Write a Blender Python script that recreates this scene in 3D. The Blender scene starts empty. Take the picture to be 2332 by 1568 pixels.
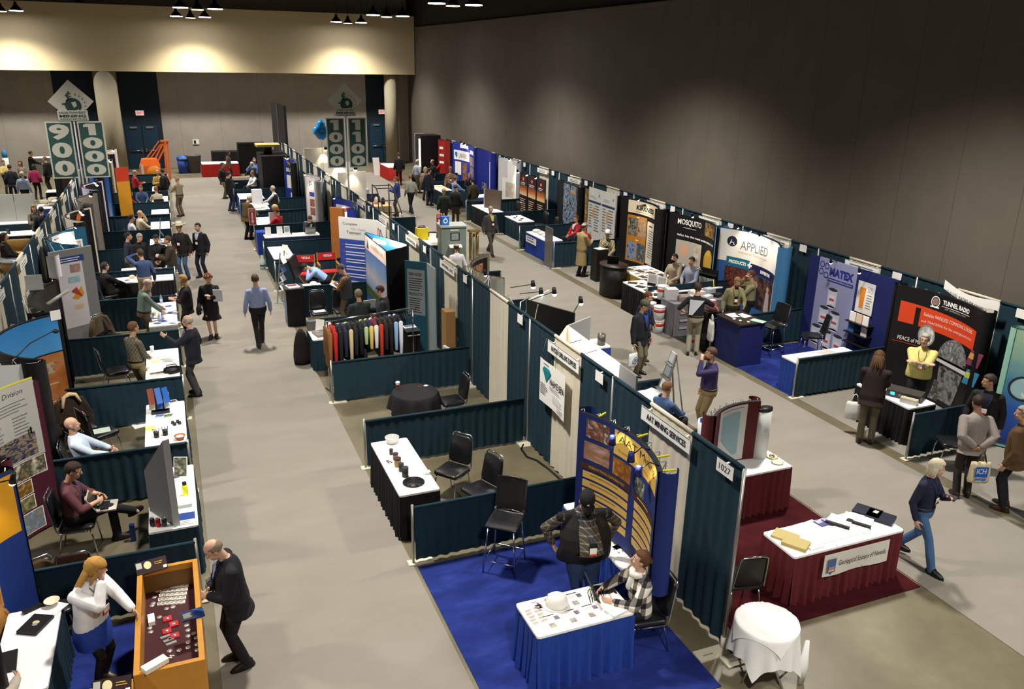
import bpy, math, random
from mathutils import Vector, Matrix
V = Vector
PI = math.pi
sc = bpy.context.scene
col = sc.collection
R = math.radians
rnd = random.Random(7)

# ---------------------------------------------------------------- camera
CAM = V((-5.6239, -6.63826, 6.73293))
YAW, PITCH, ROLL, FPX = 0.39318, 0.33261, 0.0190, 1865.5
_f = V((math.sin(YAW)*math.cos(PITCH), math.cos(YAW)*math.cos(PITCH), -math.sin(PITCH)))
_r = V((math.cos(YAW), -math.sin(YAW), 0)); _u = _r.cross(_f)
AX = (math.cos(ROLL)*_r+math.sin(ROLL)*_u, -math.sin(ROLL)*_r+math.cos(ROLL)*_u, _f)
cd = bpy.data.cameras.new('camera'); cam = bpy.data.objects.new('camera', cd); col.objects.link(cam)
cd.sensor_width = 36; cd.sensor_fit = 'HORIZONTAL'; cd.lens = FPX*36/2332; cd.clip_end = 200
cam.matrix_world = Matrix(((AX[0].x, AX[1].x, -AX[2].x, CAM.x), (AX[0].y, AX[1].y, -AX[2].y, CAM.y), (AX[0].z, AX[1].z, -AX[2].z, CAM.z), (0, 0, 0, 1)))
sc.camera = cam
def ray(x, y): return (AX[0]*((x-1166)/FPX)-AX[1]*((y-784)/FPX)+AX[2])
def at(x, y, z=0.):
 d = ray(x, y); return CAM+d*((z-CAM.z)/d.z)
def XY(px, py, z=0): p = at(px, py, z); return p.x, p.y
def atX(x, y, X):
 d = ray(x, y); return CAM+d*((X-CAM.x)/d.x)
def atY(x, y, Y):
 d = ray(x, y); return CAM+d*((Y-CAM.y)/d.y)

# ---------------------------------------------------------------- world, exposure
sc.view_settings.view_transform = 'Standard'; sc.view_settings.look = 'None'
sc.view_settings.gamma = 1; sc.view_settings.use_curve_mapping = False
sc.view_settings.exposure = 0.0
w = bpy.data.worlds.new('hall_air'); sc.world = w; w.use_nodes = True
w.node_tree.nodes['Background'].inputs[0].default_value = (1.0, .93, .82, 1)
w.node_tree.nodes['Background'].inputs[1].default_value = 0.02
LAMP_W = 4300.0        # power of one cluster of high-bay lamps
LAMP_COL = (1.0, .94, .85)
LAMPS = [(x, y) for y in (46, 36.4, 25.8, 15.2, 4.6, -6) for x in (-13.0, -3.7, 5.2)]
LZ = 8.75
for x, y in LAMPS:
 ld = bpy.data.lights.new('high_bay_light', 'SPOT'); ld.energy = LAMP_W; ld.color = LAMP_COL
 ld.spot_size = R(128); ld.spot_blend = 1.0; ld.shadow_soft_size = .35
 lo = bpy.data.objects.new('high_bay_light', ld); lo.location = (x, y, LZ-.12); col.objects.link(lo)

# ---------------------------------------------------------------- materials
def lin(h):
 if not isinstance(h, str): return tuple(h)+(1,) if len(h) == 3 else h
 o = []
 for i in (0, 2, 4):
  c = int(h[i:i+2], 16)/255; o.append(c/12.92 if c <= .04045 else ((c+.055)/1.055)**2.4)
 return tuple(o)+(1,)
_M = {}
def nodes(m): return m.node_tree.nodes, m.node_tree.links, m.node_tree.nodes['Principled BSDF']
def M(h, rough=.7, metal=0, emit=0, var=0, vs=30, spec=.4, alpha=1, bump=0, name=None, trans=0):
 k = (h, rough, metal, emit, var, vs, spec, alpha, bump, trans)
 if k in _M: return _M[k]
 m = bpy.data.materials.new(name or 'mat_'+str(h)); m.use_nodes = True; N, L, b = nodes(m)
 b.inputs['Base Color'].default_value = lin(h); b.inputs['Roughness'].default_value = rough
 b.inputs['Metallic'].default_value = metal; b.inputs['Specular IOR Level'].default_value = spec
 if alpha < 1: b.inputs['Alpha'].default_value = alpha
 if trans: b.inputs['Transmission Weight'].default_value = trans
 if emit: b.inputs['Emission Color'].default_value = lin(h); b.inputs['Emission Strength'].default_value = emit
 if var or bump:
  tc = N.new('ShaderNodeTexCoord'); nz = N.new('ShaderNodeTexNoise'); nz.inputs['Scale'].default_value = vs; nz.inputs['Detail'].default_value = 3
  L.new(tc.outputs['Object'], nz.inputs['Vector'])
  if var:
   mx = N.new('ShaderNodeMix'); mx.data_type = 'RGBA'; c = lin(h)
   mx.inputs[6].default_value = tuple(max(0, x*(1-var)) for x in c[:3])+(1,); mx.inputs[7].default_value = tuple(min(1, x*(1+var)) for x in c[:3])+(1,)
   L.new(nz.outputs['Fac'], mx.inputs[0]); L.new(mx.outputs[2], b.inputs['Base Color'])
  if bump:
   bp = N.new('ShaderNodeBump'); bp.inputs['Strength'].default_value = bump; L.new(nz.outputs['Fac'], bp.inputs['Height']); L.new(bp.outputs['Normal'], b.inputs['Normal'])
 _M[k] = m; return m
def ramp(N, stops, const=False):
 r = N.new('ShaderNodeValToRGB'); e = r.color_ramp.elements
 if const: r.color_ramp.interpolation = 'CONSTANT'
 while len(e) < len(stops): e.new(.5)
 for el, (p, c) in zip(e, stops): el.position = p; el.color = lin(c)
 return r
def photo(pal, scale=6, stretch=(1, 1, 1), rough=.4, detail=4, lo=.3, hi=.7):   # printed picture: cloudy patches of a few inks
 m = bpy.data.materials.new('printed_picture'); m.use_nodes = True; N, L, b = nodes(m)
 tc = N.new('ShaderNodeTexCoord'); mp = N.new('ShaderNodeMapping'); mp.inputs['Scale'].default_value = stretch
 mp.inputs['Location'].default_value = (rnd.uniform(0, 9), rnd.uniform(0, 9), rnd.uniform(0, 9))
 nz = N.new('ShaderNodeTexNoise'); nz.inputs['Scale'].default_value = scale; nz.inputs['Detail'].default_value = detail
 n = len(pal); r = ramp(N, [(lo+(hi-lo)*i/max(1, n-1), c) for i, c in enumerate(pal)])
 L.new(tc.outputs['Object'], mp.inputs[0]); L.new(mp.outputs[0], nz.inputs['Vector']); L.new(nz.outputs['Fac'], r.inputs[0]); L.new(r.outputs[0], b.inputs['Base Color'])
 b.inputs['Roughness'].default_value = rough; return m
def vgrad(stops, z0, z1, rough=.4, noise=0, ns=3):      # printed ink that changes with height z0..z1 (object space)
 m = bpy.data.materials.new('printed_blend'); m.use_nodes = True; N, L, b = nodes(m)
 tc = N.new('ShaderNodeTexCoord'); sp = N.new('ShaderNodeSeparateXYZ'); mr = N.new('ShaderNodeMapRange')
 mr.inputs[1].default_value = z0; mr.inputs[2].default_value = z1; r = ramp(N, stops)
 L.new(tc.outputs['Object'], sp.inputs[0]); L.new(sp.outputs['Z'], mr.inputs[0])
 src = mr.outputs[0]
 if noise:
  nz = N.new('ShaderNodeTexNoise'); nz.inputs['Scale'].default_value = ns; nz.inputs['Detail'].default_value = 4; L.new(tc.outputs['Object'], nz.inputs['Vector'])
  ma = N.new('ShaderNodeMath'); ma.operation = 'MULTIPLY_ADD'; ma.inputs[1].default_value = noise; L.new(nz.outputs['Fac'], ma.inputs[0]); L.new(src, ma.inputs[2])
  sb = N.new('ShaderNodeMath'); sb.operation = 'SUBTRACT'; sb.inputs[1].default_value = noise*.5; L.new(ma.outputs[0], sb.inputs[0]); src = sb.outputs[0]
 L.new(src, r.inputs[0]); L.new(r.outputs[0], b.inputs['Base Color']); b.inputs['Roughness'].default_value = rough; return m
def plaid(a, bb, c, s=14, lw=.3):
 m = bpy.data.materials.new('plaid_cloth'); m.use_nodes = True; N, L, b = nodes(m)
 tc = N.new('ShaderNodeTexCoord'); sp = N.new('ShaderNodeSeparateXYZ'); L.new(tc.outputs['Object'], sp.inputs[0])
 def stripes(src):
  mu = N.new('ShaderNodeMath'); mu.operation = 'MULTIPLY'; mu.inputs[1].default_value = s; L.new(src, mu.inputs[0])
  fr = N.new('ShaderNodeMath'); fr.operation = 'FRACT'; L.new(mu.outputs[0], fr.inputs[0])
  lt = N.new('ShaderNodeMath'); lt.operation = 'LESS_THAN'; lt.inputs[1].default_value = lw; L.new(fr.outputs[0], lt.inputs[0]); return lt
 ad = N.new('ShaderNodeMath'); ad.operation = 'ADD'; L.new(sp.outputs['X'], ad.inputs[0]); L.new(sp.outputs['Y'], ad.inputs[1])
 h, v = stripes(ad.outputs[0]), stripes(sp.outputs['Z'])
 su = N.new('ShaderNodeMath'); su.operation = 'ADD'; L.new(h.outputs[0], su.inputs[0]); L.new(v.outputs[0], su.inputs[1])
 dv = N.new('ShaderNodeMath'); dv.operation = 'MULTIPLY'; dv.inputs[1].default_value = .45; L.new(su.outputs[0], dv.inputs[0])
 r = ramp(N, [(0, a), (.3, bb), (.7, c)], True); L.new(dv.outputs[0], r.inputs[0]); L.new(r.outputs[0], b.inputs['Base Color']); b.inputs['Roughness'].default_value = .9; return m

TEAL = M('0f2f3c', .85, var=.25, vs=6, bump=.08, name='teal_drape_cloth')
CREAM = M('d3cbb8', .85, var=.08, vs=5, name='cream_drape_cloth')
BLACKC = M('121216', .85, var=.2, vs=9, name='black_cloth')
BLUEC = M('1d3f97', .8, var=.15, vs=9, name='royal_blue_cloth')
MAROON = M('5e1a20', .8, var=.15, vs=9, name='maroon_cloth')
REDC = M('c02a22', .8, var=.1, name='red_cloth')
GOLDC = M('b8932a', .75, var=.1, name='gold_cloth')
WHITE = M('f8f8f5', .6, name='white_cloth')
PAPER = M('f6f5f1', .6, name='paper')
CHROME = M('c9ccd0', .16, 1, name='chrome')
ALU = M('a9aaa6', .38, .85, name='brushed_aluminium')
VINYL = M('17171a', .32, spec=.6, name='black_vinyl')
BLK = M('0d0d0f', .5, name='black_plastic')
DKGREY = M('2a2b2e', .6, name='dark_grey')
GREY = M('7c7d80', .7, name='grey')
LGREY = M('b4b4b2', .6, name='light_grey')
INK = M('1c1d22', .7, name='black_ink')
GINK = M('6b6d72', .7, name='grey_ink')
GOLDWOOD = M('b9812f', .45, var=.18, vs=7, name='golden_oak')
SKIN = M('c2967a', .55, var=.06, vs=20, name='skin')
SKIN2 = M('cfa48c', .55, var=.06, vs=20, name='fair_skin')
SKIN3 = M('ab7d60', .55, var=.06, vs=20, name='tan_skin')
LAMPON = M('fff4dc', .5, emit=22, name='lamp_glow')
LAMPWARM = M('ffe2b0', .5, emit=14, name='warm_lamp_glow')

# ---------------------------------------------------------------- mesh builder
class MB:
 def __init__(s): s.v = []; s.f = []; s.m = []; s.s = []; s.mats = []
 def mi(s, mat):
  for i, x in enumerate(s.mats):
   if x is mat: return i
  s.mats.append(mat); return len(s.mats)-1
 def add(s, vs, fs, mat, smooth=False):
  o = len(s.v); s.v += [tuple(v) for v in vs]; k = s.mi(mat)
  for f in fs: s.f.append(tuple(i+o for i in f)); s.m.append(k); s.s.append(smooth)
  return s
 def box(s, c, d, mat, rz=0, tilt=None):
  X, Y, Z = d[0]/2, d[1]/2, d[2]/2
  vs = [V((x, y, z)) for z in (-Z, Z) for x, y in ((-X, -Y), (X, -Y), (X, Y), (-X, Y))]
  m = Matrix.Rotation(rz, 3, 'Z')
  if tilt is not None: m = m @ Matrix.Rotation(tilt, 3, 'X')
  return s.add([m @ v+V(c) for v in vs], [(3, 2, 1, 0), (4, 5, 6, 7), (0, 1, 5, 4), (1, 2, 6, 5), (2, 3, 7, 6), (3, 0, 4, 7)], mat)
 def bar(s, p, q, w, h, mat):           # rectangular bar from p to q
  p, q = V(p), V(q); d = (q-p).normalized(); a = d.cross(V((0, 0, 1)))
  if a.length < 1e-3: a = V((1, 0, 0))
  a.normalize(); b = a.cross(d)
  vs = [e+a*x*w/2+b*y*h/2 for e in (p, q) for x, y in ((-1, -1), (1, -1), (1, 1), (-1, 1))]
  return s.add(vs, [(3, 2, 1, 0), (4, 5, 6, 7), (0, 1, 5, 4), (1, 2, 6, 5), (2, 3, 7, 6), (3, 0, 4, 7)], mat)
 def prism(s, poly, z0, z1, mat, smooth=False):   # plan polygon, counter-clockwise
  n = len(poly); vs = [(x, y, z0) for x, y in poly]+[(x, y, z1) for x, y in poly]
  s.add(vs, [tuple(range(n-1, -1, -1)), tuple(range(n, 2*n))]+[(i, (i+1) % n, n+(i+1) % n, n+i) for i in range(n)], mat, smooth); return s
 def loft(s, rings, mat, caps=True, smooth=True, closed=True):
  n = len(rings[0]); vs = [p for r in rings for p in r]; fs = []
  for i in range(len(rings)-1):
   for j in range(n if closed else n-1):
    a, b = i*n+j, i*n+(j+1) % n; fs.append((a, b, b+n, a+n))
  if caps: fs += [tuple(range(n-1, -1, -1)), tuple(range((len(rings)-1)*n, len(rings)*n))]
  return s.add(vs, fs, mat, smooth)
 def tube(s, pts, r, mat, n=8, closed=False):
  pts = [V(p) for p in pts]; rings = []; up = None; N = len(pts)
  for i, p in enumerate(pts):
   a = pts[(i-1) % N] if closed or i > 0 else p; b = pts[(i+1) % N] if closed or i < N-1 else p
   d = (b-a).normalized()
   if up is None:
    up = d.orthogonal().normalized()
   else:
    up = (up-d*up.dot(d)); up = up.normalized() if up.length > 1e-6 else d.orthogonal().normalized()
   v = d.cross(up); rr = r[i] if isinstance(r, (list, tuple)) else r
   rings.append([p+up*math.cos(2*PI*k/n)*rr+v*math.sin(2*PI*k/n)*rr for k in range(n)])
  if closed: rings.append(rings[0])
  return s.loft(rings, mat, caps=not closed)
 def cyl(s, p, q, r, mat, n=14, r2=None):
  return s.tube([p, q], [r, r if r2 is None else r2], mat, n)
 def lathe(s, prof, mat, c=(0, 0, 0), n=20, smooth=True, sx=1, sy=1):
  c = V(c); rings = [[c+V((math.cos(2*PI*k/n)*r*sx, math.sin(2*PI*k/n)*r*sy, z)) for k in range(n)] for r, z in prof]
  return s.loft(rings, mat, smooth=smooth)
 def ball(s, c, r, mat, nu=14, nv=9, m=None):
  c = V(c); r = (r, r, r) if isinstance(r, (int, float)) else r; rings = []
  for j in range(nv+1):
   t = -PI/2+PI*j/nv; t = max(-PI/2+.05, min(PI/2-.05, t)); ring = []
   for i in range(nu):
    p = V((math.cos(2*PI*i/nu)*math.cos(t)*r[0], math.sin(2*PI*i/nu)*math.cos(t)*r[1], math.sin(t)*r[2]))
    ring.append(c+(m @ p if m else p))
   rings.append(ring)
  return s.loft(rings, mat)
 def capsule(s, p, q, r1, r2, n=12, mat=None):
  p, q = V(p), V(q); d = q-p; L = d.length
  if L < 1e-5: return s.ball(p, r1, mat)
  d.normalize(); u = d.orthogonal().normalized(); v = d.cross(u); rings = []
  for a in (-80, -50, -20): rings.append((p+d*math.sin(R(a))*r1, math.cos(R(a))*r1))
  rings.append((p.lerp(q, .5), (r1+r2)/2))
  for a in (20, 50, 80): rings.append((q+d*math.sin(R(a))*r2, math.cos(R(a))*r2))
  return s.loft([[c+u*math.cos(2*PI*k/n)*rr+v*math.sin(2*PI*k/n)*rr for k in range(n)] for c, rr in rings], mat)
 def grid(s, fn, nu, nv, mat, smooth=True):
  vs = [fn(i/nu, j/nv) for j in range(nv+1) for i in range(nu+1)]
  return s.add(vs, [(j*(nu+1)+i, j*(nu+1)+i+1, (j+1)*(nu+1)+i+1, (j+1)*(nu+1)+i) for j in range(nv) for i in range(nu)], mat, smooth)
 def mesh(s, name):
  me = bpy.data.meshes.new(name); me.from_pydata(s.v, [], s.f)
  for m in s.mats: me.materials.append(m)
  me.polygons.foreach_set('material_index', s.m); me.polygons.foreach_set('use_smooth', s.s); me.update(); return me
 def obj(s, name, parent=None, kind=None):
  o = bpy.data.objects.new(name, s.mesh(name)); col.objects.link(o)
  if parent: o.parent = parent
  if kind: o['kind'] = kind
  return o
def tag(o, label, cat, group=None):
 o['label'] = label; o['category'] = cat
 if group: o['group'] = group
 return o
def thing(name, label, cat, loc=(0, 0, 0), rz=0, group=None):
 o = bpy.data.objects.new(name, None); o.empty_display_size = .2; col.objects.link(o); o.location = loc; o.rotation_euler = (0, 0, rz)
 return tag(o, label, cat, group)
def one(mb, name, label, cat, group=None, loc=None, rz=None):
 o = mb.obj(name); tag(o, label, cat, group)
 if loc is not None: o.location = loc
 if rz is not None: o.rotation_euler = (0, 0, rz)
 return o
def dup(o, loc=None, rz=None, label=None, parent=None):
 c = o.copy(); col.objects.link(c)
 if parent: c.parent = parent
 if loc is not None: c.location = loc
 if rz is not None: c.rotation_euler = (0, 0, rz)
 if label: c['label'] = label
 for ch in list(o.children): dup(ch, parent=c)
 return c
def rrect(x0, y0, x1, y1, r=.03, n=4):
 P = []
 for cx, cy, a in ((x1-r, y0+r, -90), (x1-r, y1-r, 0), (x0+r, y1-r, 90), (x0+r, y0+r, 180)):
  for i in range(n+1): t = R(a+90*i/n); P.append((cx+r*math.cos(t), cy+r*math.sin(t)))
 return P

# ---------------------------------------------------------------- writing and printed surfaces
_T = {}
def text_geo(t, bold=0.0, font_sx=1.0):
 k = (t, bold)
 if k in _T: return _T[k]
 cu = bpy.data.curves.new('lettering', 'FONT'); cu.body = t; cu.size = 1; cu.offset = bold; cu.resolution_u = 3
 o = bpy.data.objects.new('lettering', cu); col.objects.link(o)
 me = bpy.data.meshes.new_from_object(o.evaluated_get(bpy.context.evaluated_depsgraph_get()))
 vs = [v.co.copy() for v in me.vertices]; fs = [tuple(p.vertices) for p in me.polygons]
 bpy.data.objects.remove(o); bpy.data.curves.remove(cu); bpy.data.meshes.remove(me)
 x0 = min(v.x for v in vs); x1 = max(v.x for v in vs); y0 = min(v.y for v in vs); y1 = max(v.y for v in vs)
 _T[k] = ([(v.x-x0, v.y-y0) for v in vs], fs, x1-x0, y1-y0); return _T[k]
class Flat:          # u across, v up, d outwards
 def __init__(s, o, ux, n, up=(0, 0, 1)): s.o = V(o); s.ux = V(ux).normalized(); s.n = V(n).normalized(); s.up = V(up).normalized()
 def P(s, u, v, d=0): return s.o+s.ux*u+s.up*v+s.n*d
class Arc:           # curved board; width w, bulging towards or hollow to the viewer (sag), local front = -Y
 def __init__(s, w, sag, z0=0.): s.w = w; s.z0 = z0; a = abs(sag); s.r = (w*w/4+a*a)/(2*a); s.h = math.asin(min(1, w/2/s.r)); s.sg = 1 if sag > 0 else -1; s.sag = a
 def P(s, u, v, d=0):
  t = -s.h+2*s.h*(u/s.w)
  if s.sg > 0: rr = s.r-d; return V((math.sin(t)*rr, math.cos(t)*rr-math.cos(s.h)*s.r-s.sag*0, s.z0+v))   # hollow towards -Y
  rr = s.r+d; return V((math.sin(t)*rr, -math.cos(t)*rr+math.cos(s.h)*s.r, s.z0+v))
class Art:
 def __init__(s, S): s.S = S; s.mb = MB(); s.k = 0
 def d(s, lay): return .0015+.0022*lay
 def rect(s, u0, v0, u1, v1, mat, lay=0, step=.12):
  n = max(1, int(abs(u1-u0)/step)) if isinstance(s.S, Arc) else 1; S = s.S; D = s.d(lay)
  s.mb.grid(lambda a, b: S.P(u0+(u1-u0)*a, v0+(v1-v0)*b, D), n, 1, mat, smooth=isinstance(S, Arc)); return s
 def poly(s, pts, mat, lay=1):
  s.mb.add([s.S.P(u, v, s.d(lay)) for u, v in pts], [tuple(range(len(pts)))], mat); return s
 def disc(s, u, v, r, mat, lay=1, n=20, rv=None, a0=0, a1=360):
  rv = rv or r; return s.poly([(u+r*math.cos(R(a0+(a1-a0)*i/n)), v+rv*math.sin(R(a0+(a1-a0)*i/n))) for i in range(n+(0 if a1-a0 == 360 else 1))], mat, lay)
 def ringd(s, u, v, r0, r1, mat, lay=1, n=20, rot=0):
  S = s.S; D = s.d(lay); vs = []; fs = []
  for i in range(n):
   t = 2*PI*i/n+rot; vs += [S.P(u+r0*math.cos(t), v+r0*math.sin(t), D), S.P(u+r1*math.cos(t), v+r1*math.sin(t), D)]
   j = (i+1) % n; fs.append((2*i, 2*i+1, 2*j+1, 2*j))
  s.mb.add(vs, fs, mat); return s
 def text(s, t, u, v, h, mat, lay=2, w=None, al='l', bold=.0, slant=0):
  vs, fs, W, Hh = text_geo(t, bold); cap = Hh if Hh > 0 else 1
  sy = h/cap; sx = (w/W) if w else sy; off = {'l': 0, 'c': -W*sx/2, 'r': -W*sx}[al]
  s.mb.add([s.S.P(u+off+x*sx+slant*y*sy, v+y*sy, s.d(lay)) for x, y in vs], fs, mat); return s
 def lines(s, u0, v1, u1, n, dv, mat, lay=2, th=.35, rag=.3):
  for i in range(n):
   e = u1-(u1-u0)*rag*rnd.random(); s.rect(u0, v1-dv*i-dv*th, e, v1-dv*i, mat, lay, step=.08)
  return s
 def line(s, a, b, w, mat, lay=2):
  a, b = V(a), V(b); d = (b-a).normalized(); p = V((-d.y, d.x))*w/2; return s.poly([a-p, b-p, b+p, a+p], mat, lay)
 def obj(s, name, parent): return s.mb.obj(name, parent)
# ---------------------------------------------------------------- the hall
RWX, BWY, FY = 9.85, 50.0, 48.0
def concrete():
 m = bpy.data.materials.new('worn_concrete'); m.use_nodes = True; N, L, b = nodes(m)
 tc = N.new('ShaderNodeTexCoord'); nz = N.new('ShaderNodeTexNoise'); nz.inputs['Scale'].default_value = .7; nz.inputs['Detail'].default_value = 7; nz.inputs['Roughness'].default_value = .65
 L.new(tc.outputs['Object'], nz.inputs['Vector']); r = ramp(N, [(.3, '5a5340'), (.55, '6c6550'), (.75, '7d7762')]); L.new(nz.outputs['Fac'], r.inputs[0])
 L.new(r.outputs[0], b.inputs['Base Color']); b.inputs['Roughness'].default_value = .42; return m
def carpet_mat(a, bb, c, sc1=1.1, seam=0):
 m = bpy.data.materials.new('carpet_pile'); m.use_nodes = True; N, L, b = nodes(m)
 tc = N.new('ShaderNodeTexCoord'); nz = N.new('ShaderNodeTexNoise'); nz.inputs['Scale'].default_value = sc1; nz.inputs['Detail'].default_value = 8; nz.inputs['Roughness'].default_value = .62
 mp = N.new('ShaderNodeMapping'); mp.inputs['Scale'].default_value = (.8, 1.7, 1); L.new(tc.outputs['Object'], mp.inputs[0]); L.new(mp.outputs[0], nz.inputs['Vector'])
 r = ramp(N, [(.3, a), (.52, bb), (.72, c)]); L.new(nz.outputs['Fac'], r.inputs[0]); L.new(r.outputs[0], b.inputs['Base Color'])
 n2 = N.new('ShaderNodeTexNoise'); n2.inputs['Scale'].default_value = 120; L.new(tc.outputs['Object'], n2.inputs['Vector'])
 bp = N.new('ShaderNodeBump'); bp.inputs['Strength'].default_value = .25; bp.inputs['Distance'].default_value = .01; L.new(n2.outputs['Fac'], bp.inputs['Height']); L.new(bp.outputs['Normal'], b.inputs['Normal'])
 b.inputs['Roughness'].default_value = .95; b.inputs['Specular IOR Level'].default_value = .1; return m
def wall_mat(h, seam_axis, pitch):
 m = bpy.data.materials.new('panelled_wall'); m.use_nodes = True; N, L, b = nodes(m)
 tc = N.new('ShaderNodeTexCoord'); sp = N.new('ShaderNodeSeparateXYZ'); L.new(tc.outputs['Object'], sp.inputs[0])
 dv = N.new('ShaderNodeMath'); dv.operation = 'DIVIDE'; dv.inputs[1].default_value = pitch; L.new(sp.outputs[seam_axis], dv.inputs[0])
 fr = N.new('ShaderNodeMath'); fr.operation = 'FRACT'; L.new(dv.outputs[0], fr.inputs[0])
 lt = N.new('ShaderNodeMath'); lt.operation = 'LESS_THAN'; lt.inputs[1].default_value = .012/pitch; L.new(fr.outputs[0], lt.inputs[0])
 nz = N.new('ShaderNodeTexNoise'); nz.inputs['Scale'].default_value = 1.2; nz.inputs['Detail'].default_value = 5; L.new(tc.outputs['Object'], nz.inputs['Vector'])
 c = lin(h); r = ramp(N, [(.3, tuple(x*.92 for x in c[:3])), (.7, tuple(min(1, x*1.06) for x in c[:3]))]); L.new(nz.outputs['Fac'], r.inputs[0])
 mx = N.new('ShaderNodeMix'); mx.data_type = 'RGBA'; L.new(lt.outputs[0], mx.inputs[0]); L.new(r.outputs[0], mx.inputs[6]); mx.inputs[7].default_value = tuple(x*.45 for x in c[:3])+(1,)
 L.new(mx.outputs[2], b.inputs['Base Color']); b.inputs['Roughness'].default_value = .85; return m
CONC = concrete()
GCARP = carpet_mat('817c73', '868178', '8b867e', .8)
BCARP = carpet_mat('1a2558', '212f72', '2c3d86', 2.0)
RCARP = carpet_mat('2e0c10', '3c1116', '48161b', 2.0)
GRCARP = carpet_mat('10322c', '164038', '1c4a40', 2.0)
WALLM = wall_mat('686056', 'Y', 1.52)
BWALLM = wall_mat('a8a195', 'X', 2.4)
DNAVY = M('10222f', .7, name='dark_navy_panel'); 
def struct(mb, name): return mb.obj(name, kind='structure')
mb = MB(); mb.box((-8, 21, -.1), (36, 60, .2), CONC); struct(mb, 'floor')
mb = MB(); mb.box((RWX+.15, 21, 4.3), (.3, 58.0, 8.6), WALLM); struct(mb, 'wall_right')
mb = MB(); mb.box((RWX+.2, 21, 9.9), (.4, 58.0, 2.6), M('2a2622', .9)); struct(mb, 'trim_1')
mb = MB(); mb.box((RWX-.04, 21, 8.62), (.1, 54.0, .1), M('6a6258', .8)); struct(mb, 'trim_2')
mb = MB(); mb.box((-8, BWY+.15, 5.6), (36, .3, 11.2), BWALLM); struct(mb, 'wall_back')
mb = MB(); mb.box((-8, FY+.25, (5.78+9.35)/2), (35.6, .5, 9.35-5.78), M('d6c79c', .85, var=.03, vs=2)); struct(mb, 'wall_bulkhead')
mb = MB(); mb.box((-8, 21, 11.3), (36, 60, .2), M('0b0b0c', .9)); struct(mb, 'ceiling')
# dark recess panels and the doors in them
def px_x(x, y=300): return atY(x, y, BWY).x
for i, (a, b2) in enumerate(((136, 232), (282, 371), (836, 904))):
 x0, x1 = px_x(a), px_x(b2); mb = MB(); mb.box(((x0+x1)/2, BWY-.03, 2.9), (x1-x0, .06, 5.8), DNAVY); struct(mb, 'trim_%d' % (i+3))
def double_door(n, xa, xb, ytop):
 x0, x1 = atY(xa, 345, BWY-.06).x, atY(xb, 345, BWY-.06).x; zt = 2.62; c = (x0+x1)/2
 root = thing('door_%d' % n, None, None); del root['label']; del root['category']; root['kind'] = 'structure'; root.location = (c, BWY-.09, 0)
 W = (x1-x0)/2
 for s in (-1, 1):
  m = MB(); m.box((s*W/2, 0, zt/2), (W-.03, .06, zt), M('16374a', .5)); lf = m.obj('door_leaf', root)
  m = MB(); m.tube([(s*.1, -.09, 1.12), (s*(W-.15), -.09, 1.12)], .03, CHROME); m.box((s*.12, -.06, 1.14), (.07, .1, .22), CHROME); m.obj('push_bar', root)
  m = MB(); m.box((s*W*.5, -.05, zt-.12), (.4, .08, .1), GREY); m.obj('door_closer', root)
 m = MB(); m.box((0, .02, zt+.06), (2*W+.2, .08, .12), DNAVY)
 for s in (-1, 1): m.box((s*(W+.05), .02, zt/2), (.1, .08, zt), DNAVY)
 m.obj('door_frame', root)
 z = atY(330, 289, BWY-.1).z
 t = thing('exit_sign', 'red and white lit exit sign above the doors '+('behind the orange machine' if n == 1 else 'ending the right aisle'), 'exit sign', (c, BWY-.12, 3.35))
 m = MB(); m.box((0, 0, 0), (.46, .08, .28), M('e8e2d8', .5, emit=.5)); m.obj('sign_box', t)
 a = Art(Flat((-.23, -.045, -.14), (1, 0, 0), (0, -1, 0))); a.text('EXIT', .23, .06, .16, M('d8281c', .5, emit=.8), w=.34, al='c', bold=.03); a.obj('lettering', t)
double_door(1, 292, 366, 300); double_door(2, 843, 902, 290)
# columns
for i, (xc, yb, rad, hz) in enumerate(((265, 398, .62, 5.9), (917, 385, .40, 5.9))):
 p = at(xc, yb); mb = MB(); mb.cyl((p.x, 48.6, 0), (p.x, 48.6, 5.77), rad, M('a39a82', .8, var=.05, vs=3), n=40); struct(mb, 'column_%d' % (i+1))
# carpets
def rug(name, x0, y0, x1, y1, mat, label, z=.008, poly=None):
 mb = MB(); P = poly or [(x0, y0), (x1, y0), (x1, y1), (x0, y1)]; mb.prism(P, 0, z, mat); return one(mb, name, label, 'carpet')
rug('aisle_carpet', -5.72, -8.8, -3.07, 44.3, GCARP, 'wide grey carpet runner down the main left aisle')
rug('aisle_carpet', 3.34, -8.8, 6.02, 44.3, GCARP, 'grey carpet runner down the right aisle along the wall booths')
mb = MB(); mb.prism([(6.3, -3), (9.3, -3), (9.3, 6.05), (6.3, 6.05)], 0, .007, GCARP); one(mb, 'booth_carpet', 'light grey carpet on the floor of the booth with the miner portrait', 'carpet')
mb = MB(); mb.prism([(6.3, 12.2), (9.3, 12.2), (9.3, 27.4), (6.3, 27.4)], 0, .007, GCARP); one(mb, 'booth_carpet', 'grey carpet running under the middle booths on the right wall', 'carpet')
p1, p2, p3, p4 = at(945, 1296), at(1380, 1230), at(1592, 1491), at(1075, 1640)
rug('booth_carpet', 0, 0, 0, 0, BCARP, 'royal blue carpet in the front booth under the blue skirted table', .012, [(-3.02, -.62), (-.42, -.55), (-.42, 2.93), (-3.02, 2.93)])
rug('booth_carpet', 6.25, 6.16, 9.2, 9.05, BCARP, 'royal blue carpet in the booth of the grey barrel banner', .012)
rug('booth_carpet', 6.28, 9.2, 9.2, 12.0, GRCARP, 'dark green carpet beside the grey clothed counter with white tubs', .012)
rug('booth_carpet', .3, .05, 3.3, 2.9, RCARP, 'dark red carpet in the booth with the maroon skirted tables', .012)
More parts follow.
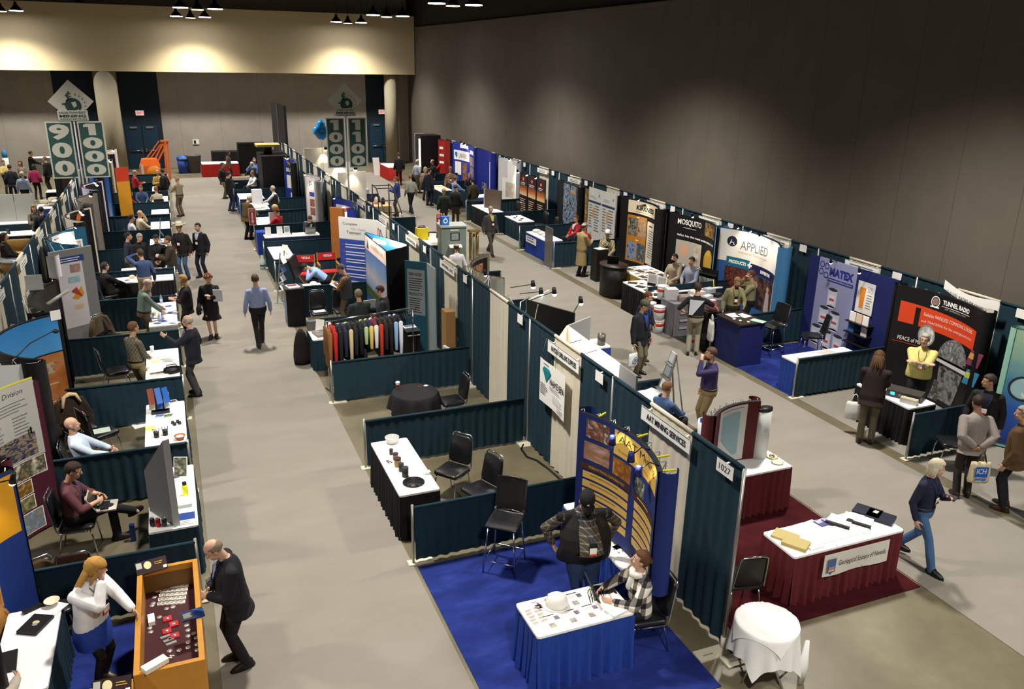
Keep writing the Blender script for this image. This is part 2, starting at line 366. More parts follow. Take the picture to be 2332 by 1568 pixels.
rug('booth_carpet', -8.85, -.6, -5.98, 3.05, BCARP, 'royal blue carpet around the wooden coin case at bottom left', .012)
rug('aisle_carpet', -5.72, 44.3, 6.02, 44.9, GCARP, 'strip of grey carpet across the far end of the hall', .006)

# lamps under the ceiling
def bell(loc, r, glow, label):
 t = thing('pendant_lamp', label, 'lamp', loc, group='high bay lamps')
 m = MB(); m.lathe([(.04, .45), (.07, .42), (.09, .3), (r*.75, .1), (r, 0), (r*.97, -.0), (r*.7, .09), (.05, .25)], BLK, n=24); m.obj('lamp_shade', t)
 m = MB(); m.lathe([(r*.93, .006), (r*.93, .03), (r*.6, .06)], glow, n=24); m.obj('lamp_lens', t)
 m = MB(); m.cyl((0, 0, .4), (0, 0, 11.2-loc[2]), .012, BLK, 6); m.obj('stem', t)
 return t
WGLOW = M('f4f0ff', .5, emit=30, name='cool_lamp'); HGLOW = M('ffe6c8', .5, emit=10, name='halogen_lamp')
place = {(-13.0, 46): 'at the far left over the lit bulkhead', (-3.7, 46): 'in the row by the bulkhead left of centre', (5.2, 46): 'in the row by the bulkhead right of centre', (-3.7, 36.4): 'second row from the bulkhead left of centre', (5.2, 36.4): 'second row from the bulkhead right of centre', (5.2, 25.8): 'third row from the bulkhead at the picture top'}
for (x, y), w_ in place.items():
 bell((x-.75, y, LZ), .36, WGLOW, 'bell lamp, white lens, left of three, '+w_)
 bell((x+.75, y, LZ), .36, WGLOW, 'bell lamp, white lens, right of three, '+w_)
 bell((x, y+.3, LZ-.05), .3, HGLOW, 'smaller warm bell lamp, middle of three, '+w_)
# a dark service track hanging at upper left
a, b2 = at(178, 0, 9.6), at(232, 30, 9.6)
t = thing('ceiling_track', 'dark service track under the ceiling at upper left', 'track', a)
m = MB(); m.bar((0, 0, 0), V(b2-a)+V((0, 6, 0)), .3, .25, M('161616', .8)); m.obj('rail', t)
m = MB(); m.cyl((0, 0, .1), (0, 0, 1.6), .03, BLK); m.obj('hanger', t)
# ---------------------------------------------------------------- people
TMP = bpy.data.objects.new('fuse_tmp', bpy.data.meshes.new('fuse_tmp')); col.objects.link(TMP)
def fuse(mb, mat, voxel, smooth=3, name='body'):
 me = mb.mesh(name); TMP.data = me; TMP.modifiers.clear()
 r = TMP.modifiers.new('r', 'REMESH'); r.mode = 'VOXEL'; r.voxel_size = voxel; r.use_smooth_shade = True
 if smooth: s = TMP.modifiers.new('s', 'SMOOTH'); s.factor = .5; s.iterations = smooth
 dg = bpy.context.evaluated_depsgraph_get(); dg.update()
 out = bpy.data.meshes.new_from_object(TMP.evaluated_get(dg)); out.name = name; out.materials.clear(); out.materials.append(mat)
 TMP.modifiers.clear(); TMP.data = bpy.data.meshes.new('e'); bpy.data.meshes.remove(me); return out
def mobj(me, name, parent):
 o = bpy.data.objects.new(name, me); col.objects.link(o); o.parent = parent; return o
def ik(a, b, l1, l2, pole):
 d = b-a; L = d.length
 if L > (l1+l2)*.995: b = a+d*((l1+l2)*.995/L); d = b-a; L = d.length
 n = d.normalized(); x = (l1*l1-l2*l2+L*L)/(2*L); h = math.sqrt(max(0, l1*l1-x*x))
 p = (pole-n*pole.dot(n)); p = p.normalized() if p.length > 1e-4 else n.orthogonal().normalized()
 return a+n*x+p*h, b
ARM = {  # hand target in chest frame (x outwards from the midline, y forward, z up from the hip), elbow pole
 'down': ((.27, .04, -.10), (.3, -1, 0)), 'swingf': ((.24, .24, -.02), (.2, -1, -.3)), 'swingb': ((.26, -.2, -.05), (.3, -1, 0)),
 'hip': ((.19, .04, .04), (1, -.5, 0)), 'pocket': ((.2, .06, -.06), (1, -.6, 0)), 'rear': ((.22, -.13, -.02), (1, -.35, 0)), 'fold': ((-.10, .26, .28), (.8, .1, -1)),
 'hold': ((.08, .33, .20), (.6, -.4, -1)), 'holdlow': ((.07, .24, .02), (.8, -.5, -.6)), 'back': ((.05, -.17, .02), (1, -.4, 0)),
 'face': ((.04, .19, .56), (.7, .3, -1)), 'out': ((.30, .42, .22), (.6, -.4, -1)), 'gest': ((.22, .40, .38), (.6, -.2, -1)),
 'lap': ((.1, .32, .06), (.8, -.5, -.5)), 'table': ((.14, .42, .12), (.8, -.3, -.8)), 'read': ((.07, .30, .27), (.7, -.3, -1)), 'ear': ((.11, .08, .66), (.8, .4, -.6)), 'bag': ((.26, .06, -.12), (.3, -1, 0))}
def add_hand(mb, w, d, n, side, s, curl=.5, grip=0):
 # palm from wrist w along d, n = palm normal (the way the fingers close), side=+1 right
 d = d.normalized(); n = (n-d*n.dot(d)).normalized(); t = d.cross(n)*side    # t points to the thumb side
 k = s
 m = Matrix((t, d, n)).transposed()
 mb.ball(w+d*.055*k, (.042*k, .055*k, .016*k), SKIN, 12, 8, m)
 for i, (o, L, r) in enumerate(((.031, .072, .0088), (.0105, .080, .0092), (-.0105, .074, .0088), (-.031, .058, .0078))):
  c = curl+grip*.8+.08*i; b = w+d*.098*k+t*o*k
  d1 = (d*math.cos(c*.6)+n*math.sin(c*.6)+t*o*2.2).normalized(); e = b+d1*L*.5*k
  d2 = (d*math.cos(c*1.7)+n*math.sin(c*1.7)+t*o*1.2).normalized(); q = e+d2*L*.5*k
  mb.capsule(b-d*.02*k, e, r*k, r*k*.95, 8, SKIN); mb.capsule(e, q, r*k*.95, r*k*.8, 8, SKIN)
 b = w+d*.03*k+t*.034*k; e = b+(d*.6+t*.7+n*.35).normalized()*.045*k; q = e+(d*.9+t*.1+n*.6).normalized()*.035*k
 mb.capsule(b-t*.012*k, e, .0125*k, .0105*k, 8, SKIN); mb.capsule(e, q, .0105*k, .0085*k, 8, SKIN)
def front(g, z):          # depth of the chest/belly surface at height z above the hip
 pts = ((-.1, .125), (0, .135), (.12, .12+.10*(g-1)*2), (.25, .125+.06*(g-1)*2), (.38, .128), (.47, .10), (.6, .06))
 for (a, p), (b, q) in zip(pts, pts[1:]):
  if a <= z <= b: return p+(q-p)*(z-a)/(b-a)
 return .12
def person(label, x, y, yaw, H=1.76, z=0, g=1.0, lean=0, twist=0, pose='stand', LA='down', RA='down', head=(0, 0), top='shirt', tc='b9c4d8', bc='1c1e26', skin=None, hair='short', hc='3a2c20',
           sleeve=1.0, shoe='17130f', seat=.50, badge=None, lan='2a3a6a', cap=None, vest=None, tie=None, shirt=None, glasses=0, beard=None, belt=None, group=None, vox=None, hem=0, topmat=None, botmat=None, curl=.5, knee=.46, spread=.10, skirt=None, crossed=0, dist=None, extra=None, coatlen=0, lcurl=None, rcurl=None):
 root = thing('person', label, 'person', (x, y, z), R(yaw), group)
 s = H/1.76; skin = skin or SKIN
 if vox is None:
  dd = (V((x, y, 0))-CAM).length; vox = .008 if dd < 15 else .0105 if dd < 21 else .015 if dd < 30 else .021
 hz = (seat+.085 if pose == 'sit' else .945*s)
 RT = Matrix.Rotation(R(twist), 3, 'Z') @ Matrix.Rotation(R(-lean), 3, 'X')
 o = V((0, 0, hz)); T = lambda a, b, c: o+RT @ V((a*s, b*s, c*s))
 wg = 1+(g-1)*.8
 tors = [(-.11, .150, .112, 0), (-.02, .168, .125, 0), (.10, .158, .122, 0), (.22, .160, .122, .005), (.33, .170, .122, .008), (.395, .160, .108, .002), (.44, .120, .088, -.006), (.475, .085, .070, -.008), (.52, .058, .056, -.005)]
 def ring(zz, rx, ry, yo, e=0, n=20):
  bel = max(0, 1-abs(zz-.12)/.28)*(g-1)
  rx2, ry2, y2 = rx*(1+(wg-1)*(1 if zz < .25 else .55 if zz < .38 else .3))+e, ry*(1+.6*bel)+e, yo+.075*bel*1.6
  return [T(math.cos(2*PI*k/n)*rx2, math.sin(2*PI*k/n)*ry2+y2, zz) for k in range(n)]
 # limbs
 sh = .178*(1+(wg-1)*.55); arms = {}
 for sd, spec in ((-1, LA), (1, RA)):
  S = T(sd*sh, -.005, .405)
  if isinstance(spec, str): t, pole = ARM[spec]; tgt = T(sd*t[0]*(1 if t[0] < .15 else 1+(wg-1)*.7), t[1]+(.1*(g-1) if t[1] > .15 else 0), t[2]); pl = RT @ V((sd*pole[0], pole[1], pole[2]))
  else:
   tgt = V(spec[:3]); pl = RT @ V((sd*.7, -.4, -.8)) if len(spec) < 4 else V((sd*spec[3], spec[4], spec[5]))
  E, W = ik(S, tgt, .285*s, .255*s, pl); arms[sd] = (S, E, W)
 legs = {}
 for sd in (-1, 1):
  hp = o+V((sd*.088*s, 0, -.03*s))
  if pose == 'sit':
   kn = V((sd*(.1+spread*.5), knee, seat+.075)); an = V((sd*(.09+spread*.4), knee+.03, .09)); 
   if crossed and sd == 1: kn = V((.02, knee, seat+.13)); an = V((-.22, knee+.26, seat-.08))
  elif pose == 'walk':
   yy = .30*sd*(1 if hem == 0 else 1); an = V((sd*.075, yy, .09 if sd > 0 else .16)); kn = ik(hp, an, .43*s, .42*s, V((0, 1, 0)))[0]
  else:
   an = V((sd*spread, .03*sd, .09)); kn = ik(hp, an, .435*s, .43*s, V((0, 1, 0)))[0]
  legs[sd] = (hp, kn, an)
 # head frame
 hp0 = T(0, .012, .50); RH = RT @ Matrix.Rotation(R(head[0]), 3, 'Z') @ Matrix.Rotation(R(-head[1]), 3, 'X') if pose != 'x' else RT
 neckdir = RH @ V((0, .02, .16)); hc0 = hp0+RT @ V((0, .005, .055))*s+RH @ V((0, .028, .125))*s
 Hd = lambda a, b, c: hc0+RH @ V((a*s, b*s, c*s))
 # body: one continuous surface
 B = MB(); th = .93
 B.loft([ring(zz, rx*th, ry*th, yo) for zz, rx, ry, yo in tors], skin)
 B.capsule(T(0, -.005, .45), Hd(0, -.015, -.06), .058*s, .055*s, 12, skin)
 B.ball(hc0+RH @ V((0, -.008, .022))*s, (.077*s, .098*s, .098*s), skin, 18, 12, RH)
 B.ball(hc0+RH @ V((0, .022, -.05))*s, (.062*s, .072*s, .072*s), skin, 16, 10, RH)
 B.capsule(Hd(0, .088, .012), Hd(0, .108, -.026), .010*s, .016*s, 8, skin)
 B.ball(Hd(0, .075, -.088), (.026*s, .022*s, .02*s), skin, 10, 6, RH)
 for sd in (-1, 1):
  B.ball(Hd(sd*.078, -.008, -.012), (.012*s, .022*s, .033*s), skin, 8, 6, RH)
  B.ball(Hd(sd*.035, .07, -.035), (.022*s, .022*s, .022*s), skin, 8, 6, RH)
  S, E, W = arms[sd]
  B.capsule(S, E, .048*s, .04*s, 12, skin); B.capsule(E, W, .041*s, .028*s, 12, skin)
  dd = (W-E).normalized(); inw = RT @ V((-sd, .25, -.3))
  cu = (lcurl if sd < 0 else rcurl) or curl
  add_hand(B, W-dd*.012, dd, inw, sd, s*1.02, cu)
  hpq, kn, an = legs[sd]
  B.capsule(hpq, kn, .075*s, .052*s, 12, skin); B.capsule(kn, an, .052*s, .036*s, 12, skin); B.capsule(an, an+V((0, .07, -.055)), .034*s, .024*s, 10, skin)
 mobj(fuse(B, skin, vox, 2), 'body', root)
 # eyes, brows, mouth
 m = MB(); Wt = M('e9e6e0', .3); Dk = M('1d1512', .4)
 for sd in (-1, 1):
  m = MB(); m.ball(Hd(sd*.032, .082, .006), (.014*s, .007*s, .007*s), Wt, 8, 6, RH); m.ball(Hd(sd*.032, .0875, .006), .006*s, Dk, 8, 6); m.obj('eye', root)
 m = MB(); m.capsule(Hd(-.02, .091, -.064), Hd(.02, .091, -.064), .006*s, .006*s, 8, M('8f4a42', .5)); m.obj('mouth', root)
 HM = M(hc, .75, var=.25, vs=40)
 if hair != 'none' or beard:
  for sd in (-1, 1): m = MB(); m.capsule(Hd(sd*.016, .094, .028), Hd(sd*.048, .084, .028), .0045*s, .0035*s, 6, HM); m.obj('eyebrow', root)
 # hair
 def shell(e, test, yo=0, zo=0, thick=1.0, nm='hair'):
  m = MB(); nu, nv = 30, 20; ctr = V((0, -.010, .024))
  def pt(a, b, ee):
   t = 2*PI*a; p = PI*(b-.5); return hc0+RH @ ((ctr+V((math.cos(t)*math.cos(p)*(.077+ee), math.sin(t)*math.cos(p)*(.098+ee), math.sin(p)*(.098+ee)+zo)))*s)
  idx = {}; vs = []; fs = []
  for j in range(nv):
   for i in range(nu):
    t = 2*PI*(i+.5)/nu; p = PI*((j+.5)/nv-.5); q = (math.cos(t)*math.cos(p), math.sin(t)*math.cos(p), math.sin(p))
    if not test(*q): continue
    f = []
    for a, b in ((i, j), (i+1, j), (i+1, j+1), (i, j+1)):
     kk = (a % nu, b)
     if kk not in idx:
      j_ = rnd.uniform(-.003, .004); idx[kk] = len(vs); vs.append(pt(kk[0]/nu, b/nv, e+j_)); vs.append(pt(kk[0]/nu, b/nv, -.012))
     f.append(idx[kk])
    fs.append(tuple(f)); 
  edges = {}
  for f in fs:
   for a, b in zip(f, f[1:]+f[:1]): edges[(a, b)] = 1
  full = list(fs)+[tuple(k+1 for k in reversed(f)) for f in fs]
  full += [(b, a, a+1, b+1) for (a, b) in edges if (b, a) not in edges]
  if vs: m.add(vs, full, HM, True); return m
  return None
 top_t = lambda x_, y_, z_: z_ > (.42 if y_ > .35 else (-.05 if y_ > -.15 else -.45))
 if hair in ('short', 'flat'): h = shell(.010, top_t)
 elif hair == 'thin': h = shell(.007, top_t)
 elif hair == 'fringe': h = shell(.009, lambda x_, y_, z_: (z_ < .42 and z_ > (-.1 if y_ > -.1 else -.5) and y_ < .3))
 elif hair in ('long', 'bob'): h = shell(.022, lambda x_, y_, z_: z_ > (.45 if y_ > .45 else (-.75 if y_ < .2 else -.2)))
 elif hair in ('bun', 'dread', 'curly'): h = shell(.018, top_t)
 else: h = None
 if h:
  if hair == 'long':
   rr = [[Hd(math.cos(t)*(.088+.012*q), -.035+math.sin(t)*(.075), -.02-.085*q*1.4) for t in [PI*1.0*k/11+PI for k in range(12)]] for q in range(4)]
   rr2 = [[Hd(math.cos(t)*(.074+.010*q), -.03+math.sin(t)*(.055), -.02-.085*q*1.4) for t in [PI*1.0*k/11+PI for k in range(12)]] for q in range(4)]
   h.loft([a+b[::-1] for a, b in zip(rr, rr2)], HM)
   for sd in (-1, 1): h.capsule(Hd(sd*.083, .03, .02), Hd(sd*.088, .035, -.13), .022*s, .018*s, 8, HM)
  if hair == 'bob':
   for k in range(9): t = PI+PI*k/8; h.capsule(Hd(math.cos(t)*.08, -.02+math.sin(t)*.075, .0), Hd(math.cos(t)*.083, -.02+math.sin(t)*.08, -.1), .026*s, .02*s, 7, HM)
  if hair == 'bun':
   h.ball(Hd(0, -.125, .03), .042*s, HM); h.ball(Hd(0.02, -.15, .05), .02*s, HM)
  if hair == 'curly':
   for k in range(40):
    t = rnd.uniform(0, 2*PI); p = rnd.uniform(-.5, 1.4); q = (math.cos(t)*math.cos(p), math.sin(t)*math.cos(p), math.sin(p))
    if q[1] > .45 and q[2] < .45: continue
    h.ball(Hd(q[0]*.095, q[1]*.112-.01, q[2]*.112+.024), .026*s, HM, 7, 5)
  if hair == 'dread':
   for k in range(34):
    t = PI+PI*(k/33)*1.16-.25; r0 = .08; e = rnd.uniform(.16, .30)
    p0 = Hd(math.cos(t)*.07, math.sin(t)*.09, .06+rnd.uniform(-.04, .04)); p1 = Hd(math.cos(t)*.10, math.sin(t)*.125-.01, -.04)
    p2 = Hd(math.cos(t)*.10+rnd.uniform(-.04, .04), math.sin(t)*.13+rnd.uniform(-.03, .02), -.04-e)
    h.tube([p0, p1, p1.lerp(p2, .5)+V((rnd.uniform(-.01, .01), 0, 0)), p2], [.014, .014, .013, .008], HM, 6)
  h.obj('hair', root)
 if beard:
  BM = M(beard, .8, var=.2, vs=60); m = MB()
  m.ball(Hd(0, .045, -.083), (.062*s, .06*s, .05*s), BM, 12, 8, RH); m.capsule(Hd(-.026, .094, -.05), Hd(.026, .094, -.05), .009*s, .009*s, 8, BM); m.obj('beard', root)
 if glasses:
  m = MB()
  for sd in (-1, 1):
   m.tube([Hd(sd*.034+.021*math.cos(a), .103, .004+.015*math.sin(a)) for a in [2*PI*k/12 for k in range(12)]], .0028, BLK, 5, True); m.tube([Hd(sd*.055, .1, .008), Hd(sd*.08, .0, .0)], .0028, BLK, 5)
  m.tube([Hd(-.013, .104, .006), Hd(.013, .104, .006)], .0025, BLK, 5); m.obj('glasses', root)
 if cap:
  CM = M(cap[0], .8); m = MB()
  if cap[1] == 'cowboy':
   m.loft([[Hd(math.cos(t)*a, -.008+math.sin(t)*b, c) for t in [2*PI*k/24 for k in range(24)]] for a, b, c in ((.16, .2, .075), (.1, .12, .055), (.088, .108, .06), (.085, .105, .13), (.07, .09, .165), (.03, .06, .15))], CM)
   for sd in (-1, 1): m.capsule(Hd(sd*.155, -.12, .10), Hd(sd*.155, .12, .10), .016, .016, 8, CM)
  else:
   m.loft([[Hd(math.cos(t)*a, -.008+math.sin(t)*b, c) for t in [2*PI*k/24 for k in range(24)]] for a, b, c in ((.088, .110, .035), (.09, .112, .06), (.084, .104, .1), (.06, .075, .132), (.015, .02, .145))], CM)
   m.loft([[Hd(math.cos(t)*.078, .07+math.sin(t)*(.11), .048-.012*abs(math.cos(t))+e) for t in [PI*k/10 for k in range(11)]] for e in (0, .008)], CM)
  hat = m.obj('hat', root)
  if cap[1] == 'logo':
   m = MB(); m.ball(Hd(0, .098, .085), (.017, .006, .02), M('d8dde2', .6), 8, 6, RH); m.obj('cap_badge', hat)
 # clothes
 TM = topmat or M(tc, .85, var=.12, vs=14); BM = botmat or M(bc, .85, var=.15, vs=16)
 jk = top in ('jacket', 'coat', 'sweater'); e = .013 if top == 'shirt' else .020 if top == 'sweater' else .026
 zlo = {'shirt': -.02-hem, 'sweater': -.09-hem, 'jacket': -.2, 'coat': -.2}[top]-coatlen
 m = MB(); rs = [r for r in tors if r[0] > zlo+.03]; e += .01 if hem else 0
 zs = [(zlo, .165+(.012 if jk else 0), .128+(.012 if jk else 0), 0)]+rs
 if pose == 'sit': zs = [(-.07, .168, .12, 0)]+[r for r in tors if r[0] > -.05]
 m.loft([ring(zz, rx, ry, yo, e if zz < .5 else .008) for zz, rx, ry, yo in zs], TM)
 for sd in (-1, 1):
  S, E, W = arms[sd]; f = .93 if sleeve >= 1 else 0
  m.capsule(T(sd*.07, -.008, .43), S, .052*s+e*.3, .056*s+e*.6, 12, TM)
  if sleeve >= .5: m.capsule(S, E, .054*s+e, .046*s+e, 12, TM)
  else: m.capsule(S, S.lerp(E, sleeve*2), .054*s+e, .054*s+e*1.5, 12, TM)
  if sleeve >= 1: m.capsule(E, E.lerp(W, .90), .046*s+e, .034*s+e*.8, 12, TM)
  elif sleeve >= .7: m.capsule(E, E.lerp(W, .35), .046*s+e, .042*s+e, 12, TM)
 gname = {'shirt': 'shirt', 'sweater': 'sweater', 'jacket': 'jacket', 'coat': 'coat'}[top]
 to = mobj(fuse(m, TM, vox, 3), gname, root)
 # collar
 m = MB(); cm = TM if not shirt else M(shirt, .8)
 m.loft([[T(math.cos(t)*a, math.sin(t)*a*.95+.006+dy, zz) for t in [2*PI*k/16 for k in range(16)]] for zz, a, dy in ((.47, .078, 0), (.515, .066, .008), (.50, .060, .008))], cm, caps=False); m.obj('collar', to)
 if shirt:     # open front showing the shirt below
  SM = M(shirt, .8); m = MB(); dz = .10
  def fpt(a, b): zz = .16+.33*b; ww = .012+.062*b**1.2; xx = (a-.5)*2*ww; return T(xx, front(g, zz)+e+.010-(xx*xx)*1.6+.03*max(0, 1-abs(zz-.12)/.28)*(g-1), zz)
  m.grid(fpt, 8, 10, SM); m.obj('shirt_front', to)
  if tie:
   m = MB(); m.grid(lambda a, b: T((a-.5)*(.055-.03*b), front(g, .18+.30*b)+e+.018, .18+.30*b), 2, 8, M(tie, .6)); m.obj('tie', to)
  m = MB()
  for sd in (-1, 1): m.tube([T(sd*.012, front(g, .17)+e+.012, .15), T(sd*.05, front(g, .3)+e+.012, .32), T(sd*.07, .075, .46), T(sd*.062, .0, .5)], .012, TM, 6)
  m.obj('lapels', to)
 if vest:
  m = MB(); VM = M(vest, .8, var=.1); m.loft([ring(zz, rx, ry, yo, .028) for zz, rx, ry, yo in [(-.12, .17, .13, 0)]+[r for r in tors if -.1 < r[0] < .45]]+[ring(.455, .135, .085, -.005, .02)], VM)
  for sd in (-1, 1): m.capsule(T(sd*.07, -.006, .425), T(sd*.155*wg, -.005, .405), .064*s, .066*s, 12, VM)
  mobj(fuse(m, VM, vox, 2), 'vest', root)
  if extra == 'openvest':
   PM = TM; m = MB(); m.grid(lambda a, b: T((a-.5)*(.34-.14*b), front(g, -.09+.52*b)+.040+.1*max(0, 1-abs(-.09+.52*b-.12)/.28)*(g-1)-((a-.5)*.34)**2*1.6, -.09+.52*b), 8, 12, PM); m.obj('shirt_front', to)
 # below the waist
 if skirt:
  SKM = M(skirt[0], .85, var=.1); m = MB(); kz = skirt[1]
  m.loft([[V((math.cos(t)*rx*wg, math.sin(t)*ry*wg, zz)) for t in [2*PI*k/24 for k in range(24)]] for zz, rx, ry in ((hz+.05*s, .160, .118), (hz-.02, .176, .138), (hz-.12, .192, .15), (kz+.1, .186, .168), (kz, .185+skirt[2], .175+skirt[2]))], SKM, caps=False); m.obj('skirt', root)
  if len(skirt) > 3:
   LM = M(skirt[3], .5); m = MB()
   for sd in (-1, 1): hpq, kn, an = legs[sd]; m.capsule(hpq.lerp(kn, .6), kn, .066*s, .057*s, 12, LM); m.capsule(kn, an, .057*s, .04*s, 12, LM)
   m.obj('stockings', root)
 else:
  m = MB(); m.loft([ring(zz, rx, ry, yo, .02 if not (hem or jk) else .010) for zz, rx, ry, yo in [(-.12, .13, .11, 0), (-.06, .165, .12, 0), (.0, .168, .125, 0), (.05, .160, .121, 0)]], BM)
  for sd in (-1, 1):
   hpq, kn, an = legs[sd]; m.capsule(hpq, kn, .092*s*wg, .066*s, 12, BM); m.capsule(kn, an+V((0, 0, -.02)), .066*s, .062*s, 12, BM)
  pt = mobj(fuse(m, BM, vox, 3), 'trousers', root)
  if belt:
   mm = MB(); mm.loft([ring(zz, .163, .122, 0, .024) for zz in (.005, .045)], M(belt, .5), caps=False); mm.obj('belt', pt)
 for sd in (-1, 1):
  hpq, kn, an = legs[sd]; m = MB(); q = Matrix.Rotation(R(-8*sd), 3, 'Z')
  if crossed and sd == 1: q = Matrix.Rotation(R(50), 3, 'Z')
  gz = an.z-.09; sm = M(shoe, .4)
  def P(a, b, c): return V((an.x, an.y, gz))+q @ V((a, b, c))
  m.loft([[P(math.cos(t)*a, b+math.sin(t)*c, zz) for t in [2*PI*k/16 for k in range(16)]] for zz, a, b, c in ((.0, .044, .055, .145), (.03, .049, .055, .149), (.06, .047, .045, .128), (.085, .044, .01, .08), (.11, .046, -.008, .058))], sm)
  m.obj('shoe', root)
 if badge:
  m = MB(); zz = .20 if badge < 2 else .12; yy = front(g, zz)+e+.022+.14*max(0, 1-abs(zz-.12)/.28)*(g-1)+(.02 if vest else 0); LM = M(lan, .6)
  for sd in (-1, 1): m.tube([T(sd*.065, .0, .505), T(sd*.07, front(g, .43)+e+.012, .42), T(sd*.045, front(g, .32)+e+.015+(.02 if vest else 0), .31), T(sd*.01, yy, zz+.09)], .0045, LM, 5)
  bo = m.obj('lanyard', root); m = MB(); Rm = RT
  def bx(x0, x1, z0, z1, y0, mat): m.add([T(a, y0+d, c) for d in (0, .006) for a, c in ((x0, z0), (x1, z0), (x1, z1), (x0, z1))], [(0, 1, 2, 3)[::-1], (4, 5, 6, 7), (0, 1, 5, 4), (1, 2, 6, 5), (2, 3, 7, 6), (3, 0, 4, 7)][::1], mat)
  bx(-.045, .045, zz-.065, zz+.09, yy, BLK); bx(-.04, .04, zz-.06, zz+.03, yy+.006, PAPER); bx(-.04, .04, zz-.06, zz-.04, yy+.011, M('c8503c', .6)); m.obj('badge', root)
 return root, arms
def hw(r, sd):     # where a person's hand is, in the hall
 rt, arms = r; W = arms[sd][2]+(arms[sd][2]-arms[sd][1]).normalized()*.07; return Matrix.Rotation(rt.rotation_euler.z, 3, 'Z') @ W+rt.location
# ---------------------------------------------------------------- furniture and booth hardware
def pleat(mb, pts, z0, z1, mat, amp=.02, pitch=.11, flare=1.6, step=.022, seed=0, nz=5, thick=0):
 """hanging pleated cloth along a plan polyline, from z1 (top) down to z0"""
 q = random.Random(seed); P = [V((x, y, 0)) for x, y in pts]; row = []; s = 0
 for a, b in zip(P, P[1:]):
  L = (b-a).length; n = max(2, int(L/step)); d = (b-a)/L; nn = V((d.y, -d.x, 0))
  for i in range(n+(1 if b is P[-1] else 0)): row.append((a+d*L*i/n, nn, s+L*i/n))
  s += L
 ph = q.uniform(0, 6); f2 = q.uniform(.6, .8)
 rows = []
 for j in range(nz+1):
  t = j/nz; A = amp*(.35+t*flare*.65); rows.append([p+nn*(A*(math.sin(2*PI*sv/pitch+ph+.9*math.sin(sv*3+ph))+.45*math.sin(2*PI*f2*sv/pitch))+A*.4*t)+V((0, 0, z1+(z0-z1)*t+(.006*math.sin(sv*9+ph) if j == nz else 0))) for p, nn, sv in row])
 n = len(row); vs = [p for r in rows for p in r]
 mb.add(vs, [(j*n+i, (j+1)*n+i, (j+1)*n+i+1, j*n+i+1) for j in range(nz) for i in range(n-1)], mat, True)
def table(label, x0, y0, x1, y1, skirt=TEAL, sides='snew', h=.755, top=WHITE, cat='table', group=None, apron=0, rz=0, amp=.016, pitch=.10, legs=True, name='display_table'):
 cx, cy = (x0+x1)/2, (y0+y1)/2; hx, hy = abs(x1-x0)/2, abs(y1-y0)/2
 t = thing(name, label, cat, (cx, cy, 0), R(rz), group)
 m = MB(); m.prism(rrect(-hx, -hy, hx, hy, .035), h-.03, h, top); m.obj('tabletop', t)
 if skirt:
  m = MB(); S = {'s': ((-hx, -hy), (hx, -hy)), 'e': ((hx, -hy), (hx, hy)), 'n': ((hx, hy), (-hx, hy)), 'w': ((-hx, hy), (-hx, -hy))}
  run = []
  for k in 'senw'*2:
   if k in sides and (not run or run[-1][-1] == S[k][0]) and len(run)+0 < 9:
    if run: run[-1].append(S[k][1])
    else: run.append(list(S[k]))
   elif k in sides and run and S[k][0] not in run[-1]: run.append(list(S[k]))
   if sum(len(r)-1 for r in run) >= len(sides): break
  for i, r in enumerate(run): pleat(m, r, .012, h-.028, skirt, amp, pitch, seed=int(cx*31+cy*17+i))
  m.obj('table_skirt', t)
 if legs and (not skirt or len(sides) < 4):
  for a in (-1, 1):
   for b in (-1, 1): m = MB(); m.cyl((a*(hx-.08), b*(hy-.08), 0), (a*(hx-.08), b*(hy-.08), h-.03), .015, ALU, 8); m.obj('leg', t)
 return t
def cushion(mb, P0, ux, uy, uz, w, d, th, mat, taper=1.0, r=.06):
 pts = rrect(-w/2, 0, w/2, d, r, 4); P0, ux, uy, uz = V(P0), V(ux), V(uy), V(uz); rings = []
 for k, sc_ in ((0, .93), (.2, 1), (.75, 1), (1, .9)):
  rings.append([P0+ux*(x*sc_*(1+(taper-1)*y/d))+uy*((y-d/2)*sc_+d/2)+uz*th*k for x, y in pts])
 mb.loft(rings, mat)
def stack_chair_at(label, x, y, yaw, group=None, mat=VINYL, name='stacking_chair', z=0):
 t = thing(name, label, 'chair', (x, y, z), R(yaw), group)
 m = MB(); cushion(m, (0, -.22, .43), (1, 0, 0), (0, 1, 0), (0, 0, 1), .45, .45, .065, mat, .97); m.obj('seat', t)
 tl = V((0, -.17, .985)).normalized(); nn = V((0, .985, .17)).normalized()
 m = MB(); cushion(m, (0, -.235, .50), (1, 0, 0), tl, nn, .43, .47, .035, mat, .86, .08); m.obj('backrest', t)
 for sx in (-1, 1):
  m = MB(); m.tube([(sx*.175, .17, .43), (sx*.19, .20, .3), (sx*.20, .23, 0)], .011, CHROME); m.obj('leg', t)
  m = MB(); m.tube([(sx*.185, -.18, .43), (sx*.19, -.21, .3), (sx*.20, -.27, 0)], .011, CHROME); m.obj('leg', t)
 m = MB(); m.tube([(-.215, .12, .42), (-.215, -.2, .42), (-.213, -.24, .48)]+[V((sx_*.20, 0, 0))+V((0, -.245, .52))+tl*q for sx_, q in ((-1.05, .0), (-.97, .3), (-.9, .44))]+[V((-.15, -.245, .52))+tl*.475, V((.15, -.245, .52))+tl*.475]+[V((sx_*.20, 0, 0))+V((0, -.245, .52))+tl*q for sx_, q in ((.9, .44), (.97, .3), (1.05, .0))]+[(.213, -.24, .48), (.215, -.2, .42), (.215, .12, .42)], .012, CHROME)
 m.tube([(-.2, .14, .41), (.2, .14, .41)], .010, CHROME); m.tube([(-.2, -.17, .41), (.2, -.17, .41)], .010, CHROME); m.obj('frame', t)
 return t
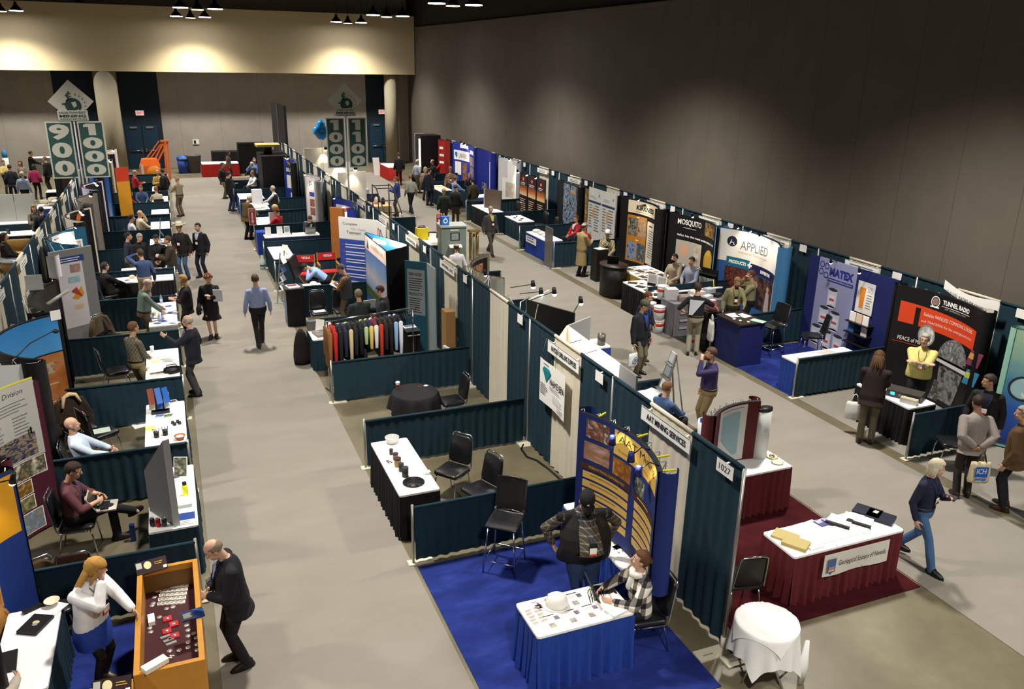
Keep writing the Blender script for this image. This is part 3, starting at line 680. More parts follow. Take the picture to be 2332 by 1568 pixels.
def stool(label, x, y, yaw, group=None):
 t = thing('bar_stool', label, 'stool', (x, y, 0), R(yaw), group); h = .76
 m = MB(); m.grid(lambda a, b: V(((a-.5)*.43, (b-.5)*.42, h+.03*((a-.5)*2)**2*.5-.05*max(0, b-.75)*2)), 8, 8, VINYL); m.grid(lambda a, b: V(((.5-a)*.43, (b-.5)*.42, h-.028+.03*((a-.5)*2)**2*.5-.05*max(0, b-.75)*2)), 8, 8, VINYL)
 m.tube([(-.215, .21, h-.03), (-.215, -.21, h), (.215, -.21, h), (.215, .21, h-.03)], .016, VINYL, 6, True); m.obj('seat', t)
 m = MB(); tl = V((0, -.22, .975)).normalized()
 def bk(a, b, d): return V((0, -.215+.0, h+.01))+V((((a-.5)*.43*(1-.03*b)), -.05*(1-((a-.5)*2)**2), 0))+tl*b*.48+V((0, d, 0))
 m.grid(lambda a, b: bk(a, b, .012), 8, 6, VINYL); m.grid(lambda a, b: bk(1-a, b, -.012), 8, 6, VINYL)
 m.tube([bk(0, 0, 0), bk(0, 1, 0), bk(.5, 1, 0), bk(1, 1, 0), bk(1, 0, 0), bk(.5, 0, 0)], .014, VINYL, 6, True); m.obj('backrest', t)
 for sx in (-1, 1):
  for sy in (-1, 1): m = MB(); m.tube([(sx*.18, sy*.18, h-.02), (sx*.235, sy*.24, 0)], .012, CHROME); m.obj('leg', t)
 m = MB(); c = [(sx*.222, sy*.226, .20) for sx, sy in ((-1, -1), (1, -1), (1, 1), (-1, 1))]; m.tube(c, .011, CHROME, 8, True); m.obj('foot_rail', t)
 m = MB()
 for sx in (-1, 1): m.box((sx*.205, -.22, h+.02), (.03, .05, .08), CHROME); m.tube([(sx*.17, -.15, h-.03), (sx*.2, -.23, h+.04)], .011, CHROME)
 m.obj('bracket', t)
 return t
def coat_on(label, x, y, yaw, c, lining=None, topz=.93, name='coat', low=.42):
 """coat hung over the back of a chair standing at x, y"""
 o = thing(name, label, 'coat', (x, y, 0), R(yaw)); CM = M(c, .9, var=.2, vs=12); m = MB(); q = random.Random(int(x*77+y*13))
 def fn(a, b):
  t = (a-.5)*2; fold = .015*math.sin(a*22)+.012*math.sin(a*9+2)
  if b < .5: bb = (.5-b)*2; return V((t*(.21+.10*bb), -.30-.05*bb-fold*bb-.03*math.sin(PI*a)*bb, topz-(topz-low)*bb-.12*abs(t)**3))
  bb = (b-.5)*2; return V((t*(.21+.12*bb), -.26+.06*bb+.02*math.cos(a*9), topz+.005-.40*bb-.12*abs(t)**3))
 m.grid(fn, 26, 16, CM); 
 for sx in (-1, 1): m.capsule((sx*.2, -.28, topz-.12), (sx*.30, -.26, topz-.42), .06, .07, 10, CM); m.capsule((sx*.30, -.26, topz-.42), (sx*.29, -.2, low-.02), .07, .055, 10, CM)
 m.obj('shell', o)
 if lining:
  m = MB(); m.tube([(-.16, -.2, topz-.14), (-.1, -.24, topz+.01), (0, -.25, topz+.04), (.1, -.24, topz+.01), (.17, -.18, topz-.16)], [.02, .035, .04, .035, .025], M(lining, .9), 8); m.obj('lining', o)
 return o
def post(label, x, y, h=2.44, base=True, group=None, brz=0):
 t = thing('drape_post', label, 'post', (x, y, 0), brz, group)
 m = MB(); m.cyl((0, 0, .02), (0, 0, h), .022, ALU, 10); m.obj('pole', t)
 if base: m = MB(); m.box((0, 0, .012), (.42, .42, .02), M('c8c1ac', .6)); m.box((0, 0, .028), (.42, .02, .012), M('a9a392', .6)); m.obj('base_plate', t)
 return t
def drape(label, a, b, mat, z1=2.46, z0=.03, amp=.018, pitch=.16, seed=0, group=None, name='back_drape', rod=True):
 a, b = V((a[0], a[1], 0)), V((b[0], b[1], 0)); c = (a+b)/2; d = b-a
 m = MB(); pleat(m, [(-d.length/2, 0), (d.length/2, 0)], z0, z1-.02, mat, amp, pitch, step=.03, seed=seed, nz=7)
 if rod: m.cyl((-d.length/2, 0, z1-.025), (d.length/2, 0, z1-.025), .028, mat, 10)
 return one(m, name, label, 'drape', group, (c.x, c.y, 0), math.atan2(d.y, d.x))
def rail(label, x0, x1, y, z=.91, gap=.05, frontpost='w', group=None, mat=TEAL):
 """low side drape from x0 to x1 at y with an aluminium end post"""
 t = thing('side_rail', label, 'side rail', (x0, y, 0), 0, group); L = x1-x0
 m = MB(); pleat(m, [(.03, 0), (L, 0)], gap, z-.015, mat, .011, .15, step=.03, seed=int(y*13+x0*7), nz=6); m.cyl((.02, 0, z-.02), (L, 0, z-.02), .022, mat, 10); m.obj('low_drape', t)
 px = 0 if frontpost == 'w' else L
 m = MB(); m.cyl((px, 0, .02), (px, 0, z+.03), .02, ALU, 10); m.obj('pole', t)
 m = MB(); m.box((px+(.1 if frontpost == 'w' else -.1), 0, .012), (.36, .14, .02), M('c8c1ac', .6)); m.obj('base_plate', t)
 return t
def sign(label, txt, o, ux, n, w=.95, h=.16, sag=.0, name='name_sign', tcol=INK, bg=PAPER, cat='sign', bold=.02, th=None, group=None, logo=True, tilt=0):
 """white card hung on a drape with the booth name"""
 t = thing(name, label, cat, o, 0, group); ux, n = V(ux).normalized(), V(n).normalized(); S = Flat((0, 0, 0), ux, n, V((0, 0, 1))+ux*tilt)
 m = MB(); m.grid(lambda a, b: S.P(a*w, -h*b), 6, 1, bg); m.grid(lambda a, b: S.P((1-a)*w, -h*b, -.004), 6, 1, bg); m.obj('card', t); m = MB(); [m.bar(S.P(u*w, -.03, -.004), S.P(u*w, .0, -.13), .03, .004, bg) for u in (.12, .88)]; m.obj('hook', t)
 a = Art(S); th = th or h*.42
 a.rect(.01, -.012, w-.01, -.004, M('1d5a55', .6), 1); a.rect(.01, -h+.004, w-.01, -h+.012, M('1d5a55', .6), 1)
 if txt: a.text(txt, w/2+(.03 if logo else 0), -h/2-th/2, th, tcol, 2, w=w*(.80 if logo else .72), al='c', bold=bold)
 else: a.lines(w*.15, -h*.35, w*.85, 2, h*.28, GINK, 2, rag=.1)
 a.obj('lettering', t); return t
def card(label, txt, o, ux, n, w=.30, h=.16, group='booth number cards'):
 ux, n = V(ux).normalized(), V(n).normalized(); S = Flat((0, 0, 0), ux, n); t = thing('number_card', label, 'sign', o, 0, group)
 m = MB(); m.grid(lambda a, b: S.P(a*w, -h*b), 3, 1, PAPER); m.bar(S.P(w/2, -.02, -.001), S.P(w/2, -.0, -.11), .03, .004, PAPER); m.obj('card', t)
 if txt: a = Art(S); a.text(txt, w/2, -h*.72, h*.45, INK, 1, w=w*.66, al='c', bold=.0); a.obj('lettering', t)
 return t
def popup(label, x, y, yaw, w=2.4, h=2.2, sag=.45, mat=BLK, caps=True, z0=.03, capmat=None, name='popup_display', capr=.15, back=True, header=None):
 """curved pop-up wall, hollow side to its front (-Y local)"""
 t = thing(name, label, 'display', (x, y, 0), R(yaw)); S = Arc(w, sag, z0)
 m = MB(); n = 80
 m.grid(lambda a, b: S.P(a*w, b*h, 0), n, 1, mat); m.grid(lambda a, b: S.P((1-a)*w, b*h, -.05), n, 1, mat)
 m.grid(lambda a, b: S.P(a*w, h, -.05*b), n, 1, BLK); m.obj('curved_panel', t)
 if caps:
  for u in (0, w):
   m = MB(); e = S.P(u, 0); sx = -1 if u == 0 else 1; pts = []
   for k in range(13): tt = -PI/2+PI*k/12; pts.append((e.x+sx*math.cos(tt)*capr, e.y+.14+math.sin(tt)*capr*1.0))
   m.loft([[V((px, py, z0+zz)) for px, py in (pts if sx > 0 else pts[::-1])] for zz in (0, h)], capmat or mat, caps=False, closed=False)
   m.obj('end_cap', t)
 if back:
  m = MB()
  for i in range(8):
   u0, u1 = w*i/8, w*(i+1)/8
   for j in range(3):
    v0, v1 = h*j/3, h*(j+1)/3; m.tube([S.P(u0, v0, -.06), S.P(u1, v1, -.13)], .006, ALU, 4); m.tube([S.P(u1, v0, -.06), S.P(u0, v1, -.13)], .006, ALU, 4)
    m.tube([S.P(u0, v1, -.06), S.P(u0, v1, -.13)], .006, ALU, 4)
  m.obj('lattice_frame', t)
 return t, S
def booth_light(parent, p, q, watt=25, glow=LAMPON, colr=(1, .86, .66), r=.035, size=70, aim=None, arm=True, lit=True):
 """clip-on arm lamp from p (on the display) to head q; child of the display"""
 m = MB(); p, q = V(p), V(q); aim = V(aim) if aim else V((p.x, p.y, p.z-.9)); d = (aim-q).normalized()
 if arm: m.tube([p, q], .009, BLK, 6)
 m.cyl(q-d*.08, q+d*.05, r*.7, BLK, 10, r); m.obj('lamp_arm', parent)
 m = MB(); m.ball(q+d*.05, r*.95, glow, 10, 7); m.obj('lamp_bulb', parent)
 if lit:
  ld = bpy.data.lights.new('display_spot', 'SPOT'); ld.energy = watt*1.7; ld.color = colr; ld.spot_size = R(size); ld.spot_blend = .8; ld.shadow_soft_size = .03
  lo = bpy.data.objects.new('display_spot', ld); col.objects.link(lo); lo.parent = parent; lo.location = q+d*(.06+r); lo.rotation_euler = d.to_track_quat('-Z', 'Y').to_euler()
def box_obj(name, label, cat, c, d, mat, rz=0, group=None, parts=None):
 m = MB(); m.box((0, 0, d[2]/2), d, mat); return one(m, name, label, cat, group, c, R(rz))
def sheet(name, label, x, y, z, w, d, rz=0, mat=PAPER, ink=None, th=.004, group=None, n=6):
 """paper, booklet or pad lying flat"""
 t = thing(name, label, name.split('_')[-1], (x, y, z), R(rz), group) if ink else None
 m = MB(); m.box((0, 0, th/2), (w, d, th), mat)
 if not ink: return one(m, name, label, name.split('_')[-1], group, (x, y, z), R(rz))
 m.obj('page', t); a = Art(Flat((-w/2, -d/2, th), (1, 0, 0), (0, 0, 1), (0, 1, 0)))
 if ink is True: a.lines(w*.1, d*.92, w*.9, n, d*.8/n, M('c4c4c6', .7), 0)
 elif callable(ink): ink(a, w, d)
 else: a.rect(w*.08, d*.45, w*.92, d*.92, ink, 0); a.lines(w*.1, d*.38, w*.9, 3, d*.1, GINK, 0)
 a.obj('print', t); return t
def laptop(label, x, y, z, rz, body=DKGREY, screen='20262c', w=.35, ang=105, scr=None):
 t = thing('laptop', label, 'laptop', (x, y, z), R(rz)); m = MB(); m.box((0, 0, .012), (w, .25, .022), body); m.box((0, .03, .0245), (w*.88, .11, .003), BLK); m.obj('base', t)
 m = MB(); a = R(ang-90); c = V((0, .125+math.sin(a)*.12, .02+math.cos(a)*.12)); m.box(c, (w, .012, .24), body, 0, -a); m.obj('lid', t)
 m = MB(); c2 = c+V((0, -math.cos(a)*.0075, math.sin(a)*.0075)); m.box(c2, (w*.9, .002, .20), scr or M(screen, .2), 0, -a); m.obj('screen', t)
 return t
def cup(label, x, y, z, c='efece4', h=.12, r=.042, lid=None, name='paper_cup', cat='cup'):
 t = thing(name, label, cat, (x, y, z)); m = MB(); m.lathe([(.01, 0), (r*.75, 0), (r, h), (r*.9, h), (r*.7, .01), (.005, .012)], M(c, .6)); m.obj('cup_body', t)
 if lid: m = MB(); m.lathe([(r*1.08, h), (r*1.08, h+.012), (r*.85, h+.016), (.01, h+.016)], M(lid, .5)); m.obj('lid', t)
 return t
def bag(label, x, y, z, rz, c='e9e6dc', w=.32, h=.36, art=None, name='tote_bag', strap='e0dccf'):
 """soft carrier bag hanging from its handles at x, y, z (top of the handles)"""
 t = thing(name, label, 'bag', (x, y, z), R(rz)); m = MB(); BM = M(c, .7); n = 24
 m.loft([[V((math.cos(2*PI*k/n)*w/2*a, math.sin(2*PI*k/n)*d+.008*math.sin(k*2.3+zz*9), zz)) for k in range(n)] for zz, a, d in ((-.16-h, .92, .045), (-.16-h+.05, 1.0, .065), (-.16-h*.5, 1, .06), (-.16-h*.2, .97, .035), (-.16, .9, .018))], BM); m.obj('sack', t)
 m = MB()
 for sy in (-.012, .012): m.tube([(-w*.22, sy, -.17), (-w*.1, sy*.5, -.03), (0, 0, 0), (w*.1, sy*.5, -.03), (w*.22, sy, -.17)], .008, M(strap, .7), 6)
 m.obj('handles', t)
 if art: a = Art(Flat((-w/2, -.068, -.16-h), (1, 0, 0), (0, -1, 0))); art(a, w, h); a.obj('print', t)
 return t
# ---------------------------------------------------------------- pipe and drape rows
B3 = 3.048
ORD = ['first', 'second', 'third', 'fourth', 'fifth', 'sixth', 'seventh', 'eighth', 'ninth', 'tenth', 'eleventh', 'twelfth', 'thirteenth', 'fourteenth', 'fifteenth']
def row_drapes(X, y0, n, pitch, rowname, white=(1.02, 2.0), skip=(), near='near', i0=0):
 for i in range(n):
  if i in skip: continue
  a = y0+pitch*i; o = ORD[i+i0]
  drape('dark teal back drape, %s half of the %s bay of the %s row' % (near, o, rowname), (X, a+.03), (X, a+white[0]), TEAL, seed=i*3+int(X*5), amp=.014, pitch=.21, group='teal back drapes')
  drape('cream name panel drape in the %s bay of the %s row' % (o, rowname), (X, a+white[0]), (X, a+white[1]), CREAM, seed=i*3+1, amp=.012, pitch=.17, group='cream drapes')
  drape('dark teal back drape, far half of the %s bay of the %s row' % (o, rowname), (X, a+white[1]), (X, a+pitch-.03), TEAL, seed=i*3+2+int(X*5), amp=.014, pitch=.21, group='teal back drapes')
 for i in range(n+1):
  post('aluminium drape post starting the %s bay of the %s row' % (ORD[i+i0], rowname), X, y0+pitch*i, base=(i != 0 or X != 0), group='drape posts')
row_drapes(0, 0, 13, B3, 'centre')
row_drapes(-8.95, .14, 14, 3.06, 'left')
row_drapes(9.22, 0, 13, B3, 'right wall')
# the visible flat foot plates of the end post at the front of the centre row
t = thing('base_plate', 'cream slotted steel foot plates under the end post at front right', 'foot plate', (-.02, -.05, 0))
for i, (dx, dy) in enumerate(((-.19, .0), (.06, -.2))):
 m = MB(); m.prism(rrect(dx-.2, dy-.09, dx+.22, dy+.10, .01), .0, .02, M('cfc8b2', .5)); m.prism(rrect(dx-.12, dy-.02, dx+.02, dy+.0, .004), .0202, .022, M('8f8a78', .5)); m.obj('plate', t)
m = MB(); m.cyl((.02, .05, .0), (.02, .05, .16), .04, M('d8d2be', .5)); m.box((.1, .05, .08), (.1, .02, .16), M('d8d2be', .5)); m.obj('socket', t)
for k in range(1, 13):
 rail('low teal drape rail, %s from the front, left side of the centre row' % ORD[k-1], -3.05, -.08, B3*k, group='low drape rails')
for k in (2, 4, 5, 7, 8, 10, 11):
 rail('low teal drape rail, number %s from the front, aisle side behind the centre row' % ORD[k-1], .08, 3.05, B3*k, frontpost='e', group='low drape rails')
for k in range(0, 13):
 rail('low teal drape rail, %s from the front in the left row' % ORD[k], -8.87, -5.85, 3.2+3.06*k, frontpost='e', group='low drape rails')
for k in (1, 2, 3, 4, 6, 7, 8, 9, 10, 11, 12):
 rail('low teal drape rail, %s from the front along the right wall' % ORD[k-1], 6.2, 9.12, B3*k, group='low drape rails')
# booth name signs on the cream drapes (seen from the main aisle side they face -X)
def csign(i, label, txt, w=1.02, h=.20, drop=.06, tilt=0, **k):
 sign(label, txt, (-.075, B3*i+2.06+w/2-.52, 2.44-drop), (0, -1, 0), (-1, 0, 0), w, h, tilt=tilt, **k)
csign(0, 'white name sign nearest the front end post of the centre row', 'AAT MINING SERVICES', w=1.16, h=.21, bold=.025)
csign(1, 'white name sign above the teal diamond poster', 'HAYDEN DRILLING SUPPLIES', w=1.16, h=.22, bold=.025, drop=.10)
csign(3, 'white name sign above the tall cardboard box on the cream drape', 'APPAREL, INC', w=1.05, h=.2)
csign(4, 'white sign of the lamp lit landscape booth on its cream drape', 'AATA INTERNATIONAL', w=1.0, h=.19)
csign(5, 'white name sign on the cream drape behind the red chairs booth', None, w=.95, h=.18)
csign(6, 'white name sign on the cream drape of the seventh centre bay', None, w=.9, h=.18)
csign(8, 'white name sign on the cream drape of the ninth centre bay', None, w=.9, h=.18)
for i in range(0, 9):
 txt = {0: '1027'}.get(i); card('white number card '+('reading 1027' if txt else 'pinned')+' near the post starting the %s bay of the centre row' % ORD[i], txt, (-.07, B3*i+.42, 2.41), (0, -1, 0), (-1, 0, 0), .32 if i == 0 else .24, .17)
for i in range(1, 13):
 card('white number card near the post starting the %s bay along the right wall' % ORD[i], None, (9.15, B3*i+.62, 2.43), (0, -1, 0), (-1, 0, 0), .26, .18)
for i in range(2, 13):
 if i in (6,): continue
 sign('white name sign on the cream drape of the %s bay along the right wall' % ORD[i], None, (9.13, B3*i+2.05, 2.40), (0, -1, 0), (-1, 0, 0), 1.05, .2, logo=False)
for i in range(2, 9):
 sign('small white name sign on the cream drape of the %s bay of the left row' % ORD[i], None, (-8.88, .14+3.06*i+1.0, 2.42), (0, 1, 0), (1, 0, 0), 1.0, .2, logo=False)
# ---------------------------------------------------------------- left row, front booths
# wooden coin case
FZ = .70
def coin_case(label, x0, y0, x1, y1, h=1.0):
 t = thing('display_case', label, 'display case', ((x0+x1)/2, (y0+y1)/2, 0)); a, b = (x1-x0)/2, (y1-y0)/2
 m = MB(); w_ = .055
 for s in (-1, 1): m.box((s*(a-w_/2), 0, h-.22), (w_, 2*b, .44), GOLDWOOD)
 for s in (-1, 1): m.box((0, s*(b-w_/2), h-.22), (2*a-2*w_, w_, .44), GOLDWOOD)
 m.obj('top_frame', t)
 m = MB(); m.box((0, 0, (h-.44)/2), (2*a-.03, 2*b-.03, h-.44), M('a9752a', .5, var=.15, vs=6)); m.obj('cabinet', t)
 m = MB(); m.box((0, 0, FZ-.01), (2*a-2*w_, 2*b-2*w_, .02), M('3a1218', .8)); 
 for s in (-1, 1): m.box((0, s*(b-w_-.006), h-.25), (2*a-2*w_, .01, .34), M('6b4a20', .5))
 m.obj('lining', t); return t
CX0, CX1, CY0, CY1 = -6.50, -5.84, .74, 2.63
coin_case('golden oak open topped coin display case beside the aisle', CX0, CY0, CX1, CY1)
coin_case('second golden oak display case at the bottom edge of the picture', -7.5, .12, -6.5, .70)
def cat(px, py, z): p = at(px, py, z); return p.x, p.y
SILV = M('c8c8c4', .3, .6); CREAMC = M('e3dfd0', .5)
n = 0
for r in range(5):
 for c in range(6):
  u = c/5; v = r/4; px = 372+u*52-v*8; py = 1336+v*38-u*4; x, y = cat(px, py, FZ+.01)
  m = MB(); m.box((0, 0, .008), (.056, .05, .016), CREAMC); m.lathe([(.004, .0165), (.02, .0165), (.02, .019), (.003, .0195)], SILV, n=10)
  one(m, 'coin_tile', 'silver coin tile, %s row, %s from left, bright block in the case' % (ORD[r], ORD[c]), 'coin', 'coins in the bright block', (x, y, FZ))
SPOTS = [(358, 1344), (369, 1343), (380, 1339), (351, 1358), (349, 1372), (346, 1377), (363, 1403), (379, 1384), (394, 1380), (343, 1437), (341, 1428), (425, 1422), (428, 1433), (428, 1446), (428, 1460), (428, 1472), (441, 1440), (447, 1450), (449, 1465), (386, 1480), (408, 1478), (449, 1478)]
for i, (px, py) in enumerate(SPOTS):
 x, y = cat(px, py, FZ+.01); m = MB(); m.lathe([(.004, 0), (.028, 0), (.028, .006), (.003, .0065)], SILV, n=14); one(m, 'coin', 'loose round silver coin lying on the maroon lining of the coin case', 'coin', 'loose coins in the case', (x, y, FZ))
for i, (px, py) in enumerate([(381, 1408), (396, 1420), (380, 1436), (398, 1446)]):
 x, y = cat(px, py, FZ+.01); t = thing('coin_box', 'small open red coin box, %s one from the back of the case' % ORD[i], 'coin box', (x, y, FZ), .1, 'red coin boxes')
 m = MB(); m.box((0, 0, .008), (.092, .092, .016), M('b3202a', .5)); m.obj('box_body', t); m = MB(); m.lathe([(.004, .016), (.022, .016), (.022, .02), (.003, .02)], SILV, n=12); m.obj('coin', t)
for i, (px, py) in enumerate([(377, 1448), (384, 1456), (390, 1463), (395, 1450)]):
 x, y = cat(px, py, FZ+.01); box_obj('coin_holder', 'silver rimmed coin holder in the fan behind the red boxes, %s of four' % ORD[i], 'coin holder', (x, y, FZ), (.11, .035, .012), SILV, 15, 'fanned coin holders')
x, y = cat(345, 1411, FZ+.02); box_obj('card_stack', 'tall white packet of cards at the left wall of the coin case', 'card stack', (x, y, FZ), (.07, .16, .05), PAPER, 4)
def open_box(name, label, cat_, c, w, d, h, mat, rz=0):
 t = thing(name, label, cat_, c, R(rz)); m = MB(); m.box((0, 0, .005), (w, d, .01), mat)
 for s in (-1, 1): m.box((s*w/2, 0, h/2), (.008, d, h), mat); m.box((0, s*d/2, h/2), (w, .008, h), mat)
 m.obj('tray', t); m = MB(); m.box((w*.5+.02, d*.35, h*.9), (.01, d*.9, .11), mat, 0, .4); m.obj('lid', t); return t
x, y = cat(350, 1462, 1.0); open_box('gift_box', 'white open cardboard box on the front left of the coin case', 'box', (-6.33, 1.05, FZ), .14, .14, .07, PAPER, 20)
pp = at(346, 1490, 1.02); m = MB(); m.box((0, 0, .03), (.24, .10, .05), M('e8e2d2', .8)); m.tube([(.12, 0, .03), (.16, -.03, .02), (.17, .02, .015), (.2, -.01, .01)], .006, M('e8e2d2', .8)); one(m, 'cloth_pouch', 'cream drawstring cloth pouch on the front rim of the coin case', 'pouch', None, (pp.x+.03, .80, 1.0), R(30))
def brochure_ink(a, w, d): a.rect(0, 0, w, d, M('14306a', .4), 0); a.rect(0, 0, w*.55, d*.8, M('1a1d26', .5), 1); a.poly([(w*.5, d), (w, d*.9), (w, d*.4)], M('3f6cc0', .4), 1); a.lines(w*.08, d*.7, w*.5, 6, d*.09, LGREY, 2)
pp = at(430, 1398, 1.02); sheet('blue_booklet', 'dark blue booklet lying across the right rim of the coin case', -5.93, pp.y, 1.0, .23, .17, 8, M('14306a', .4), brochure_ink, .012)
def coinad(a, w, d): a.rect(0, 0, w, d, M('2a1412', .4), 0); a.disc(w*.38, d*.6, d*.26, M('e4d9a8', .4), 1, rv=d*.3); a.rect(w*.02, d*.45, w*.2, d*.9, LGREY, 1); a.lines(w*.6, d*.7, w*.92, 2, d*.14, M('c8a040'), 2); a.rect(w*.85, d*.1, w*.97, d*.3, PAPER, 2)
def easel_card(label, x, y, z, rz, w, h, art, mat=PAPER, lean=.35, name='counter_card', th=.012):
 t = thing(name, label, 'counter card', (x, y, z), R(rz)); up = V((0, math.sin(lean), math.cos(lean))); n = V((0, -math.cos(lean), math.sin(lean)))
 m = MB(); S = Flat((-w/2, 0, 0), (1, 0, 0), n, up); m.grid(lambda a, b: S.P(a*w, b*h), 1, 1, mat); m.grid(lambda a, b: S.P((1-a)*w, b*h, -th), 1, 1, mat)
 m.bar(S.P(w/2, h*.6, -th), (0, h*.45+.03, .0), .05, .006, mat); m.obj('board', t)
 if art: a = Art(S); art(a, w, h) if callable(art) else a.lines(w*.1, h*.9, w*.9, 6, h*.13, GINK, 0); a.obj('print', t)
 return t
easel_card('dark brown coin advert card propped on the back rim of the coin case', -6.33, 2.52, 1.0, 10, .34, .16, coinad, M('2a1412', .5), .9)
easel_card('dark brown coin advert card propped on the second wooden case at the bottom', -6.68, .52, 1.0, -5, .34, .17, coinad, M('2a1412', .5), .9)
table('teal skirted table with laptop and black book behind the coin case', -7.86, 1.18, -7.32, 2.62, TEAL, 'snew', rz=0)
def bk_ink(a, w, d): a.disc(w*.5, d*.55, w*.16, M('c9b98a'), 0, rv=d*.1); a.disc(w*.55, d*.42, w*.12, M('8a8f98'), 1, rv=d*.08)
sheet('black_book', 'thick black glossy book with a gold emblem on the teal table', -7.55, 2.28, .755, .23, .31, -28, BLK, bk_ink, .035)
sheet('paper_stack', 'white paper sheets fanned at the corner of the teal table', -7.42, 2.52, .755, .22, .28, -35, PAPER, None, .01)
laptop('black laptop open at the left edge on the teal table', -7.78, 1.72, .755, 95, BLK, '7fa6d8', .34, 112)
m = MB(); m.lathe([(.03, 0), (.05, .02), (.085, .05), (.08, .05), (.04, .015), (.01, .012)], M('e6dfc4', .6)); one(m, 'paper_bowl', 'cream paper bowl on the far corner of the teal table', 'bowl', None, (-7.42, 2.62, .772))
m = MB(); m.box((0, 0, .02), (.06, .2, .03), BLK); one(m, 'phone_handset', 'black handset lying on the teal table near the bowl', 'handset', None, (-7.62, 2.6, .755), R(-60))
# seal banner display
t, S = popup('curved display with a gold and blue seal banner at the left edge', -7.62, 2.05, 90, 1.9, 2.3, .42, M('17357f', .6), capmat=BLK); S.w = 2.5
a = Art(S); a.rect(1.55, 1.55, 2.46, 2.27, M('e3a31e', .5), 0); a.rect(.05, .02, 2.46, 1.55, M('17357f', .5), 0)
a.ringd(1.78, 1.92, .22, .27, M('2a1c12', .5), 1); a.ringd(1.78, 1.92, .12, .2, M('6b4a16', .5), 1)
for k in range(14): t_ = 2*PI*k/14; a.poly([(1.78+.21*math.cos(t_), 1.92+.21*math.sin(t_)), (1.78+.15*math.cos(t_+.15), 1.92+.15*math.sin(t_+.15)), (1.78+.15*math.cos(t_-.15), 1.92+.15*math.sin(t_-.15))], INK, 2)
CW = M('c08a48', .5, var=.15); a.rect(1.72, .82, 1.98, 1.38, CW, 1); a.rect(1.75, .87, 1.84, 1.33, M('a8743a', .5), 2); a.rect(1.86, .87, 1.95, 1.33, M('a8743a', .5), 2)
a.disc(1.8, .62, .25, CW, 1); a.ringd(1.8, .62, .2, .21, M('7a5426'), 2); a.ringd(1.8, .62, .1, .115, M('7a5426'), 2)
a.rect(1.75, .12, 2.2, .42, M('b9b6ae', .4), 2); a.lines(1.8, .38, 2.15, 4, .07, M('8d8a82'), 3); a.rect(1.6, .2, 1.75, .5, M('e8dcae', .4), 2); a.obj('graphic_panel', t)
booth_light(t, S.P(2.0, 2.3, -.03), S.P(2.05, 2.42, .38), 8, LAMPON, aim=S.P(2.0, 1.2))
# photo board with the grey sign
t, S = popup('curved maroon photo display with a grey text sign on top', -7.72, 4.73, 90, 2.5, 2.25, .68, M('4a1026', .8), capmat=M('4a1026', .8))
a = Art(S); GS = M('b3b3ad', .5); a.rect(1.62, 1.18, 2.44, 2.36, GS, 3); a.rect(1.62, 2.33, 2.44, 2.36, M('d8cf4a', .5), 4); a.text('Alaska Division', 2.03, 2.17, .075, INK, 4, w=.52, al='c', slant=.2)
a.lines(1.72, 2.08, 2.34, 4, .045, GINK, 4, .3); a.lines(1.72, 1.86, 1.98, 7, .05, GINK, 4, .3); a.lines(2.1, 1.86, 2.34, 6, .05, GINK, 4, .3)
a.rect(1.75, 1.21, 2.36, 1.56, photo(['1a2438', '22304c', 'a08a6a', '1c2a4a'], 14, (1, 1, 3)), 4)
PH = [(1.62, .86, 1.95, 1.12, ['7fa0c8', '6a7a3a', 'a8884a']), (1.98, .90, 2.42, 1.16, ['e0d8c0', '3c3c30', '8a7a54']), (1.62, .42, 1.92, .82, ['48648c', '20283a', '9ab0cc']), (1.95, .66, 2.2, .86, ['b08838', '6a4a1a', 'd8b060']), (1.98, .42, 2.2, .62, ['303428', '7a7448', 'c0b890']), (1.66, .06, 2.28, .37, ['9cc0e0', '707a84', 'a09080'])]
for u0, v0, u1, v1, pal in PH: a.rect(u0-.012, v0-.012, u1+.012, v1+.012, PAPER, 0); a.rect(u0, v0, u1, v1, photo(pal, 9), 1)
a.obj('graphic_panel', t)
m = MB(); m.box((S.P(2.3, 1.6, .04)), (.02, .02, .1), BLK); m.obj('clip', t)
# grey screen standing on the front table
t = table('teal skirted table with a grey back screen, cans and yellow highlighter', -6.42, 3.86, -5.8, 5.72, TEAL, 'snew')
t = thing('tabletop_screen', 'grey sloped top screen seen from behind on the front left table', 'screen', (-6.23, 4.20, .757), math.atan2(-.56, .31))
m = MB(); m.loft([[V((-.32, y_, 0)), V((.32, y_, 0)), V((.32, y_, 1.28)), V((-.32, y_, .62))] for y_ in (.03, -.03)], M('66676a', .7, var=.08), smooth=False); m.obj('panel', t)
m = MB(); m.box((.335, 0, .64), (.03, .08, 1.28), M('9a9b9b', .5)); m.obj('edge_strip', t)
def can(label, x, y, z, c): t = thing('soda_can', label, 'can', (x, y, z), 0, 'drink cans'); m = MB(); m.lathe([(.026, 0), (.033, .01), (.033, .105), (.027, .12)], M(c, .3, .5), n=16); m.obj('can_body', t); m = MB(); m.lathe([(.003, .1205), (.026, .1205), (.027, .123), (.024, .118)], ALU, n=16); m.obj('lid', t)
q = lambda px, py, z=.757: at(px, py, z)
for (px, py), c, l in (((348, 1197), '2c3440', 'dark'), ((361, 1198), 'b02028', 'red'), ((375, 1197), '3a3f46', 'grey')): p = q(px, py); can(l+' drink can on the near left corner of the front left table', p.x, p.y, .757, c)
p = q(423, 1127); t = thing('highlighter', 'fat yellow bottle standing on the front left table', 'bottle', (p.x, p.y, .757)); m = MB(); m.lathe([(.03, 0), (.04, .01), (.04, .15), (.03, .17)], M('e6e21e', .4, emit=.15), n=18); m.obj('bottle_body', t); m = MB(); m.lathe([(.03, .17), (.03, .21), (.012, .22)], BLK, n=14); m.obj('cap', t)
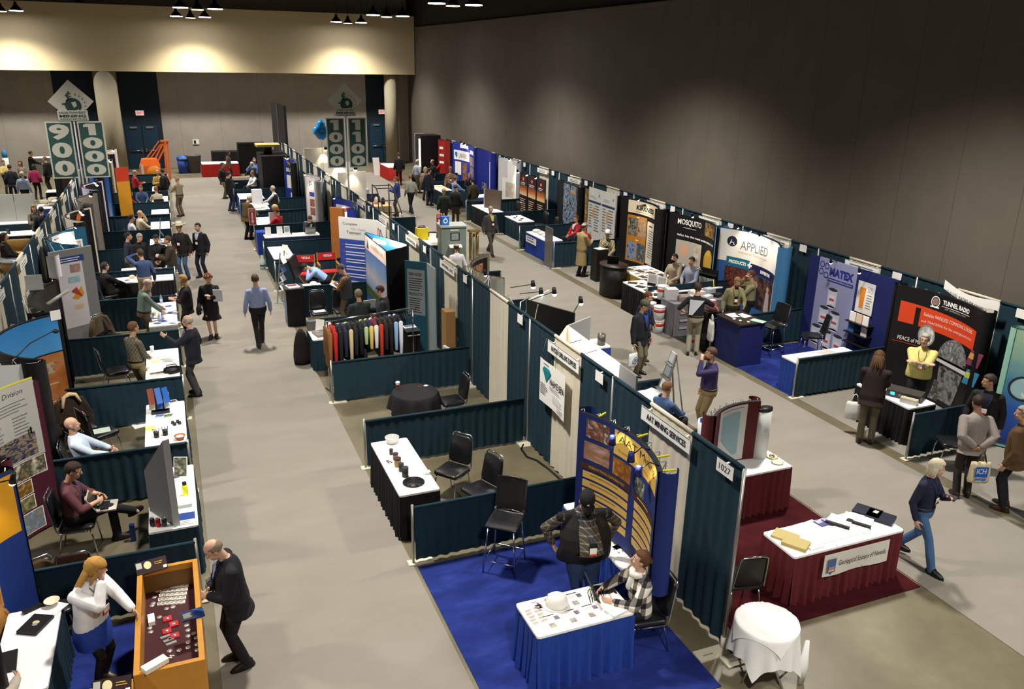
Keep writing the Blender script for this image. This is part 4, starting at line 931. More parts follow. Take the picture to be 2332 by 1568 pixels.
p = q(422, 1182); sheet('leaflet', 'white leaflet with a blue panel on the near end of the front left table', p.x+.0, p.y, .757, .30, .42, 0, PAPER, M('24418f', .5))
p = q(420, 1146); sheet('book_stack', 'stack of pale books crossing the front left table', -6.04, p.y, .757, .36, .26, 0, M('cfd8d4', .6), None, .05)
p = q(411, 1085); easel_card('photo stand card at the far end of the front left table', p.x, p.y, .757, -20, .2, .3, lambda a, w, h: (a.rect(.01, .01, w-.01, h-.01, photo(['8a8a70', '3a4438', 'c8c0a8'], 9), 0)), PAPER, .3)
p = q(403, 1095); sheet('leaflet', 'dark photo leaflets at the far end of the front left table', p.x-.05, p.y+.1, .757, .22, .3, 10, PAPER, M('3a4a52', .5))
box_obj('water_bottle', 'dark blue bottle on the concrete behind the front left table', 'bottle', (at(305, 1230).x, at(305, 1230).y, 0), (.07, .07, .27), M('1c2a6a', .4))
stack_chair_at('black padded chair under the man with the laptop', -7.38, 5.02, -95)
stack_chair_at('empty black chair with tan worn backrest behind the white bloused woman', -7.25, 3.62, 0, mat=M('5a4030', .6, var=.3))
p = at(140, 1340, .5); stack_chair_at('black chair carrying the brown jacket behind the white bloused woman', -7.55, 3.02, -160)
coat_on('brown suede jacket over the chair behind the teal table', -7.55, 3.02, -160, '4a3826', None, .98)
person('man with dark hair in burgundy shirt, seated, typing on a small laptop', -7.42, 5.05, -93, H=1.8, pose='sit', LA=(-.08, .36, .80, 1, -.5, -.6), RA=(.08, .34, .78, 1, -.6, -.5), top='shirt', tc='5a3338', bc='14161a', hair='short', hc='2a1a12', sleeve=.72, badge=1, crossed=1, head=(0, 20), shoe='1c130e')
t = laptop('silver laptop on the lap of the burgundy shirted man', -6.98, 5.02, .635, 87, M('b9b4aa', .4), '2a2824', .3, 120, M('3a3834', .3))
person('blonde woman in white blouse and blue skirt with a hand at her mouth', -6.97, 1.98, -125, H=1.72, g=1.18, top='shirt', tc='f0f0ee', hem=.08, skirt=('1f3f9a', .60, -.015, '17120f'), hair='long', hc='b98a3e', LA=(-.05, .60, 1.0, 1, -.3, -.8), RA='face', badge=1, head=(20, 24), skin=SKIN2, shoe='3a3226', lan='22242a', lean=6)
person('bald man in black suit leaning over the coin case', -5.46, 1.80, 95, H=1.78, g=1.35, lean=7, top='jacket', tc='15161c', bc='17171c', hair='fringe', hc='8a7a66', RA=(.10, .27, 1.06, 1, -.6, -.5), LA=(-.06, .29, 1.06, 1, -.6, -.5), shirt='8fa6cc', head=(0, 30), skin=SKIN2, badge=1)
# seated neighbour whose arm reaches in at the bottom left
stack_chair_at('black chair at the bottom left corner beside the teal table', -7.92, .74, -35)
hp = at(62, 1505, .72)
person('person in beige sleeve whose hand hangs in at the bottom left corner', -7.9, .80, -35, pose='sit', lean=22, tc='b5ad9d', bc='2a2a30', hair='short', RA=(-.10, .70, .80, .8, -.3, .2), LA='lap', head=(30, 0))
# second booth: bald man, blue and orange display
t, S = popup('curved black display with blue sky and orange rock banner', -7.74, 8.12, 90, 2.5, 2.3, .82, BLK, capr=.17)
a = Art(S); SKY = vgrad([(0, '4a9ad8'), (1, '2f86cc')], 1.6, 2.3); ROCK = photo(['8a4a1e', 'a8622c', 'b87a44', '6a4426'], 3)
a.rect(.1, 1.62, 2.45, 2.28, SKY, 0); a.rect(.1, .62, 2.45, 1.62, ROCK, 0); a.rect(.1, 1.605, 2.45, 1.63, BLK, 1)
a.text('CA', .55, 1.78, .2, PAPER, 1, w=.5); a.lines(1.5, 1.54, 2.1, 1, .12, M('e8a030'), 1); a.rect(1.95, 1.25, 2.3, 1.45, photo(['9a8a6a', 'c0a888', '5a4a3a'], 8), 1); a.lines(1.55, 1.36, 2.0, 2, .06, PAPER, 2); a.lines(1.6, 1.18, 2.35, 4, .06, M('d8b898'), 2); a.rect(1.85, .86, 2.2, 1.0, photo(['6a7a88', '3a4a54', '8a98a0'], 12), 1)
a.lines(1.6, .82, 2.38, 3, .05, M('e0c8b0'), 2); a.obj('graphic_panel', t)
m = MB(); m.tube([S.P(.35, 2.3, -.02), S.P(.5, 2.38, .35), S.P(.75, 2.42, .8)], .009, BLK, 6); m.ball(S.P(.78, 2.41, .86), (.05, .05, .035), BLK); m.obj('lamp_arm', t)
m = MB(); m.add([S.P(2.36, 2.2, .02), S.P(2.5, 2.2, .02), S.P(2.5, 2.38, .02), S.P(2.36, 2.38, .02)], [(0, 1, 2, 3)], PAPER); m.obj('name_tag', t)
m = MB(); m.grid(lambda a_, b: S.P(.02+.35*a_, 1.0+1.28*b, -.10-.3*a_), 2, 1, M('c8ccc8', .6)); m.obj('fabric_back', t)
table('white topped teal table with brochures and a terracotta bowl', -6.5, 6.6, -5.86, 8.42, TEAL, 'snew')
def rack(label, px, py, cols, z=.757, w=.10, hh=.5, rz=0):
 p = at(px, py, z); t = thing('brochure_rack', label, 'brochure rack', (p.x, p.y, z), R(rz)); m = MB(); m.box((0, .05, .02), (.3, .2, .03), M('2a2c30')); m.box((0, .1, .2), (.3, .01, .4), M('33363a')); m.obj('stand', t)
 for i, c in enumerate(cols): m = MB(); m.box((-.12+.12*(i % 3), .02-.05*(i//3), .22+.12*(i//3)), (.10, .012, .28), M(c, .4), R(8*(i-1)), -.25); m.obj('brochure', t)
rack('leaning fan of blue and white brochures on the white topped table', 366, 940, ['b8b0a0', '3a62b0', 'd8dce4', '8a4a3a', '4a78c8', '2f6ac0'])
p = q(410, 1000); t = thing('bowl', 'terracotta bowl of white sweets on the white topped table', 'bowl', (p.x, p.y, .757)); m = MB(); m.lathe([(.05, 0), (.06, .01), (.085, .07), (.09, .075), (.08, .07), (.04, .03), (.01, .03)], M('b05a28', .6)); m.obj('bowl_body', t); m = MB(); m.lathe([(.07, .055), (.04, .068), (.01, .07)], PAPER); m.obj('sweets', t)
for k, (px, py, lab) in enumerate(((357, 995, 'black pen cup left of the terracotta bowl'), (377, 990, 'dark mesh cup behind the grey screen'))):
 p = q(px, py); t = thing('pen_cup', lab+' on the white topped table', 'pen cup', (p.x, p.y, .757)); m = MB(); m.lathe([(.04, 0), (.042, .1), (.036, .1), (.036, .01), (.005, .01)], BLK); m.obj('cup_body', t)
 for j in range(5): m = MB(); m.cyl((.01*(j-2), .012*((j*3) % 3-1), .01), (.025*(j-2), .03*((j*3) % 3-1), .17), .005, [BLK, M('2848a0'), GREY, M('c8c8c8'), BLK][j], 6); m.obj('pen', t)
for k, (px, py, c, lab) in enumerate(((362, 948, '4a78c8', 'blue'), (382, 948, '5a7a4a', 'green photo'), (390, 940, 'd0d0d0', 'grey'), (343, 975, 'e2da7a', 'pale yellow'), (395, 915, '3a3e48', 'dark'))):
 p = q(px, py); sheet('leaflet', lab+' leaflet lying on the white topped table', p.x, p.y, .757, .15, .2, 8*k-14, M(c, .5) if k in (3,) else PAPER, None if k == 3 else M(c, .5))
p = q(398, 968); m = MB(); [m.lathe([(.012, 0), (.03, .01), (.022, .05), (.008, .055)], DKGREY, (dx, dy, 0), 10) for dx, dy in ((0, 0), (.08, .03), (.05, .1), (-.03, .08))]; one(m, 'mineral_samples', 'cluster of dark mineral samples on the white topped table', 'samples', None, (p.x, p.y, .757))['kind'] = 'stuff'
stack_chair_at('black chair with a pale green paper on its seat', -7.25, 8.15, -60)
sheet('paper', 'pale green paper on the seat of the empty black chair', -7.25, 8.13, .497, .28, .22, 10, M('c8dccb', .6))
stack_chair_at('black chair carrying the fleece lined coat', -7.6, 8.45, -150)
coat_on('brown coat with cream fleece collar over a chair', -7.6, 8.45, -150, '2c2219', 'e0c898', 1.0)
stack_chair_at('black chair with chrome frame under the bald seated man', -7.4, 6.72, -88)
person('bald man in pale blue shirt leaning back, seated, hands on his lap', -7.36, 6.72, -92, H=1.78, pose='sit', lean=-16, tc='c3d2e6', bc='2c2018', hair='none', LA=(-.10, .34, .74, 1, -.3, -.4), RA=(.10, .34, .72, 1, -.3, -.4), crossed=1, shoe='5a3420', skin=SKIN2, head=(0, 8))
m = MB(); m.box((0, 0, .004), (.3, .22, .008), PAPER); one(m, 'paper_stack', 'white papers on the floor by the leg of the white topped table', 'paper stack', None, (at(322, 968).x, at(322, 968).y, .002), .3)
# third booth: plaid man, dark suit visitor
table('teal table with charts and a black bag, near the suited man', -6.53, 9.75, -5.9, 11.52, TEAL, 'snew')
p = q(368, 835); sheet('chart', 'large white chart with yellow and grey figures on the third left table', -6.22, 10.75, .757, .56, 1.0, 0, PAPER, lambda a, w, d: (a.rect(.06, d*.42, w*.42, d*.58, M('e0dc9a', .6), 0), a.rect(w*.45, d*.55, w*.8, d*.62, LGREY, 0), a.rect(w*.1, d*.7, w*.6, d*.78, M('dadada'), 0), a.lines(w*.5, d*.5, w*.9, 3, d*.05, GINK, 0)))
sheet('photo_book', 'open picture book at the near end of the third left table', -6.3, 9.98, .757, .36, .22, 8, PAPER, photo(['a08a5a', '5a3a2a', 'c8c0a8'], 10), .015)
p = q(395, 850); t = thing('briefcase', 'soft black bag lying on the near end of the third left table', 'bag', (-6.04, 10.02, .757), .2); m = MB(); m.loft([[V((math.cos(2*PI*k/16)*.17*a_, math.sin(2*PI*k/16)*.13*a_, zz)) for k in range(16)] for zz, a_ in ((0, .95), (.04, 1), (.09, .9), (.10, .6))], BLK); m.obj('bag_body', t); m = MB(); m.tube([(-.1, 0, .1), (-.08, .02, .15), (.08, .02, .15), (.1, 0, .1)], .01, BLK); m.obj('handle', t)
p = q(347, 800); cup('white paper cup at the far left corner of the third left table', p.x, p.y, .757, 'e8e8ee')
stack_chair_at('black chair with chrome frame in front of the low rail beside the plaid man', -7.15, 11.3, -75)
person('man in brown plaid shirt and khaki trousers, back to the rail, talking', *XY(297, 732, 1.78), -52, H=1.78, topmat=plaid('5a5644', '7a7460', '3a382c', 11), bc='8a7c58', hair='short', hc='6a4428', LA='holdlow', RA='holdlow', belt='1a1512', shoe='2a1c12')
person('grey haired man with glasses in navy jacket raising his open hand', *XY(430, 716, 1.76), 72, H=1.76, g=1.08, top='jacket', tc='171b28', bc='3a3b3e', shirt='9fb4dc', tie='5a2a4a', glasses=1, hair='fringe', hc='b0a898', LA=(-.24, .42, 1.36, .8, -.2, -1), RA='pocket', badge=1, skin=SKIN2, lcurl=.15)
def dark_pop(label, x, y, yaw, w, h, sag, fn, **k): t, S = popup(label, x, y, yaw, w, h, sag, BLK, **k); a = Art(S); fn(a); a.obj('graphic_panel', t); return t, S
t, S = dark_pop('black mosaic picture display with a white tube lamp, left row', -8.05, 11.0, 90, 2.3, 2.25, .35, lambda a: (a.rect(.08, .4, 2.22, 2.2, photo(['08080a', '15141a', '3a3430', '0c0c10', '54483e'], 12), 0)))
m = MB(); m.tube([S.P(1.2, 2.05, .25), S.P(2.1, 2.1, .35)], .035, M('9a9a94', .4), 10); m.obj('tube_lamp', t)
m = MB(); m.box(S.P(1.5, 2.42, .0), (.02, .3, .3), M('b8bab8', .6)); m.obj('white_card', t)
# fourth booth
t = thing('flat_display', 'flat grey display board with a white poster and blue title, left row', 'display', (-8.0, 14.45, 0), R(35))
m = MB(); m.box((0, 0, 1.25), (1.0, .06, 2.4), M('807f80', .7)); m.obj('panel', t); a = Art(Flat((-.5, -.031, .05), (1, 0, 0), (0, -1, 0)))
a.rect(.12, .55, .72, 2.1, M('d6d2d6', .5), 0); a.rect(.1, 2.1, .78, 2.24, M('22408c', .5), 1); a.lines(.2, 2.2, .7, 2, .05, PAPER, 2); a.rect(.42, 1.85, .66, 2.04, photo(['b89a90', '8a5a54'], 8), 1); a.rect(.34, 1.62, .62, 1.75, photo(['7ab0c0', 'a8c8d0'], 8), 1); a.poly([(.36, 1.25), (.62, 1.5), (.66, 1.3), (.5, 1.2)], M('d8902a'), 1); a.poly([(.36, 1.42), (.5, 1.5), (.62, 1.24)], M('b03a2a'), 2); a.rect(.4, .98, .6, 1.08, M('d8b490'), 1); a.obj('graphic_panel', t)
m = MB(); m.grid(lambda u, v: (-.62+.3*u, -.1-.12*math.sin(PI*u), 1.9+.5*v), 8, 2, M('d8d8dc', .4)); m.obj('header_wing', t)
table('grey clothed table covered with blue and white brochures, left row', -6.5, 13.28, -5.88, 15.32, M('a7a69e', .85), 'snew', amp=.006)
for k, (px, py) in enumerate(((355, 697), (385, 698), (372, 708), (392, 712), (350, 722), (378, 730), (396, 735), (360, 735))):
 p = q(px, py); sheet('leaflet', 'blue and white brochure spread on the grey clothed table', p.x, p.y, .757, .2, .26, k*23, PAPER, M('2a4a98' if k % 2 else '6a7ab8', .5), group='brochures on the grey clothed table')
for k, (px, py) in enumerate(((368, 690), (371, 715), (371, 727), (364, 732))):
 p = q(px, py); t = thing('bottle', 'clear plastic bottle in the upright row on the grey clothed table', 'bottle', (p.x, p.y, .757), 0, 'clear bottles on the grey table'); m = MB(); m.lathe([(.02, 0), (.033, .01), (.033, .15), (.014, .19), (.014, .22), (.01, .22)], M('a9b4cc', .1, alpha=.6)); m.obj('bottle_body', t); m = MB(); m.lathe([(.034, .05), (.034, .11)], M('c8d0e8', .4)); m.obj('wrapper', t)
p = q(350, 718); m = MB(); m.lathe([(.05, 0), (.055, .01), (.075, .10), (.07, .10), (.05, .012), (.01, .012)], M('c6c0a0', .6)); one(m, 'bucket', 'beige tub on the grey clothed table', 'tub', None, (p.x, p.y, .757))
person('grey bearded man in grey green shirt behind the brochure table', *XY(316, 634, 1.78), -75, H=1.8, g=1.2, tc='6c7a70', bc='5a4c38', hair='fringe', hc='a8a098', beard='b0a8a0', LA=(.0, .40, 1.02), RA=(.12, .42, .90), badge=1, belt='17120e', head=(0, 20), skin=SKIN2, lean=8)
person('blonde woman in black cardigan at the brochure table, hands clasped', -5.62, 14.35, 88, H=1.68, top='jacket', tc='131316', bc='131318', hair='long', hc='9a7a4a', LA='hold', RA='hold', shirt='d8d8d8', sleeve=.75, skin=SKIN2)
bag('black and white flower patterned bag behind the blonde woman', -5.36, 14.2, 1.12, 80, '15151a', .34, .26, lambda a, w, h: [a.disc(rnd.uniform(.04, w-.04), rnd.uniform(.04, h-.03), .035, PAPER, 0, 8) for _ in range(12)], strap='15151a')
person('woman in black dress carrying papers along the main aisle', -5.08, 14.3, 168, H=1.70, top='sweater', tc='101014', skirt=('101014', .52, .05), hair='curly', hc='7a4222', RA='down', LA='read', badge=1, skin=SKIN2, shoe='141010', head=(25, 15), spread=.06)
p = at(477, 641, 1.12); m = MB(); m.box((0, 0, 0), (.22, .03, .3), M('c9c9d2', .6)); one(m, 'document_folder', 'grey white document folder in the arm of the woman in black dress', 'folder', None, (-4.9, 14.02, 1.17), R(-20))
person('man in pale blue shirt and black trousers walking away down the aisle', -4.05, 13.25, 2, H=1.83, g=1.12, tc='8b98c0', bc='141417', hair='short', hc='4a3a2a', pose='walk', LA='down', RA='down', belt='0f0f0f')
stack_chair_at('black chair carrying the tan jacket beside the grey panel', -7.35, 13.7, -130)
coat_on('tan canvas jacket over a chair beside the grey panel', -7.35, 13.7, -130, '4f4230', None, .98)
# fifth booth
t, S = popup('teal curved display with white framed photos, left row', -7.95, 16.9, 90, 2.3, 2.25, .75, M('135a78', .6))
a = Art(S)
for v in (.35, .95, 1.5): a.rect(1.72, v, 2.2, v+.46, PAPER, 0); a.rect(1.76, v+.04, 2.16, v+.42, photo(['a8a0a0', '4a5a7a', 'd8d0c8', '7a6a5a'], 8), 1)
a.rect(1.35, 1.85, 2.05, 2.2, PAPER, 0); a.text('20', 1.75, 1.42, .07, M('7ab0d0'), 1); a.lines(1.45, 2.12, 1.95, 2, .1, GINK, 1); a.obj('graphic_panel', t); booth_light(t, S.P(1.9, 2.3, 0), S.P(1.8, 2.42, .45), 70, aim=S.P(1.8, 1.9))
table('black clothed table with papers behind the man on the phone, left row', -7.5, 17.72, -5.9, 18.36, BLACKC, 'snew')
person('man in blue shirt seen from behind, talking on a phone', *XY(320, 566, 1.76), 15, H=1.76, tc='3a4c74', bc='9a8c68', hair='short', hc='3a3026', LA='ear', RA='down', head=(20, 5))
p = at(235, 604, 1.3); person('heavy man in black jacket seated with his back to the photo display', p.x, p.y, -60, pose='sit', top='jacket', tc='0f0f12', bc='1a1a1e', g=1.35, hair='short', hc='2a2420', LA='table', RA='table')
stack_chair_at('black chair under the heavy man in the black jacket', p.x, p.y, -60)
p = at(375, 655); m = MB(); m.box((0, 0, .36), (.5, .45, .72), M('123a58', .6)); m.prism(rrect(-.27, -.25, .27, .25, .1), .72, .76, M('8a6a44', .6)); one(m, 'side_stand', 'small blue stand with a round tan tray behind the blonde woman', 'stand', None, (-6.1, 15.72, 0))
p = q(362, 627); sheet('poster_strip', 'white strip with blue lettering lying on the black clothed table', -6.25, 18.1, .757, .62, .3, 0, PAPER, lambda a, w, d: [a.disc(w*(.2+.13*k), d*.45, .03, M('2a3a98'), 0, 10) for k in range(5)])
p = q(285, 632); sheet('leaflet', 'pale green leaflets at the left end of the black clothed table', -7.2, 18.0, .757, .3, .3, 20, M('cfe0d4', .6))
p = q(297, 622); cup('red paper cup among the papers on the black clothed table', -6.82, 18.12, .757, 'b04a34', .1)
sheet('leaflet', 'crumpled white papers on the black clothed table', -7.0, 17.9, .757, .3, .24, -12, PAPER, True)
m = MB(); m.ball((0, 0, .04), (.08, .07, .05), M('d8c49a', .8)); one(m, 'bread_roll', 'pale bread roll on the black clothed table', 'food', None, (-6.98, 18.2, .757))
# ---------------------------------------------------------------- centre row, booths on the main aisle
# front booth
table('blue skirted table with a white hard hat and laptop in the front booth', -2.45, .12, -1.22, .76, BLUEC, 'snew', amp=.03, pitch=.13)
table('blue skirted side table behind the curved blue display in the front booth', -.95, .78, -.33, 2.62, BLUEC, 'snew', amp=.022, pitch=.12)
t = thing('hard_hat', 'white hard hat resting on the blue skirted table', 'hard hat', (at(1268, 1372, .8).x, at(1268, 1372, .8).y, .757), R(60))
HW = M('eceae4', .3); m = MB(); m.lathe([(.005, .175), (.05, .168), (.095, .13), (.115, .07), (.118, .015), (.11, .015), (.10, .06), (.03, .15), (.004, .16)], HW, n=26, sy=1.15); m.obj('shell', t)
m = MB(); m.loft([[V((math.cos(2*PI*k/26)*a, math.sin(2*PI*k/26)*a*1.17+.02*(1 if math.sin(2*PI*k/26) > 0 else .3), z)) for k in range(26)] for z, a in ((.0, .13), (.008, .135), (.02, .115))], HW); m.obj('brim', t)
m = MB(); m.capsule((0, -.09, .14), (0, .09, .14), .022, .022, 8, HW); m.ball((0, .138, .07), (.02, .006, .018), GREY, 8, 6); m.obj('ridge', t)
lp = at(1382, 1355, .757); laptop('open black laptop on the blue skirted table before the seated woman', lp.x, lp.y, .757, 78, M('1b1c20', .4), '4a5058', .36, 118, M('30353c', .25))
m = MB()
for k in range(7): a0 = at(1348+k*3, 1342+k*2, .76); b0 = at(1345+k*5, 1372-k*1, .76); c0 = a0.lerp(b0, .5)+V((-.04+.012*k, .02, .05+.01*k)); m.tube([a0, a0.lerp(c0, .6)+V((0, 0, .03)), c0, b0], .005, BLK, 5)
one(m, 'laptop_cables', 'tangle of black cables hanging from the laptop', 'cable')['kind'] = 'stuff'
pp = at(1418, 1380, .757); sheet('paper_stack', 'loose stack of white papers at the right end of the blue skirted table', -1.4, .30, .757, .30, .34, 14, PAPER, None, .035)
sheet('paper', 'top white sheet turned on the paper stack by the laptop', -1.42, .34, .793, .24, .3, -16, PAPER)
CARDS = [(1260, 1366, 'f'), (1330, 1358, 't'), (1268, 1412, 'b'), (1308, 1398, 'b'), (1350, 1388, 'b')]
for k, (px, py, c) in enumerate([(1262, 1414, 'b'), (1308, 1402, 'b'), (1350, 1390, 'b'), (1313, 1363, 't'), (1222, 1378, 't'), (1232, 1384, 't')]):
 p = at(px, py, .757)
 sheet('leaflet', ['company leaflet nearest the front edge centre', 'company leaflet in the middle of the front edge', 'company leaflet nearest the paper stack', 'plain leaflet behind the hard hat', 'small picture leaflet at the far left corner', 'second small picture leaflet at the far left'][k]+' on the blue skirted table', p.x, p.y, .757, .2 if k < 4 else .1, .26 if k < 4 else .14, 2, PAPER, lambda a, w, d: (a.rect(w*.05, d*.9, w*.75, d*.95, INK, 0), a.rect(w*.62, d*.55, w*.92, d*.8, photo(['4a3a3a', '8a7a90', '2a3040'], 14), 0), a.rect(w*.08, d*.1, w*.45, d*.4, photo(['d8c880', '9ab0a0', 'a87a7a', '8090b8'], 10), 0), a.lines(w*.08, d*.8, w*.55, 3, d*.08, LGREY, 0)))
for k in range(10):
 p = at(1203+(k % 2)*19+(k//2)*4.5-((k//2) % 2)*2, 1391+(k//2)*7+(k % 2)*-6, .757); sheet('business_card', 'business card in the two column spread at the left end of the blue skirted table', p.x, p.y, .757, .09, .052, 5, PAPER, M('b8a890'), .003, group='business cards in the front booth')
stack_chair_at('black stacking chair with chrome frame under the plaid jacketed woman', -.92, .40, 82)
person('woman with brown hair bun in black and white plaid jacket, seated, looking up', -.98, .40, 84, H=1.7, pose='sit', lean=4, top='sweater', topmat=plaid('e2dccf', '6e6a66', '161518', 6, .45), bc='14141a', hair='bun', hc='5a3a22', LA=(-.14, .42, .82, .8, -.4, -.6), RA=(.14, .44, .82, .8, -.4, -.6), head=(-18, -22), skin=SKIN2, cap=None)
m = MB(); m.tube([(-.10, .30-.25, 1.02), (-.06, .1, 1.0), (0, .12, .98), (.06, .1, 1.0), (.1, .05, 1.02)], [.03, .045, .05, .045, .03], M('e4e0d8', .9), 8); m.capsule((0, .12, .97), (.01, .15, .82), .04, .05, 8, M('e4e0d8', .9)); 
sc_o = one(m, 'scarf', 'white scarf around the neck of the plaid jacketed woman', 'scarf', None, (-.98, .40, .07), R(84))
person('big man in black cap, black vest and checked shirt in the front booth', -1.36, 1.20, 168, H=1.9, g=1.9, topmat=plaid('3f3a34', '6f675a', 'a89c8a', 15, .18), vest='121213', extra='openvest', bc='263a5c', hair='thin', hc='2a2018', LA='rear', RA='rear', cap=('0f0f12', 'logo'), badge=1, head=(-8, 32), skin=SKIN2)
stool('tall black bar stool with chrome legs on the blue carpet', -1.88, 2.52, 140)
# curved blue AAT display standing on the side table
t, S = popup('curved blue display with yellow text panels on the side table', -.98, 1.22, -87, 1.80, 1.62, .24, M('152a6e', .7), z0=.80, capmat=M('152a6e', .7), capr=.12); S.w = 1.75
a = Art(S); YL = M('d9b25a', .5); w_ = 1.75
PIC = [photo(['c8a890', '8a5a44', '5a3a2a', 'd8d0d0'], 10), photo(['b0a0a8', 'a87a5a', '7a5a4a'], 5, (1, 1, 3)), photo(['b87a2a', '7a4a1a', 'd89a3a'], 9), photo(['8a8a5a', '2a3a4a', 'd0d0c0'], 10)]
a.rect(.12, 1.30, .48, 1.56, PIC[0], 0); a.rect(.10, .98, .50, 1.24, PIC[1], 0); a.rect(.56, .95, .90, 1.2, PIC[2], 0); a.rect(1.0, .94, 1.24, 1.16, PIC[3], 0)
a.rect(.56, 1.24, 1.66, 1.58, YL, 0); a.text('AAT Mining', .64, 1.40, .13, INK, 1, w=.92); a.text('Supporting industry', .64, 1.29, .045, M('8a6a30'), 1, w=.7)
BR = M('4a2c22', .5)
for u0, u1, tx in ((.06, .92, 'PERMITTING CAPABILITIES'), (.98, 1.66, None)):
 a.rect(u0, .84, u1, .93, BR, 1); a.text(tx, (u0+u1)/2, .87, .032, YL, 2, w=(u1-u0)*.7, al='c') if tx else a.lines(u0+.1, .90, u1-.1, 1, .05, YL, 2)
 for k in range(5): a.rect(u0+.04, .84-.13*(k+1), u1-.04, .84-.13*k-.03, YL, 0); a.lines(u0+.15, .84-.13*k-.06, u1-.15, 1, .03, M('8a6a30'), 1)
a.obj('graphic_panel', t)
for u in (.75, 1.25, 1.62):
 m = MB(); c = S.P(u, 1.56, .2); m.tube([S.P(u, 1.62, -.03), S.P(u, 1.66, .08), c], .008, BLK, 6); m.cyl(c+V((0, 0, .05)), c-V((0, 0, .07)), .035, M('14246a', .4), 10, .05); m.obj('lamp_arm', t)
for u, wt in ((.75, 5), (1.62, 6)):
 c = S.P(u, 1.5, .2); m = MB(); m.ball(c, .025, LAMPWARM, 8, 6); m.obj('lamp_bulb', t)
 ld = bpy.data.lights.new('display_spot', 'SPOT'); ld.energy = wt*3; ld.color = (1, .75, .4); ld.spot_size = R(100); ld.spot_blend = .8; lo = bpy.data.objects.new('display_spot', ld); col.objects.link(lo); lo.parent = t; lo.location = S.P(u, 1.66, .22); lo.rotation_euler = (S.P(u, 1.2, 0)-V(lo.location)).to_track_quat('-Z', 'Y').to_euler()
for u in (.25, .9, 1.4, 1.7): m = MB(); m.capsule(S.P(u, 1.60, -.04), S.P(u, 1.62, -.20), .014, .014, 8, M('d8cc1e', .5)); m.obj('frame_clip', t)
p = at(1407, 1206, .76); m = MB(); m.ball((0, 0, .035), (.05, .06, .035), BLK); one(m, 'mouse', 'black round device on the side table beneath the blue display', 'device', None, (p.x, p.y, .757))
for k, (px, py) in enumerate(((1402, 1235), (1412, 1255))): p = at(px, py, .757); sheet('leaflet', ('upper' if k == 0 else 'lower')+' white printed sheet on the side table under the blue display', p.x, p.y, .757, .28, .22, -78, PAPER, lambda a, w, d: [a.rect(w*(.2+.3*i), d*(.3+.3*j), w*(.32+.3*i), d*(.36+.3*j), INK, 0) for i in range(2) for j in range(2)])
p = at(1487, 1270, .757); sheet('folder', 'pale green folder at the right end of the side table', p.x, p.y, .757, .3, .26, 10, M('a9cdb8', .6))
m = MB(); m.box((0, 0, .02), (.07, .05, .04), BLK); m.tube([(0, 0, .03), (.1, .06, .01), (.14, -.05, .008), (.25, 0, .008)], .005, BLK, 5); p = at(1470, 1255, .757); one(m, 'power_adapter', 'black power adapter with cord on the side table', 'adapter', None, (p.x, p.y, .761))
# second booth: Hayden
table('black skirted table with core samples in the second front booth', -3.07, 3.66, -2.46, 5.52, BLACKC, 'snew', amp=.022, pitch=.1)
p = at(893, 1008, .757); t = thing('bowl', 'clear glass bowl at the far end of the core sample table', 'bowl', (p.x, p.y, .757)); m = MB(); m.lathe([(.06, 0), (.09, .02), (.115, .09), (.12, .11), (.11, .11), (.085, .03), (.01, .012)], M('d4d8d6', .1, alpha=.55), n=24); m.obj('bowl_body', t); m = MB(); m.lathe([(.08, .03), (.06, .045), (.01, .05)], M('d8ccb4', .6)); m.obj('sweets', t)
for (px, py, r, h, c, l) in ((891, 1034, .03, .09, '3a2624', 'small dark brown core sample, farthest in the line'), (901, 1046, .042, .11, 'a4553a', 'reddish core sample, second in the line'), (906, 1061, .052, .14, '9a7246', 'tan core sample with dark cap, largest in the line'), (914, 1072, .04, .13, '22261f', 'black green core sample beside the tan one'), (923, 1084, .05, .15, '1b201e', 'black core sample nearest the bladed disc')):
 p = at(px, py, .757); t = thing('core_sample', l, 'core sample', (p.x, p.y, .757), 0, 'core samples'); m = MB(); m.lathe([(.01, 0), (r, 0), (r, h), (r*.8, h), (r*.8, h-.02), (.01, h-.02)], M(c, .6, var=.2, vs=40)); m.obj('core', t); m = MB(); m.lathe([(r*1.04, h*.82), (r*1.04, h+.004), (r*.8, h+.004)], DKGREY); m.obj('rim', t)
p = at(942, 1098, .757); t = thing('saw_blade', 'large black disc with bright segments at the near end of the core table', 'disc', (p.x, p.y, .757)); m = MB(); m.lathe([(.01, 0), (.165, 0), (.165, .012), (.01, .012)], BLK, n=36); m.obj('blade_body', t)
m = MB()
for k in range(8): t0 = 2*PI*k/8+.1; m.add([(.03*math.cos(t0), .03*math.sin(t0), .0125), (.155*math.cos(t0-.07), .155*math.sin(t0-.07), .0125), (.155*math.cos(t0+.07), .155*math.sin(t0+.07), .0125)], [(0, 1, 2)], CHROME)
m.obj('segments', t)
for k, (px, py) in enumerate(((883, 1052), (888, 1051))): p = at(px, py, .757); box_obj('pen', 'dark pen lying beside the core samples, %s of two' % ('left', 'right')[k], 'pen', (p.x, p.y, .757), (.012, .11, .01), BLK, 12+k*14)
p = at(974, 1078, .757); m = MB(); m.ball((0, 0, .03), (.05, .04, .03), M('dfe6ea', .6)); m.ball((.02, .03, .02), (.03, .03, .02), M('7aa0c0', .6)); one(m, 'tissue', 'crumpled white and blue wrapper on the core sample table', 'wrapper', None, (p.x, p.y, .757))
p = at(868, 1018, .757); sheet('notepad', 'pale note pad at the far left corner of the core sample table', p.x, p.y, .757, .2, .06, -4, M('dcdde8', .5))
stack_chair_at('black chair with chrome frame facing the core sample table', -1.94, 4.68, 128)
stack_chair_at('black chair partly behind the low rail of the core sample booth', -1.74, 3.92, 112)
